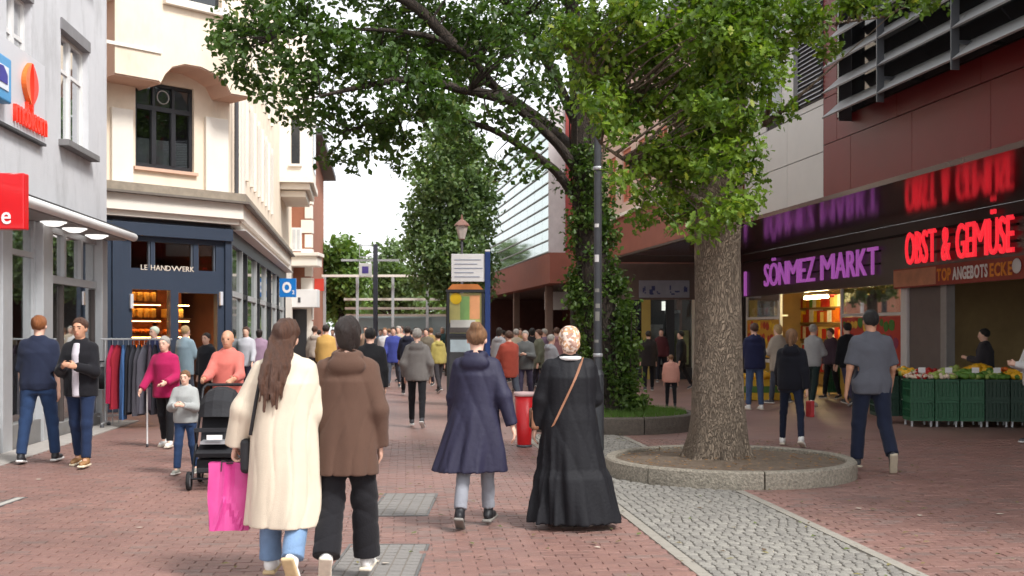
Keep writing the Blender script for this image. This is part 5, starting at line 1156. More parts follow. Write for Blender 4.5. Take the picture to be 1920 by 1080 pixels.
# ---------------------------------------------------------------- green crates with produce
m_crate = mat('crate_green', C(24, 84, 52), .45, .12, 5); m_crate2 = mat('crate_dark_green', C(16, 52, 36), .5, .12, 5)
def crate_parts(w_, d_, h_, m_):
    b = MB(); t = .02
    b.box(-w_/2, w_/2, -d_/2, d_/2, 0, .02)
    for z0, z1 in ((.02, .06), (h_*.48, h_*.56), (h_-.05, h_)):
        b.box(-w_/2, w_/2, -d_/2, -d_/2+t, z0, z1).box(-w_/2, w_/2, d_/2-t, d_/2, z0, z1).box(-w_/2, -w_/2+t, -d_/2+t, d_/2-t, z0, z1).box(w_/2-t, w_/2, -d_/2+t, d_/2-t, z0, z1)
    n = 6
    for k in range(n+1):
        x = -w_/2+.012+(w_-.024)*k/n
        for y0, y1 in ((-d_/2+.003, -d_/2+t-.003), (d_/2-t+.003, d_/2-.003)):
            b.box(x-.012, x+.012, y0, y1, .06, h_*.48).box(x-.012, x+.012, y0, y1, h_*.56, h_-.05)
    for k in range(n+1):
        y = -d_/2+.012+(d_-.024)*k/n
        for x0, x1 in ((-w_/2+.003, -w_/2+t-.003), (w_/2-t+.003, w_/2-.003)):
            b.box(x0, x1, y-.012, y+.012, .06, h_*.48).box(x0, x1, y-.012, y+.012, h_*.56, h_-.05)
    b.box(-w_/2+t+.002, w_/2-t-.002, -d_/2+t+.002, -d_/2+t+.006, .025, h_-.06); 
    return b
def crate(pos, rz, label, group, m_, feet=False, w_=.40, d_=.55, h_=.36):
    e = empty('produce_crate', pos, rz, label, 'crate', group); crate_parts(w_, d_, h_, m_).build('box', m_, e)
    if feet:
        for sx2 in (-1, 1):
            for sy2 in (-1, 1): MB().tube([(sx2*(w_/2-.04), sy2*(d_/2-.05), -.10), (sx2*(w_/2-.04), sy2*(d_/2-.05), 0)], .022, 8).build('foot', m_alu, e)
    return e
def heap(name, label, c, rx, ry, z, kinds, n, seed):
    """loose produce piled on a crate"""
    r = random.Random(seed); b = MB()
    for k in range(n):
        a = r.random()*6.28; q_ = math.sqrt(r.random()); x, y_ = rx*q_*math.cos(a), ry*q_*math.sin(a); x = max(-rx, min(rx, x*1.25)); y_ = max(-ry, min(ry, y_*1.25)); s_, mi, st = r.choice(kinds)
        b.ball((c[0]+x, c[1]+y_, z+s_*.7+.14*(1-q_)*r.random()), (s_*st, s_, s_*r.uniform(.8, 1)), 7, 5, mi)
    o = b.build(name, PROD, None); tag(o, label, 'produce', None, 'stuff'); return o
PROD = [mat('fruit_yellow', C(232, 176, 40), .4, .2, 9), mat('fruit_orange', C(222, 110, 30), .4, .2, 9), mat('fruit_red', C(172, 36, 30), .35, .2, 9), mat('leaf_veg', C(84, 124, 44), .6, .3, 9), mat('mushroom', C(210, 190, 168), .6, .2, 9), mat('aubergine', C(60, 34, 48), .35, .2, 9), mat('pale_green', C(150, 168, 84), .5, .2, 9)]
fl = [G(1730, 806), G(1790, 808), G(1850, 808), G(1910, 812)]
ct = G(1708, 800); c2 = Vector((1, -.10, 0)).normalized(); crz = math.atan2(c2.y, c2.x)
for k in range(6):
    p = ct+c2*(.22+k*.42); 
    for j in range(2):
        w_ = ('leftmost', 'second', 'third', 'fourth', 'fifth', 'sixth')[k]
        crate(p+Vector((0, .28, .10+j*.362)), crz, '%s green crate from the left in the fruit row, %s tier' % (w_, ('lower', 'upper')[j]), 'green crates of the fruit stall', m_crate if k < 3 else m_crate2, feet=(j == 0))
for k in range(6):
    p = ct+c2*(.22+k*.42)+Vector((0, .28, 0)); heap('produce_heap', ['mushrooms and radishes heaped on the leftmost green crate', 'pale green vegetables heaped on the second green crate', 'leafy greens heaped on the third green crate', 'green and yellow vegetables heaped on the fourth green crate', 'yellow fruit heaped high on the fifth green crate', 'mixed greens heaped on the last green crate'][k], p, .18, .26, .83, [[(.035, 4, 1), (.03, 2, 1)], [(.05, 6, 1.3), (.04, 4, 1)], [(.06, 3, 1.4), (.04, 6, 1)], [(.05, 3, 1.3), (.05, 6, 1)], [(.06, 0, 1.2), (.05, 3, 1.4)], [(.05, 3, 1.2), (.05, 6, 1)]][k], 110, 70+k)
for k in range(6):
    p = ct+c2*(.22+k*.42); e = empty('price_card', p+Vector((.03*(k % 3-1), .02, .84)), crz, ('leftmost', 'second', 'third', 'fourth', 'fifth', 'sixth')[k]+' small white price card stuck in the fruit row', 'price card', 'price cards')
    part('card', m_white, e, (-.06, .06, -.004, 0, .10, .19)); part('stick', m_alu, e, (-.004, .004, -.003, 0, -.05, .10))
# back row: dark crates deeper in, with fruit stepped up behind
for k in range(6):
    p = ct+c2*(-.10+k*.42)+Vector((0, 1.1, 0))
    for j in range(2): crate(p+Vector((0, 0, .12+j*.362)), crz, 'dark crate in the fruit stall\'s back row, %s from the left, %s tier' % (('first', 'second', 'third', 'fourth', 'fifth', 'sixth')[k], ('lower', 'upper')[j]), 'back row crates', m_crate2, h_=.36)
    heap('produce_heap', ['dark aubergines heaped at the back left of the stall', 'yellow peppers heaped behind the mushrooms', 'red tomatoes heaped in the back row of the stall', 'pale greens heaped in the back row of the stall', 'big yellow melons heaped in the back row', 'oranges heaped at the back right of the stall'][k], p, .18, .26, .85, [[(.06, 5, 1.3)], [(.06, 0, 1), (.05, 6, 1)], [(.045, 2, 1)], [(.05, 6, 1.2)], [(.09, 0, 1.2)], [(.05, 1, 1)]][k], 60, 90+k)
# display by the market entrance
ct2 = G(1562, 742); 
for k in range(4):
    p = ct2+Vector((.1+k*.43, .3-.02*k, 0))
    for j in range(2): crate(p+Vector((0, 0, .08+j*.362)), crz, '%s green crate of the market entrance display, %s tier' % (('first', 'second', 'third', 'fourth')[k], ('lower', 'upper')[j]), 'crates at the market entrance', m_crate, feet=(j == 0))
    heap('produce_heap', ['yellow lemons heaped beside the market entrance', 'red and yellow fruit heaped beside the market entrance', 'oranges heaped by the market entrance', 'yellow bananas and red fruit heaped by the white pillar'][k], p, .18, .26, .81, [[(.05, 0, 1.2)], [(.05, 0, 1), (.05, 2, 1)], [(.055, 1, 1)], [(.05, 0, 1.4), (.05, 2, 1)]][k], 90, 110+k)
yb = G(1400, 752)
for k in range(3):
    p = yb+Vector((k*.55-.1, .5, 0)); e = empty('display_box', p, crz, ('left', 'middle', 'right')[k]+' yellow display box under the left market window', 'box', 'yellow display boxes'); part('carton', mat('carton_yellow', C(206, 164, 36), .6, .1, 5), e, (-.25, .25, -.2, .2, 0, .5), bev=.01); part('band', mat('carton_band', C(70, 110, 40), .6), e, (-.251, .251, -.204, -.2005, .18, .34))
    heap('produce_heap', ('golden mangoes', 'pale yellow melons', 'oranges in a pile')[k]+' on the yellow display box, %s' % ('left', 'middle', 'right')[k], p, .2, .17, .50, [[(.06, 0, 1.2)], [(.08, 0, 1)], [(.05, 1, 1)]][k], 50, 120+k)
# ================================================================ PEOPLE
class Field:
    """smooth-union distance field on a grid, meshed with surface nets"""
    def __init__(s, lo, hi, h):
        s.h = h; s.lo = np.array(lo, float)-3*h; n = np.ceil((np.array(hi)+3*h-s.lo)/h).astype(int)+1
        s.ax = [s.lo[i]+np.arange(n[i])*h for i in range(3)]; s.v = np.full(n, 1.0, np.float32)
    def sub(s, lo, hi, m):
        sl = []
        for i in range(3):
            a = int(max(0, math.floor((lo[i]-m-s.lo[i])/s.h))); b = int(min(len(s.ax[i]), math.ceil((hi[i]+m-s.lo[i])/s.h)+1)); sl.append(slice(a, max(a, b)))
        return tuple(sl)
    def put(s, fn, lo, hi, k=.02, op='u'):
        m = k+3*s.h; sl = s.sub(lo, hi, m)
        X, Y, Z = s.ax[0][sl[0]][:, None, None], s.ax[1][sl[1]][None, :, None], s.ax[2][sl[2]][None, None, :]
        if X.size == 0 or Y.size == 0 or Z.size == 0: return
        d = fn(X, Y, Z); a = s.v[sl]
        if op == 'u':
            q_ = np.maximum(k-np.abs(a-d), 0)/k; s.v[sl] = np.minimum(a, d)-q_*q_*k*.25
        elif op == 's': s.v[sl] = np.maximum(a, -d)
        elif op == 'add': s.v[sl] = a+d
    def cap(s, a, b, ra, rb, k=.02, op='u', flat=None):
        a = np.array(a, float); b = np.array(b, float); ab = b-a; L2 = max(ab@ab, 1e-9); R = max(ra, rb)
        def fn(X, Y, Z):
            t = np.clip(((X-a[0])*ab[0]+(Y-a[1])*ab[1]+(Z-a[2])*ab[2])/L2, 0, 1)
            return np.sqrt((X-a[0]-t*ab[0])**2+(Y-a[1]-t*ab[1])**2+(Z-a[2]-t*ab[2])**2)-(ra+(rb-ra)*t)
        s.put(fn, np.minimum(a, b)-R, np.maximum(a, b)+R, k, op)
    def ell(s, c, r, R=None, k=.02, op='u'):
        c = np.array(c, float); M_ = np.eye(3) if R is None else np.array(R)
        def fn(X, Y, Z):
            p = [X-c[0], Y-c[1], Z-c[2]]; q_ = [M_[0][i]*p[0]+M_[1][i]*p[1]+M_[2][i]*p[2] for i in range(3)]
            k0 = np.sqrt((q_[0]/r[0])**2+(q_[1]/r[1])**2+(q_[2]/r[2])**2); k1 = np.sqrt((q_[0]/r[0]**2)**2+(q_[1]/r[1]**2)**2+(q_[2]/r[2]**2)**2)+1e-9
            return k0*(k0-1)/k1
        m = max(r); s.put(fn, c-m, c+m, k, op)
    def rbox(s, c, hf, R, rad=.01, k=.01):
        c = np.array(c, float); M_ = np.array(R)
        def fn(X, Y, Z):
            p = [X-c[0], Y-c[1], Z-c[2]]; q_ = [np.abs(M_[0][i]*p[0]+M_[1][i]*p[1]+M_[2][i]*p[2])-hf[i]+rad for i in range(3)]
            return np.sqrt(sum(np.maximum(v, 0)**2 for v in q_))+np.minimum(np.maximum(np.maximum(q_[0], q_[1]), q_[2]), 0)-rad
        m = float(np.linalg.norm(hf)); s.put(fn, c-m, c+m, k)
    def tube(s, prof, k=.03, fold=None, op='u'):
        """prof: (z, cx, cy, rx, ry) rising; fold(th,z) adds to the radius"""
        pr = np.array(prof, float); pr = pr[np.argsort(pr[:, 0])]; z0, z1 = pr[0, 0], pr[-1, 0]
        def fn(X, Y, Z):
            f = lambda i: np.interp(Z, pr[:, 0], pr[:, i])
            rx, ry = f(3), f(4); x, y = X-f(1), Y-f(2); q_ = np.sqrt((x/rx)**2+(y/ry)**2)
            d = (q_-1)*np.minimum(rx, ry)*1.0
            if fold is not None: d = d-fold(np.arctan2(y/ry, x/rx), Z)
            return np.maximum(d, np.maximum(z0-Z, Z-z1))
        rm = pr[:, 3:5].max()*1.25; s.put(fn, (pr[:, 1].min()-rm, pr[:, 2].min()-rm, z0), (pr[:, 1].max()+rm, pr[:, 2].max()+rm, z1), k, op)
    def mesh(s):
        v = s.v; h = s.h; ins = v < 0; nx, ny, nz = v.shape
        cnt = np.zeros((nx-1, ny-1, nz-1), np.int8)
        for i in (0, 1):
            for j in (0, 1):
                for k in (0, 1): cnt += ins[i:nx-1+i, j:ny-1+j, k:nz-1+k]
        act = (cnt > 0) & (cnt < 8); I = np.argwhere(act)
        if len(I) == 0: return None
        idx = np.full(act.shape, -1, np.int32); idx[act] = np.arange(len(I))
        acc = np.zeros((len(I), 3)); wt = np.zeros(len(I)); cor = [(i, j, k) for i in (0, 1) for j in (0, 1) for k in (0, 1)]
        vals = {c: v[I[:, 0]+c[0], I[:, 1]+c[1], I[:, 2]+c[2]] for c in cor}
        for c in cor:
            for ax in range(3):
                if c[ax]: continue
                d = list(c); d[ax] = 1; d = tuple(d); a, b = vals[c], vals[d]; m = (a < 0) != (b < 0); t = np.where(m, a/(a-b+1e-12), 0)
                p = np.tile(np.array(c, float), (len(I), 1)); p[:, ax] = t; acc += p*m[:, None]; wt += m
        V = s.lo+(I+acc/wt[:, None])*h; Q = []
        for ax in range(3):
            o = [0, 0, 0]; o[ax] = 1; sa = ins[:nx-o[0], :ny-o[1], :nz-o[2]]; sb2 = ins[o[0]:, o[1]:, o[2]:]
            E = np.argwhere(sa != sb2); u_, w_ = [i for i in range(3) if i != ax]
            E = E[(E[:, u_] > 0) & (E[:, w_] > 0) & (E[:, u_] < v.shape[u_]-1) & (E[:, w_] < v.shape[w_]-1)]
            def cell(du, dw):
                q_ = E.copy(); q_[:, u_] -= du; q_[:, w_] -= dw; return idx[q_[:, 0], q_[:, 1], q_[:, 2]]
            q4 = np.stack([cell(1, 1), cell(0, 1), cell(0, 0), cell(1, 0)], 1); flip = ins[E[:, 0], E[:, 1], E[:, 2]]
            if ax == 1: flip = ~flip
            q4[~flip] = q4[~flip][:, ::-1]; Q.append(q4)
        Q = np.concatenate(Q); Q = Q[(Q >= 0).all(1)]
        return V, Q
def dirv(sw, ab, side): s_, a = math.radians(sw), math.radians(ab); return np.array([side*math.sin(a), math.sin(s_)*math.cos(a), -math.cos(s_)*math.cos(a)])
def rotm(yaw, pitch, roll): return np.array((Matrix.Rotation(math.radians(yaw), 3, 'Z') @ Matrix.Rotation(math.radians(pitch), 3, 'X') @ Matrix.Rotation(math.radians(roll), 3, 'Y')))
SKIN = {'fair': C(222, 178, 156), 'tan': C(196, 146, 118), 'brown': C(150, 104, 80)}
HAIR = {'brown': C(84, 56, 42), 'dark': C(44, 34, 30), 'ginger': C(150, 92, 52), 'grey': C(176, 170, 162), 'blond': C(190, 158, 112), 'black': C(28, 26, 26), 'light_brown': C(132, 96, 66)}
def hair_mat(nm): return mat('hair_'+nm, HAIR[nm], .42, .55, 16, bump=.9, bscale=34, stretch=(7, 7, .5))
BODY = [(.80, .150, .100), (.92, .165, .115), (1.05, .135, .098), (1.15, .140, .102), (1.28, .160, .112), (1.37, .160, .095), (1.42, .115, .075), (1.46, .062, .058)]
STRIDE = {'stand': ((3, 2, 3, 0), (-2, 2, 3, 0)), 'walk': ((16, 4, 2, 6), (-16, 14, 2, -28)), 'walk2': ((-16, 14, 2, -28), (16, 4, 2, 6)), 'slow': ((9, 3, 2, 0), (-9, 8, 2, -12)), 'slow2': ((-9, 8, 2, -12), (9, 3, 2, 0))}
ARMS = {'hang': ((3, 7, 10, 3), (-3, 7, 10, 3)), 'swing': ((16, 8, 18, 4), (-18, 9, 10, 6)), 'swing2': ((-18, 9, 10, 6), (16, 8, 18, 4)), 'fold': ((18, 10, 85, -35), (18, 10, 85, -35)), 'push': ((35, 8, 45, -2), (35, 8, 45, -2)), 'pocket': ((-14, 16, 42, -4), (-14, 16, 42, -4)), 'phone': ((14, 9, 92, -30), (14, 9, 92, -30))}
NP = [0]
def flatcut(f, en, dv_, r):
    """cut a rounded cuff or hem off square"""
    c = en+dv_*r*.6; R = r*1.45
    f.put(lambda X, Y, Z: np.maximum(-((X-en[0])*dv_[0]+(Y-en[1])*dv_[1]+(Z-en[2])*dv_[2]), np.sqrt((X-c[0])**2+(Y-c[1])**2+(Z-c[2])**2)-R), c-R, c+R, .01, 's')
def person(at=None, xy=None, h=1.7, face=0, label='', legs='walk', arms='swing', lean=2, head=(0, 0, 0), w=1.0, skin='fair', hair=('short', 'brown'), top=None, bottom=None, shoes=(C(60, 60, 64), C(200, 198, 194)), group=None, res=None, seed=None, extra=None):
    NP[0] += 1; sd2 = NP[0]*1.37 if seed is None else seed
    g = G(*at) if at else Vector((xy[0], xy[1], 0)); S = h/1.70; dist = g.y
    e = empty('person', (g.x, g.y, 0), math.radians(face), label, 'person', group)
    res = res or min(.028, max(.0085, dist*.00115)); near_ = dist < 16
    lg = STRIDE[legs] if isinstance(legs, str) else legs; ar = ARMS[arms] if isinstance(arms, str) else arms
    J = {}; tl = math.tan(math.radians(lean))
    for i, sd3 in ((0, -1), (1, 1)):
        sw, kf, ab, fa = lg[i]; hip = np.array([sd3*.085*w, 0, .90]); kn = hip+.42*dirv(sw, ab, sd3); an = kn+.40*dirv(sw-kf, ab*.6, sd3)
        f_ = math.radians(fa); fv = np.array([sd3*.10, math.cos(f_), math.sin(f_)]); fv /= np.linalg.norm(fv); rt = np.cross(fv, [0, -math.sin(f_), math.cos(f_)]); rt /= np.linalg.norm(rt); uv = np.cross(rt, fv)
        J[i] = [hip, kn, an, fv, uv, rt]
    low = min(min((J[i][2]-.078*J[i][4]+t*J[i][3])[2] for t in (-.07, .18)) for i in (0, 1)); dz = -low
    off = np.array([0, 0, dz])
    for i in (0, 1): J[i][:3] = [p+off for p in J[i][:3]]
    def tz(z): return np.array([0, tl*max(0, z-.93), z+dz])
    A = {}
    for i, sd3 in ((0, -1), (1, 1)):
        sw, ab, ef, fab = ar[i]; sh = np.array([sd3*.158*(1+.6*(w-1)), 0, 0])+tz(1.365); el_ = sh+.285*dirv(sw, ab, sd3); wr = el_+.245*dirv(sw+ef, fab, sd3); A[i] = [sh, el_, wr, dirv(sw+ef, fab, sd3)]
    HR = rotm(*head); hc = tz(1.585)+np.array([0, .012, 0]); hp = lambda x, y, z: hc+HR @ np.array([x, y, z])
    lo = np.array([-.75, -.75, -.05]); hi = np.array([.75, .75, 1.85])
    pts = np.array([p for i in (0, 1) for p in (J[i][0], J[i][1], J[i][2], J[i][2]+.2*J[i][3], J[i][2]-.1*J[i][3]-.1*J[i][4], A[i][0], A[i][1], A[i][2], A[i][2]+.2*A[i][3])]+[hc])
    lo = pts.min(0)-.16; hi = pts.max(0)+.16; lo[2] = max(lo[2], -.03); lo[1] = min(lo[1], -.2); hi[1] = max(hi[1], .2)
    def emit(fld, name, m, parent=None, **kw):
        r = fld.mesh()
        if r is None: return None
        V, Q = r; return link(name, np_mesh(name, V*S, Q, smooth=True, **kw), m, parent or e)
    bodyt = [(z+dz, 0, tl*max(0, z-.93), rx*w, ry*w) for z, rx, ry in BODY]
    # ---- body: one continuous skin
    f = Field(lo, hi, res if near_ else res*.9)
    f.tube([(z, a, b, c*.93, d*.93) for z, a, b, c, d in bodyt], .03)
    for i, sd3 in ((0, -1), (1, 1)):
        hip, kn, an, fv, uv, rt = J[i]; f.cap(hip, kn, .075*w, .048, .03); f.cap(kn, an, .046, .032, .02); f.cap(an, an-.045*uv+.1*fv, .032, .024, .02); f.cap(an-.045*uv+.1*fv, an-.055*uv+.15*fv, .024, .018, .02)
        sh, el_, wr, hd = A[i]; f.cap(sh, el_, .046*w, .036*w, .03); f.cap(el_, wr, .036, .026, .02)
        nn = np.array([-sd3*1.0, 0, 0]); nn = nn-hd*(nn@hd); nn /= np.linalg.norm(nn); lt = np.cross(hd, nn)*sd3; lt = lt if lt[1]+lt[2]*.5 > 0 else -lt
        R3 = np.stack([lt, hd, nn], 1); f.ell(wr+hd*.055, (.040, .055, .019), R3, .015)
        if dist < 17:
            cu = (extra or {}).get('curl', [.45, .45])[i]
            for j, (o_, ln_) in enumerate(((.028, .072), (.010, .080), (-.009, .075), (-.027, .060))):
                b0 = wr+hd*.090+lt*o_; c1 = math.cos(cu); s1 = math.sin(cu); d1 = hd*c1+nn*s1; d2 = hd*math.cos(2.0*cu)+nn*math.sin(2.0*cu); m1 = b0+d1*ln_*.55
                f.cap(b0, m1, .0098, .0092, .004); f.cap(m1, m1+d2*ln_*.5, .0092, .0078, .004)
            t0 = wr+hd*.03+lt*.032; t1_ = t0+(hd*.75+lt*.55+nn*.25)*.040; f.cap(t0, t1_, .014, .011, .008); f.cap(t1_, t1_+(hd*.9+lt*.1+nn*.4)*.030, .011, .009, .004)
        else: f.ell(wr+hd*.12, (.036, .05, .022), R3, .02)
    f.cap(tz(1.42)+np.array([0, -.012, 0]), hp(0, -.012, -.05), .056, .052, .02)
    f.ell(hp(0, -.012, .025), (.075, .096, .088), HR, .02); f.ell(hp(0, .022, -.032), (.058, .066, .082), HR, .03); f.ell(hp(0, .036, -.082), (.036, .042, .030), HR, .025)
    if dist < 25:
        f.cap(hp(0, .090, .0), hp(0, .106, -.030), .009, .013, .010); f.cap(hp(-.034, .080, .022), hp(.034, .080, .022), .010, .010, .015)
        f.ell(hp(0, .082, -.062), (.024, .012, .010), HR, .008)
        for s_ in (-1, 1): f.ell(hp(s_*.077, -.006, -.012), (.011, .021, .031), HR, .008); f.ell(hp(s_*.031, .094, .0), (.017, .018, .012), HR, .005, 's')
    r = f.mesh(); V, Q = r; cen = V[Q].mean(1); q_ = (cen-hc) @ HR
    lip = (np.abs(q_[:, 0]) < .026) & (np.abs(q_[:, 2]+.062) < .011) & (q_[:, 1] > .06)
    link('body', np_mesh('body', V*S, Q, smooth=True, midx=lip.astype(int)), [mat('skin_'+skin, SKIN[skin], .55, .08, 9), mat('lip_'+skin, tuple(v*k for v, k in zip(SKIN[skin][:3], (.78, .52, .52)))+(1,), .5)], e)
    if dist < 25 and abs(face) > 60:
        for s_ in (-1, 1):
            b = MB(); p = hp(s_*.031, .0685, .0)*S; b.ball(p, .0122*S, 10, 8, 0); p2 = hp(s_*.031, .0760, .0)*S; b.ball(p2, .0088*S, 8, 6, 1); b.build('eye', [mat('eye_white', C(120, 100, 90), .4), mat('eye_dark', C(44, 30, 24), .2)], e)
        if hair[0] != 'bald':
            for s_ in (-1, 1): MB().tube([hp(s_*.014, .0915, .021)*S, hp(s_*.032, .0905, .027)*S, hp(s_*.049, .078, .020)*S], [.0045*S, .005*S, .003*S], 6).build('eyebrow', hair_mat(hair[1]) if isinstance(hair[1], str) else mat('brow', C(70, 54, 44)), e)
    # ---- hair
    hk, hcn = hair[0], hair[1]
    f = Field(hc-.62 if hk == 'long' else hc-.26, hc+.26, res*.9)
    def rip(X, Y, Z): return .0035*np.sin(70*X+25*Z+sd2)*np.sin(18*Z+40*Y)+.003*np.sin(110*Y+90*X)
    if hk != 'bald':
        rr_ = {'scarf': (.092, .112, .104), 'hat': (.090, .110, .096)}.get(hk, (.086, .107, .097)); f.ell(hp(0, -.016, .034), rr_, HR, .01)
        if hk in ('long', 'bob', 'pony'): f.ell(hp(0, -.045, -.03), (.078, .062, .09), HR, .03)
        nrm = HR @ np.array([0, .80, -.60]); p0 = hp(0, .052 if hk != 'scarf' else .085, .040)
        def cut(X, Y, Z): return -((X-p0[0])*nrm[0]+(Y-p0[1])*nrm[1]+(Z-p0[2])*nrm[2])
        f.put(cut, hc-.3, hc+.3, .02, 's')
        if hk in ('short', 'hat', 'bun'):
            n2 = HR @ np.array([0, .25, 1]); p2 = hp(0, -.08, -.055)
            f.put(lambda X, Y, Z: ((X-p2[0])*n2[0]+(Y-p2[1])*n2[1]+(Z-p2[2])*n2[2]), hc-.3, hc+.3, .02, 's')
        if hk == 'bun': f.ell(hp(0, -.075, .105), (.052, .050, .050), HR, .02)
        if hk == 'pony': f.cap(hp(0, -.11, .02), tz(1.36)+np.array([0, -.13, 0]), .034, .016, .02)
        if hk == 'scarf': f.ell(hp(0, -.085, -.035), (.075, .055, .065), HR, .03); f.ell(hp(.03, -.115, -.02), (.045, .035, .05), HR, .02)
        if hk == 'long':
            ex = hair[2] if len(hair) > 2 else 0
            for j in range(22):
                q3 = random.Random(j*7+3); x = (j/21-.5)*.125; ph = q3.uniform(-.02, .02); ly = q3.uniform(-.018, .012); ze = 1.13+.12*abs(j/10.5-1)**2+q3.uniform(-.05, .04)
                e0 = hp(x*1.05, -.080+.3*abs(x), .02); e1 = tz(1.40)+np.array([x*1.2+ex*.4+ph*.5, -.150+ly, 0]); em = tz((1.40+ze)/2)+np.array([x*1.1+ex*.8+ph, -.172+ly, 0]); e2 = tz(ze)+np.array([x*.8+ex+ph*1.6, -.178+ly, 0])
                f.cap(e0, e1, .020, .016, .006); f.cap(e1, em, .016, .014, .005); f.cap(em, e2, .014, .005, .005)
        if hk != 'hat': f.put(rip, hc-.6, hc+.3, .02, 'add')
        emit(f, {'scarf': 'head_scarf', 'hat': 'cap'}.get(hk, 'hair'), hair_mat(hcn) if isinstance(hcn, str) else hcn)
    # ---- trousers or leggings
    if bottom:
        f = Field(lo, hi, res); rt_, rk_, rh_ = bottom.get('r', (.092, .066, .055)); hemf = bottom.get('hem', 1.0)
        f.tube([(z, a, b, c+.012, d+.012) for z, a, b, c, d in bodyt if z-dz < 1.06], .03)
        for i in (0, 1):
            hip, kn, an = J[i][:3]; f.cap(hip, kn, rt_*w, rk_, .04); f.cap(kn, kn+(an-kn)*hemf*1.05, rk_, rh_, .03)
            dv_ = (an-kn)/np.linalg.norm(an-kn); en = kn+(an-kn)*min(hemf*.97, .99); flatcut(f, en, dv_, rh_)
        am = bottom.get('fold', .006); f.put(lambda X, Y, Z: am*((1-np.abs(np.sin(13*Z+12*X+1.5*np.sin(9*Y+7*Z+sd2)+sd2)))**2*(.5+.5*np.sin(9*Z+sd2))+.6*(1-np.abs(np.sin(22*Z-9*X+6*Y+sd2*2)))**3), lo, hi, .01, 'add')
        emit(f, 'skirt' if bottom.get('skirt') else 'trousers', bottom['m'])
    # ---- shoes
    for i in (0, 1):
        hip, kn, an, fv, uv, rt = J[i]; R3 = np.stack([rt, fv, uv], 1); c0 = an+.05*fv; r2 = min(res, .016)
        f = Field(c0-.2, c0+.2, r2); f.ell(an+.085*fv-.043*uv, (.043, .098, .034), R3, .02); f.ell(an-.012*fv-.030*uv, (.038, .058, .048), R3, .03); f.cap(an-.01*uv, an+.03*uv, .043, .041, .02)
        f.put(lambda X, Y, Z: (X-an[0])*uv[0]+(Y-an[1])*uv[1]+(Z-an[2])*uv[2]+.064, c0-.2, c0+.2, .01, 's')
        sh_o = emit(f, 'shoe', mat('shoe_%d_%d_%d' % tuple(int(255*v) for v in shoes[0][:3]), shoes[0], .55, .1, 8))
        f = Field(c0-.2, c0+.2, r2*.9); f.rbox(an+.052*fv-.066*uv, (.043, .130, .014), R3, .012)
        if sh_o: emit(f, 'sole', mat('sole_%d_%d_%d' % tuple(int(255*v) for v in shoes[1][:3]), shoes[1], .7, .15, 14), sh_o)
    # ---- upper garment
    if top:
        ez = top.get('ease', .02); hem = top.get('hem', .84); fl_ = top.get('flare', .0); sl = top.get('sleeve', 1.0); sr = top.get('sr', (.062, .052, .045))
        prof = []
        for z, rx, ry in BODY:
            if z < hem-.001: continue
            q2 = max(0, (1.05-z)); prof.append((z+dz, 0, tl*max(0, z-.93), (rx+ez*(1 if z < 1.36 else .5))*w+top.get('belly', 0)*math.exp(-((z-1.05)/.2)**2), (ry+ez*(1 if z < 1.36 else .5))*w+top.get('belly', 0)*math.exp(-((z-1.05)/.2)**2)))
        wst = top.get('box')
        if wst: prof = [(z, a, b, max(rx, (.160+ez)*w) if z-dz < 1.3 else rx, max(ry, (.108+ez)*w) if z-dz < 1.3 else ry) for z, a, b, rx, ry in prof]
        hx = top.get('shift', (0, 0)); tier = top.get('tier', -1); base_rx, base_ry = prof[0][3], prof[0][4]
        if hem < .80:
            zs_ = top.get('zfl', 1.15 if wst else .92); prof = [p for p in prof if p[0]-dz >= zs_-.001]; prof.sort(); base_rx, base_ry = prof[0][3], prof[0][4]
            for z in np.linspace(hem, zs_-.04, 12):
                t = ((zs_-z)/(zs_-hem))**1.25; prof.append((z+dz, hx[0]*t, tl*max(0, z-.93)+hx[1]*t, base_rx+fl_*t+(.022 if z < tier else 0), base_ry+fl_*.85*t+(.018 if z < tier else 0)))
        else: prof.append((hem+dz, 0, tl*max(0, hem-.93), np.interp(hem, [b[0] for b in BODY], [b[1] for b in BODY])*w+ez+fl_, np.interp(hem, [b[0] for b in BODY], [b[2] for b in BODY])*w+ez+fl_*.8))
        prof = sorted(prof); fa_ = top.get('fold', .006); nf = top.get('nf', 7); zt2 = top.get('foldtop', 1.15)
        def fold(th, Z):
            zz = Z-dz; th = th+.25*np.sin(2*th+sd2); t = (1+.55*np.sin(th+sd2*2))*np.clip((zt2-zz)/max(.05, zt2-hem), 0, 1); return fa_*(t**.8)*(np.sin(nf*th+sd2+1.5*np.sin(3*zz+sd2))*.65+np.sin((nf*2-1)*th+2*sd2-2*zz)*.35+np.sin(3*th+sd2*3+4*zz)*.4)
        lo2 = np.minimum(lo, [min(p[1]-p[3] for p in prof)-.1, min(p[2]-p[4] for p in prof)-.1, hem+dz-.02]); hi2 = np.maximum(hi, [max(p[1]+p[3] for p in prof)+.1, max(p[2]+p[4] for p in prof)+.1, 0])
        lo2[2] = hem+dz-.02 if min(A[i][2][2] for i in (0, 1))-.05 > hem+dz else min(A[i][2][2] for i in (0, 1))-.08
        f = Field(lo2, hi2, res); f.tube(prof, .04, fold)
        for i, sd3 in ((0, -1), (1, 1)):
            sh, el_, wr, hd = A[i]; f.cap(sh+np.array([-sd3*.015, 0, 0]), el_ if sl > .5 else sh+(el_-sh)*sl*1.9, sr[0]*.88*w, sr[1] if sl > .5 else sr[1]*w, .045)
            if sl > .5:
                q2 = (sl-.5)*2; f.cap(el_, el_+(wr-el_)*q2, sr[1], sr[2], .03); flatcut(f, el_+(wr-el_)*q2*.99+hd*.012, hd, sr[2])
            else: dv_ = (el_-sh)/np.linalg.norm(el_-sh); flatcut(f, sh+(el_-sh)*sl*1.9, dv_, sr[1]*w)
        wr_a = top.get('wrinkle', .006)
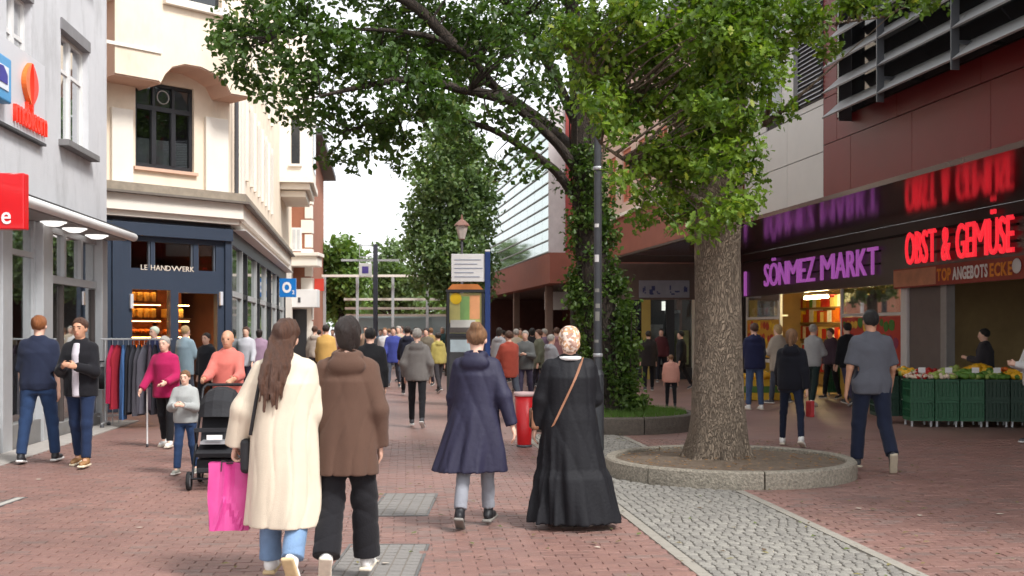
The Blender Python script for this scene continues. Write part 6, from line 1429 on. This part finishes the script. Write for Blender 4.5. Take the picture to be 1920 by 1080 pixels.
        def crease(X, Y, Z):
            vt = top.get('vert', 0); m1 = .5+.5*np.sin(7*X+5*Z+9*Y+sd2); p1 = 9*Z+16*X+1.6*np.sin(8*Z+6*Y+sd2)+5*Y+sd2; p2 = 17*Z-11*X+1.3*np.sin(9*X+7*Y)+2*sd2
            if vt: p1 = 19*X+2.2*np.sin(2.5*Z+4*Y+sd2)+2*Z+sd2; p2 = 27*X-5*Z+1.2*np.sin(6*Z+sd2)+9*Y; m1 = .35+.4*np.sin(5*X+3*Z+sd2)
            return wr_a*((1-np.abs(np.sin(p1)))**2*m1+(1-np.abs(np.sin(p2)))**3*(1-m1)*.8)
        f.put(crease, lo2, hi2, .01, 'add')
        if top.get('hood'):
            hz = tz(1.40); f.ell(hz+np.array([0, -.105, -.015]), (.125, .055, .075), None, .02); f.ell(hz+np.array([0, -.05, .055]), (.105, .085, .040), None, .03)
            f.ell(hz+np.array([0, -.085, .065]), (.060, .038, .040), None, .01, 's')
        else: f.cap(tz(1.43)+np.array([-.04, -.02, 0]), tz(1.43)+np.array([.04, -.02, 0]), .055, .055, .03)
        gob = emit(f, top.get('name', 'jacket'), top['m'])
        if top.get('open'):          # paler shirt front showing between the open jacket edges
            f = Field(tz(hem)-[.3, .3, .05], tz(1.5)+[.3, .3, .05], res)
            f.tube([(p[0], p[1], p[2]+.012, p[3]*.42, p[4]+.006) for p in prof if p[0] > hem+dz-.03 and p[0]-dz < 1.43], .02); emit(f, 'shirt', top['open'])
        if top.get('tie'):
            z = top['tie']; pr = [p for p in prof]; rx = np.interp(z+dz, [p[0] for p in pr], [p[3] for p in pr]); ry = np.interp(z+dz, [p[0] for p in pr], [p[4] for p in pr])
            f = Field((-rx-.05, -ry-.1, z+dz-.05), (rx+.05, ry+.1, z+dz+.05), res*.8); f.tube([(z+dz-.012, 0, tl*max(0, z-.93), rx+.006, ry+.006), (z+dz+.012, 0, tl*max(0, z-.93), rx+.006, ry+.006)], .005); emit(f, 'seam_band', top['m'])
        e['_prof'] = str(len(prof)); PROFS[e.name] = (prof, S, dz)
    return e, {'J': J, 'A': A, 'S': S, 'dz': dz, 'hc': hc}
PROFS = {}
def back_y(ename, x, z, sign=-1, out=.012):
    prof, S, dz = PROFS[ename]; z_ = z/S; f = lambda i: np.interp(z_, [p[0] for p in prof], [p[i] for p in prof]); t = max(0, 1-((x/S-f(1))/f(3))**2)
    return (f(2)+sign*(f(4)*math.sqrt(t)+out))*S
def cloth(nm, col, var=.10, bump=.25, bs=90, **kw): return mat('cloth_'+nm, tuple(v*(.80 if max(col[:3]) > .3 else .62) for v in col[:3])+(1,), .9, var, 6, bump=bump, bscale=bs, sheen=.08, spec=.3, **kw)
jeans = cloth('jeans_blue', C(52, 78, 120), .18); ljeans = cloth('jeans_light', C(126, 156, 192), .2); dark_tr = cloth('trousers_black', C(32, 31, 36)); navy_j = cloth('jeans_navy', C(34, 42, 66), .18)
WS = (C(226, 224, 220), C(214, 204, 186)); BS = (C(26, 26, 30), C(130, 126, 120))
# ---- the pair in front
cream, ic = person((533, 1093), h=1.69, face=-4, label='woman in a long cream coat carrying a pink shopping bag, seen from behind', legs=((8, 3, 3, 2), (3, 38, 2, -60)), arms=((-6, 22, 16, 16), (8, 12, 62, -6)), lean=3, head=(-6, 6, 12), hair=('long', 'brown', -.05),
    top=dict(name='coat', m=cloth('cream_knit', C(230, 215, 193), .06, .18, 160), ease=.055, hem=.34, flare=.045, box=True, fold=.013, nf=5, sr=(.088, .088, .080), wrinkle=.011, vert=1, foldtop=1.2), bottom=dict(m=ljeans, r=(.085, .072, .074), fold=.006), shoes=(C(232, 230, 226), C(206, 182, 140)), extra={'curl': [1.0, .5]})
brown, ib = person((652, 1090), h=1.69, face=3, label='person in a brown hooded jacket and wide black trousers, seen from behind', legs=((1, 32, 3, -56), (8, 3, 3, 2)), arms=((6, 7, 12, 2), (-10, 9, 26, 2)), lean=2, head=(8, 4, -5), hair=('bob', 'dark'),
    top=dict(name='hooded_jacket', m=cloth('brown_fleece', C(110, 82, 68), .08, .2, 160), ease=.034, hem=.66, flare=.02, box=True, fold=.009, nf=5, sr=(.076, .070, .060), hood=True, wrinkle=.011, vert=1, foldtop=1.25), bottom=dict(m=dark_tr, r=(.096, .088, .092), fold=.008), shoes=WS)
navyc, inn = person((893, 988), h=1.68, face=-8, label='person in a flared navy raincoat with grey trousers, hair in a bun', legs=((-10, 16, 1, -26), (10, 2, 0, 4)), arms=((8, 9, 8, 4), (-12, 18, 12, 16)), lean=2, head=(4, 2, 0), hair=('bun', 'light_brown'),
    top=dict(name='raincoat', m=mat('navy_raincoat', C(30, 28, 54), .7, .08, 5, bump=.2, bscale=25), ease=.035, hem=.46, flare=.13, zfl=1.08, box=True, fold=.024, nf=7, sr=(.074, .066, .056), hood=True, wrinkle=.010, vert=1, shift=(-.08, 0), foldtop=1.0), bottom=dict(m=cloth('grey_trousers', C(150, 152, 160)), r=(.085, .062, .056), hem=.93), shoes=BS)
def scarf_mat():
    m = mat('scarf_print', C(206, 186, 170), .85, .1, 8); N = m.node_tree.nodes; L = m.node_tree.links; v = N.new('ShaderNodeTexVoronoi'); v.inputs['Scale'].default_value = 48
    tc = N.new('ShaderNodeTexCoord'); L.new(tc.outputs['Object'], v.inputs['Vector']); r = N.new('ShaderNodeValToRGB'); r.color_ramp.interpolation = 'CONSTANT'
    r.color_ramp.elements[0].color = C(226, 206, 190); r.color_ramp.elements[1].position = .42; r.color_ramp.elements[1].color = C(166, 132, 116); x = r.color_ramp.elements.new(.7); x.color = C(196, 150, 112)
    s = N.new('ShaderNodeSeparateColor'); L.new(v.outputs['Color'], s.inputs[0]); L.new(s.outputs[0], r.inputs[0]); L.new(r.outputs[0], N['Principled BSDF'].inputs['Base Color']); return m
blk, ik = person((1068, 988), h=1.67, face=6, label='woman in a long black tiered dress with patterned headscarf, seen from behind', legs='slow', arms=((2, 15, 8, 9), (10, 12, 50, -20)), lean=1, w=1.18, hair=('scarf', scarf_mat()),
    top=dict(name='dress', m=mat('black_dress', C(18, 18, 23), .7, .12, 5, bump=.2, bscale=40, spec=.3), ease=.03, hem=.045, flare=.12, fold=.030, nf=11, sr=(.072, .066, .058), wrinkle=.010, vert=1, shift=(.065, -.01), belly=.02, foldtop=.85, tier=.50), bottom=dict(m=dark_tr), shoes=BS)
b = MB(); S_ = ik['S']; dz_ = ik['dz']; b.lathe([(.085, 0), (.098, .012), (.095, .03), (.07, .035)], (0, -.02, (1.425+dz_)*S_), 20); b.build('collar', m_white, blk)
# ---- middle distance
person((782, 801), h=1.70, face=0, label='person in a grey jacket and black trousers walking down the middle of the street', legs='walk', arms='pocket', hair=('short', 'grey'), top=dict(m=cloth('grey_jacket', C(136, 130, 126)), ease=.045, hem=.80, box=True, fold=.008, sr=(.076, .068, .056), hood=True), bottom=dict(m=dark_tr, r=(.085, .06, .05)))
gshirt, ig = person((1634, 882), h=1.87, face=-4, label='tall man in a grey short-sleeved shirt and dark jeans, seen from behind', legs=((6, 3, 4, 2), (-9, 28, 4, -58)), arms=((-4, 12, 14, 6), (6, 14, 24, 2)), w=1.12, lean=2, hair=('short', 'black'), skin='tan',
    top=dict(name='shirt', m=cloth('grey_shirt', C(112, 114, 124), .08), ease=.018, hem=.80, box=True, fold=.008, sleeve=.48, sr=(.074, .068, .06), belly=.02, wrinkle=.006), bottom=dict(m=navy_j, r=(.096, .075, .070)), shoes=(C(60, 60, 66), C(190, 178, 156)))
person((1484, 837), h=1.69, face=-22, label='woman in a black jacket and slim jeans with white trainers by the market', legs=((14, 4, 6, 4), (-16, 12, 8, -22)), arms='swing', hair=('pony', 'light_brown'), top=dict(m=cloth('black_jacket', C(28, 29, 40)), ease=.04, hem=.82, box=True, sr=(.072, .064, .054), hood=True), bottom=dict(m=navy_j, r=(.08, .055, .045)), shoes=WS)
person((1415, 768), h=1.83, face=10, label='person in a dark blue jacket and light jeans at the market window', legs='stand', arms='fold', hair=('short', 'brown'), top=dict(m=cloth('blue_jacket', C(42, 46, 84)), ease=.05, hem=.80, box=True, sr=(.08, .07, .06), hood=True), bottom=dict(m=cloth('faded_jeans', C(84, 104, 142), .2)), shoes=WS)
person((1524, 762), h=1.80, face=-50, label='white-haired person in a pale grey pullover at the market entrance', legs='slow', arms='fold', hair=('short', 'grey'), top=dict(name='pullover', m=cloth('pale_pullover', C(176, 176, 176)), ease=.035, hem=.82, box=True, sr=(.074, .066, .056)), bottom=dict(m=cloth('dark_green_tr', C(44, 62, 60))), shoes=WS)
person((1258, 764), h=1.14, face=-5, label='toddler in a peach pink jacket walking behind the big trunk', legs='slow', arms='hang', hair=('short', 'light_brown'), w=1.15, top=dict(m=cloth('peach_jacket', C(224, 164, 146)), ease=.05, hem=.80, box=True, sr=(.085, .078, .07), hood=True), bottom=dict(m=dark_tr), shoes=BS)
# ---- left group
person((72, 868), h=1.84, face=6, label='ginger-haired man in a navy top and blue jeans at the grey shop', legs=((-6, 8, 5, -8), (8, 3, 6, 2)), arms='hang', w=1.1, hair=('short', 'ginger'), top=dict(name='shirt', m=cloth('navy_tee', C(44, 52, 78)), ease=.03, hem=.84, box=True, sleeve=.52, sr=(.074, .068, .06)), bottom=dict(m=jeans, r=(.096, .07, .058)), shoes=(C(40, 40, 44), C(222, 220, 216)))
person((152, 875), h=1.80, face=176, label='man in a black jacket over a white shirt walking towards the camera', legs='slow', arms='phone', hair=('short', 'brown'), skin='tan', top=dict(m=cloth('black_blazer', C(30, 29, 36)), ease=.035, hem=.80, box=True, sr=(.072, .064, .054), open=cloth('white_shirt', C(214, 206, 214))), bottom=dict(m=cloth('blue_chinos', C(38, 56, 92))), shoes=(C(150, 110, 70), C(226, 212, 184)))
person((312, 839), h=1.57, face=172, label='elderly woman in a raspberry pink jacket leaning on a walking stick', legs='slow', arms=((10, 10, 60, -15), (8, 16, 30, 12)), lean=6, hair=('short', 'grey'), top=dict(m=cloth('raspberry', C(186, 32, 92)), ease=.05, hem=.76, box=True, sr=(.08, .072, .062), fold=.01), bottom=dict(m=dark_tr), shoes=WS)
person((348, 889), h=1.19, face=178, label='small boy in a pale grey pullover with folded arms beside the pushchair', legs='slow2', arms='fold', hair=('short', 'light_brown'), top=dict(name='pullover', m=cloth('boy_grey', C(178, 180, 178)), ease=.04, hem=.84, box=True, sr=(.08, .07, .06)), bottom=dict(m=jeans, r=(.095, .07, .06)), shoes=(C(150, 150, 140), C(210, 206, 198)))
person((428, 872), h=1.66, face=178, label='man in a coral top and dark jacket pushing the black pushchair', legs='slow', arms='push', hair=('bald', 'dark'), skin='tan', top=dict(name='top', m=cloth('coral_top', C(226, 124, 112)), ease=.035, hem=.82, box=True, sleeve=.9, sr=(.07, .062, .05)), bottom=dict(m=dark_tr))
# ---- background people: (px, head-top y or None, Y, height, facing, label, top colour, trouser colour, hair, kind)
BGP = [
 (243, 24.5, 1.74, 20, 'person in a coral red top behind the clothes rail', C(206, 80, 84), C(40, 40, 48), 'dark', 'fold'),
 (291, 23.2, 1.74, 150, 'person in a navy top and pale cap behind the clothes rail', C(36, 46, 92), C(40, 40, 48), None, 'hang'),
 (346, 23.6, 1.76, -30, 'pale-haired person in a light blue top outside the bakery', C(150, 176, 190), C(90, 96, 110), 'blond', 'fold'),
 (388, 22.0, 1.62, 160, 'person in a dark jacket just left of the coral top', C(40, 42, 50), C(36, 36, 44), 'dark', 'hang'),
 (462, 27.0, 1.76, 175, 'person in a white shirt outside the wing of the cream house', C(206, 204, 214), C(90, 84, 110), 'brown', 'swing'),
 (486, 29.0, 1.70, 10, 'person in a lilac pink top by the dark shop windows', C(170, 130, 160), C(60, 56, 70), 'dark', 'swing2'),
 (590, 33.0, 1.80, 5, 'person in a beige coat right of the long brown hair', C(190, 170, 150), C(70, 66, 70), 'brown', 'hang'),
 (611, 28.0, 1.82, 0, 'person in a bright yellow jacket in the crowd', C(232, 172, 20), C(50, 50, 60), 'dark', 'hang'),
 (694, 16.5, 1.70, 4, 'person in a black jacket half hidden by the brown hood', C(28, 28, 32), C(32, 32, 38), 'black', 'hang'),
 (636, 38.0, 1.82, 170, 'person in a pale pink top far down the street', C(214, 170, 164), C(80, 76, 84), 'brown', 'swing'),
 (722, 36.0, 1.76, 176, 'person in white far down the street under the mast', C(222, 220, 222), C(90, 96, 120), 'light_brown', 'swing'),
 (738, 33.0, 1.78, 178, 'person in a bright blue shirt in the far crowd', C(40, 64, 176), C(150, 130, 120), 'dark', 'swing2'),
 (764, 29.0, 1.78, 5, 'person in a dark navy jacket behind the grey jacket', C(36, 40, 66), C(110, 90, 84), 'dark', 'swing'),
 (752, 41.0, 1.84, 170, 'person in a salmon top far behind the navy jacket', C(206, 140, 122), C(96, 90, 96), 'brown', 'hang'),
 (800, 34.0, 1.74, 160, 'person in a khaki top left of the poster stand', C(140, 126, 100), C(60, 60, 66), 'dark', 'hang'),
 (822, 30.0, 1.62, 30, 'person in a yellow patterned top beside the poster stand', C(196, 176, 50), C(48, 48, 54), 'dark', 'hang'),
 (660, 44.0, 1.86, 0, 'person in a cream shirt in the farthest crowd', C(220, 206, 188), C(90, 86, 90), 'brown', 'hang'),
 (686, 42.0, 1.84, 178, 'person in a tan jacket in the farthest crowd', C(176, 140, 108), C(60, 60, 70), 'black', 'hang'),
 (705, 47.0, 1.86, 178, 'person in a grey shirt in the farthest crowd', C(150, 150, 156), C(60, 60, 76), 'grey', 'hang'),
 (780, 46.0, 1.84, 0, 'person in a rose top in the farthest crowd', C(198, 120, 130), C(70, 70, 80), 'dark', 'hang'),
 (955, 23.5, 1.66, 30, 'person in a rust red jacket right of the blue post', C(168, 62, 40), C(40, 40, 46), 'brown', 'fold'),
 (936, 30.0, 1.74, -20, 'person in a pale grey top just right of the blue post', C(176, 174, 178), C(60, 60, 70), 'dark', 'hang'),
 (985, 26.0, 1.66, 170, 'person in a mid grey top outside the glass building', C(126, 128, 126), C(40, 40, 46), 'grey', 'fold'),
 (1012, 29.0, 1.70, 100, 'person in an olive top outside the glass building', C(120, 124, 96), C(50, 46, 46), 'brown', 'hang'),
 (1032, 25.0, 1.58, -60, 'person in a light grey coat left of the headscarf', C(166, 166, 170), C(50, 50, 56), 'grey', 'fold'),
 (998, 33.0, 1.74, 0, 'person in a dark top under the rust fascia', C(46, 42, 48), C(40, 40, 46), 'black', 'hang'),
 (1216, 31.0, 1.66, 0, 'person in a dark brown coat left of the toddler', C(56, 46, 44), C(36, 36, 40), 'dark', 'hang'),
 (1240, 36.0, 1.74, 170, 'person in a maroon top behind the toddler', C(116, 40, 48), C(40, 38, 44), 'dark', 'hang'),
 (1278, 32.0, 1.66, 90, 'person in a black top beside the trunk, near the toddler', C(34, 34, 38), C(34, 34, 38), 'black', 'hang'),
 (1460, 25.5, 1.80, 40, 'fair-haired person in a beige top at the market window', C(186, 172, 154), C(60, 56, 60), 'blond', 'fold'),
 (1558, 27.5, 1.72, 120, 'person in a plum top in the market entrance', C(96, 70, 92), C(40, 40, 50), 'brown', 'hang'),
 (1590, 25.0, 1.84, 20, 'person in a dark jacket behind the grey-shirted man', C(36, 38, 46), C(36, 40, 56), 'black', 'hang'),
 (1848, 21.2, 1.70, 60, 'stallholder in a dark checked top behind the crates', C(70, 66, 72), C(34, 34, 38), 'black', 'fold'),
 (1940, 16.6, 1.72, 90, 'person in a white sleeve cut by the right edge', C(224, 222, 220), C(50, 54, 70), 'brown', 'fold'),
]
cw = [('mustard', C(190, 150, 60)), ('teal', C(60, 110, 116)), ('brick red', C(150, 64, 54)), ('white', C(220, 218, 214)), ('charcoal', C(60, 60, 66)), ('sky blue', C(130, 160, 196)), ('mauve', C(150, 116, 150)), ('sand', C(196, 176, 146)), ('dark green', C(52, 76, 60)), ('rose', C(196, 128, 132))]
for k, (px, Y) in enumerate([(598, 40), (624, 45), (648, 36), (672, 49), (696, 38), (714, 44), (730, 50), (748, 37), (772, 42), (790, 49), (808, 40), (830, 45)]):
    BGP.append((px, Y, 1.70+.04*(k % 4), (0, 175, 20, 160)[k % 4], '%s clad walker in the far crowd, %s' % (cw[k % 10][0], 'left of the sign mast' if px < 700 else 'right of the sign mast'), cw[k % 10][1], C(60+4*k, 60, 72), ('dark', 'brown', 'light_brown', 'grey')[k % 4], ('hang', 'swing')[k % 2]))
for k, (px, Y) in enumerate([(944, 36), (968, 31), (976, 39), (1006, 36), (1022, 34), (1044, 31)]):
    BGP.append((px, Y, 1.68+.04*(k % 3), (90, 10, 170, -70)[k % 4], '%s clad visitor outside the glass-fronted building' % cw[(k*3+4) % 10][0], cw[(k*3+4) % 10][1], C(52, 50+3*k, 60), ('dark', 'grey', 'brown')[k % 3], ('fold', 'hang')[k % 2]))
for k, (px, Y, h_, fc_, lab, c1, c2_, hn, am) in enumerate(BGP):
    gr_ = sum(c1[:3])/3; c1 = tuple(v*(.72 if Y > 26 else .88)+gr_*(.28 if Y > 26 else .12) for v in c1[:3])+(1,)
    hr_ = ('hat', mat('pale_cap', C(196, 206, 186), .8)) if hn is None else (('bob' if k % 4 == 1 else 'short'), hn)
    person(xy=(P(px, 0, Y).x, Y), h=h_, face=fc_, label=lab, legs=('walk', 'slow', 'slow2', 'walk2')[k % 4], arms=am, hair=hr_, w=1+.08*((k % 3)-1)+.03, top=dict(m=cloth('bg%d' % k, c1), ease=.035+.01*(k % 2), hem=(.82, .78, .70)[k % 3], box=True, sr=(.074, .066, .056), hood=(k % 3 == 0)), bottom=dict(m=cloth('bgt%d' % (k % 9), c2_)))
# ================================================================ CARRIED AND ROLLING THINGS
def arm_world(e, inf, i, extra_=.09):
    wv = inf['A'][i][2]+inf['A'][i][3]*extra_; v = Vector(wv*inf['S']); v.rotate(e.rotation_euler); return v+e.location
hnd = arm_world(cream, ic, 0, .10)
# pink bag
pb = empty('shopping_bag', (hnd.x-.02, hnd.y-.01, 0), math.radians(6), 'bright pink paper shopping bag hanging from the cream coat\'s left hand', 'bag')
zt_, zb_ = P(0, 866, hnd.y).z, P(0, 992, hnd.y).z; hw = .135; dp = .055; m_pinkb = mat('pink_bag', C(196, 62, 134), .5, .06, 6, bump=.15, bscale=14, coat=.2)
vs = []; cols_ = 15; rows = 10
def bag_pt(s, t):                # s around, t from bottom to top
    c = s % 4; u_ = c-int(c); q_ = int(c); w_ = hw*(1-.04*t+.0); d_ = dp*(1.0-.55*t)
    w_ = hw*(.92+.08*min(1, t*3))
    if q_ == 0: x, y_ = -w_+2*w_*u_, -d_
    elif q_ == 1: x, y_ = w_, -d_+2*d_*u_
    elif q_ == 2: x, y_ = w_-2*w_*u_, d_
    else: x, y_ = -w_, d_-2*d_*u_
    if q_ in (1, 3): x += (-1 if q_ == 1 else 1)*.030*(1-abs(2*u_-1))*min(1, t*1.6)
    if q_ in (0, 2):
        y_ += (-1 if q_ == 0 else 1)*(.020*math.sin(7*u_+2)*t+.026*math.exp(-((u_-.36)/.05)**2)*t-.022*math.exp(-((u_-.52)/.06)**2)*t+.016*math.exp(-((abs(u_-.45)-.35*(.5-t)*2*(t < .5))/.05)**2)*(t < .5))
    return (x+.004*math.sin(9*t+s), y_+.005*noise.noise((x*20, t*4, q_)), zb_+(zt_-zb_)*t)
NS = 64
vs = [bag_pt(4*i/NS, j/rows) for j in range(rows+1) for i in range(NS)]
fs = [[j*NS+i, j*NS+(i+1) % NS, (j+1)*NS+(i+1) % NS, (j+1)*NS+i] for j in range(rows) for i in range(NS)]+[list(range(NS))[::-1]]
MB().add(vs, fs, 0, False).build('bag', m_pinkb, pb)
hl = hnd.z-.02
for y_ in (-.016, .02):
    MB().tube([(-.055, y_, zt_-.06), (-.05, y_, zt_+.01), (-.02, y_*.5, hl-.012), (.02, y_*.5, hl-.012), (.05, y_, zt_+.01), (.055, y_, zt_-.06)], .006, 8).build('handle', mat('bag_cord', C(58, 44, 50), .7), pb)
# black shoulder bag of the cream coat
sbg = empty('shoulder_bag', cream.location, cream.rotation_euler.z, 'black shoulder bag with strap at the cream coat\'s left side', 'bag'); n_ = cream.name
pts_ = [(-.10, 1.455), (-.125, 1.38), (-.15, 1.22), (-.185, 1.05), (-.20, .98)]
MB().tube([(x, back_y(n_, x, z, out=.016), z) for x, z in pts_], .012, 8).build('strap', mat('bag_black', C(28, 28, 32)), sbg)
MB().box(-.285, -.215, -.06, .17, .72, .95, bev=.03).build('pouch', mat('bag_black', C(28, 28, 32)), sbg)
# cross-body strap on the black dress
cb = empty('crossbody_bag', blk.location, blk.rotation_euler.z, 'tan crossbody bag strap across the black dress\'s back', 'bag'); n_ = blk.name
pts_ = [(.10-.022*k, 1.43-.047*k) for k in range(13)]
for s_ in (0,):
    b = MB(); L_ = [Vector((x, back_y(n_, max(-.2, x), z, out=.014), z)) for x, z in pts_]; dx = Vector((.014, 0, .009)); vs = []
    for p in L_: vs += [p-dx, p+dx, p+dx+Vector((0, .005, 0)), p-dx+Vector((0, .005, 0))]
    b.add(vs, [[4*i+k, 4*i+(k+1) % 4, 4*(i+1)+(k+1) % 4, 4*(i+1)+k] for i in range(len(L_)-1) for k in range(4)]); b.build('strap', mat('strap_tan', C(150, 104, 78), .6), cb)
MB().box(-.325, -.245, .0, .20, .82, 1.0, bev=.025).build('pouch', mat('strap_tan', C(150, 104, 78)), cb)
# clutch in the market woman's hand
pz = G(1519, 832); clu = empty('clutch_bag', (pz.x, pz.y, P(0, 782, pz.y).z), .3, 'small red and white clutch held by the woman in the black jacket', 'bag')
part('pouch', mat('clutch_red', C(170, 40, 44), .5), clu, (-.035, .035, -.07, .07, 0, .24), bev=.015); part('flap', m_white, clu, (.036, .044, -.05, .05, .04, .16))
# walking stick of the elderly woman
st = G(276, 838); stick = empty('walking_stick', (st.x, st.y, 0), 0, 'white walking stick held by the elderly woman in pink', 'walking stick'); hz_ = P(0, 728, st.y).z
MB().tube([(0, 0, .03), (0, 0, hz_)], .012, 8).build('shaft', m_white, stick); MB().tube([(-.01, 0, hz_), (.0, 0, hz_+.03), (.05, 0, hz_+.035), (.11, 0, hz_+.02)], .014, 8).build('grip', m_slate, stick); MB().lathe([(.001, 0), (.018, 0), (.016, .04), (.012, .045)], seg=12).build('ferrule', m_slate, stick)
# pushchair
pc0 = G(396, 916); push = empty('pushchair', (pc0.x+.02, pc0.y+.25, 0), math.radians(186), 'black pushchair with ribbed hood facing the camera', 'pushchair')
m_fab = mat('pushchair_fabric', C(30, 30, 34), .8, .15, 6, bump=.2); m_fr = mat('pushchair_frame', C(46, 46, 50), .4, .1, metal=.4)
for sx2 in (-1, 1):
    for y_, r_ in ((.38, .10), (-.30, .125)):
        wl_ = empty('wheel', (0, 0, 0)); bpy.data.objects.remove(wl_)
        b = MB(); b.lathe([(r_-.028, -.016), (r_-.006, -.020), (r_, 0), (r_-.006, .020), (r_-.028, .016)], seg=20); b.xf(Matrix.Translation((sx2*.25, y_, r_)) @ Matrix.Rotation(math.pi/2, 4, 'Y')); ty = b.build('wheel', mat('tyre', C(26, 26, 28), .85), push)
        b = MB(); b.lathe([(.001, -.012), (.03, -.014), (r_-.03, -.008), (r_-.029, .008), (.03, .014), (.001, .012)], seg=12, smooth=False); b.xf(Matrix.Translation((sx2*.25, y_, r_)) @ Matrix.Rotation(math.pi/2, 4, 'Y')); b.build('hub', mat('wheel_hub', C(120, 120, 124), .4), ty)
    MB().tube([(sx2*.22, .38, .12), (sx2*.235, .05, .45), (sx2*.235, -.40, 1.02)], .014, 8).build('frame_tube', m_fr, push); MB().tube([(sx2*.22, -.30, .125), (sx2*.235, .05, .47), (sx2*.22, .2, .62)], .013, 8).build('frame_tube', m_fr, push)
MB().tube([(-.235, -.40, 1.02), (-.2, -.44, 1.06), (.2, -.44, 1.06), (.235, -.40, 1.02)], .018, 8).build('handle', m_fab, push)
MB().tube([(-.22, .38, .12), (.22, .38, .12)], .012, 8).tube([(-.22, -.30, .125), (.22, -.30, .125)], .012, 8).build('axle', m_fr, push)
b = MB(); b.prism([(.34, .34), (.36, .38), (.05, .46), (-.18, .88), (-.24, .86), (-.08, .36), (.0, .32)], -.19, .19, 'x'); b.build('seat', m_fab, push)
part('seat_lining', mat('lining_grey', C(150, 150, 152), .9), push, (-.15, .15, .10, .30, .47, .50)); part('foot_rest', m_fab, push, (-.16, .16, .34, .46, .20, .23)); part('basket', m_fab, push, (-.20, .20, -.24, .22, .16, .30)); part('bumper_bar', m_fab, push, (-.21, .21, .28, .32, .60, .64)); part('label_patch', m_white, push, (-.08, .08, .322, .328, .52, .57))
n = 9; m2_ = 7; vs = []
for i in range(n):
    a = math.radians(8+i*15)
    for k in range(m2_+1):
        t = k/m2_; an = math.pi*t; x = -.225*math.cos(an); r_ = .36*math.sin(an)**.5 if 0 < t < 1 else .02; r_ *= 1-.05*(i % 2)
        vs.append((x, -.16+r_*math.cos(a)*.95, .70+r_*math.sin(a)*1.0))
b = MB().add(vs, [[i*(m2_+1)+k, i*(m2_+1)+k+1, (i+1)*(m2_+1)+k+1, (i+1)*(m2_+1)+k] for i in range(n-1) for k in range(m2_)]); b.build('hood', m_fab, push)
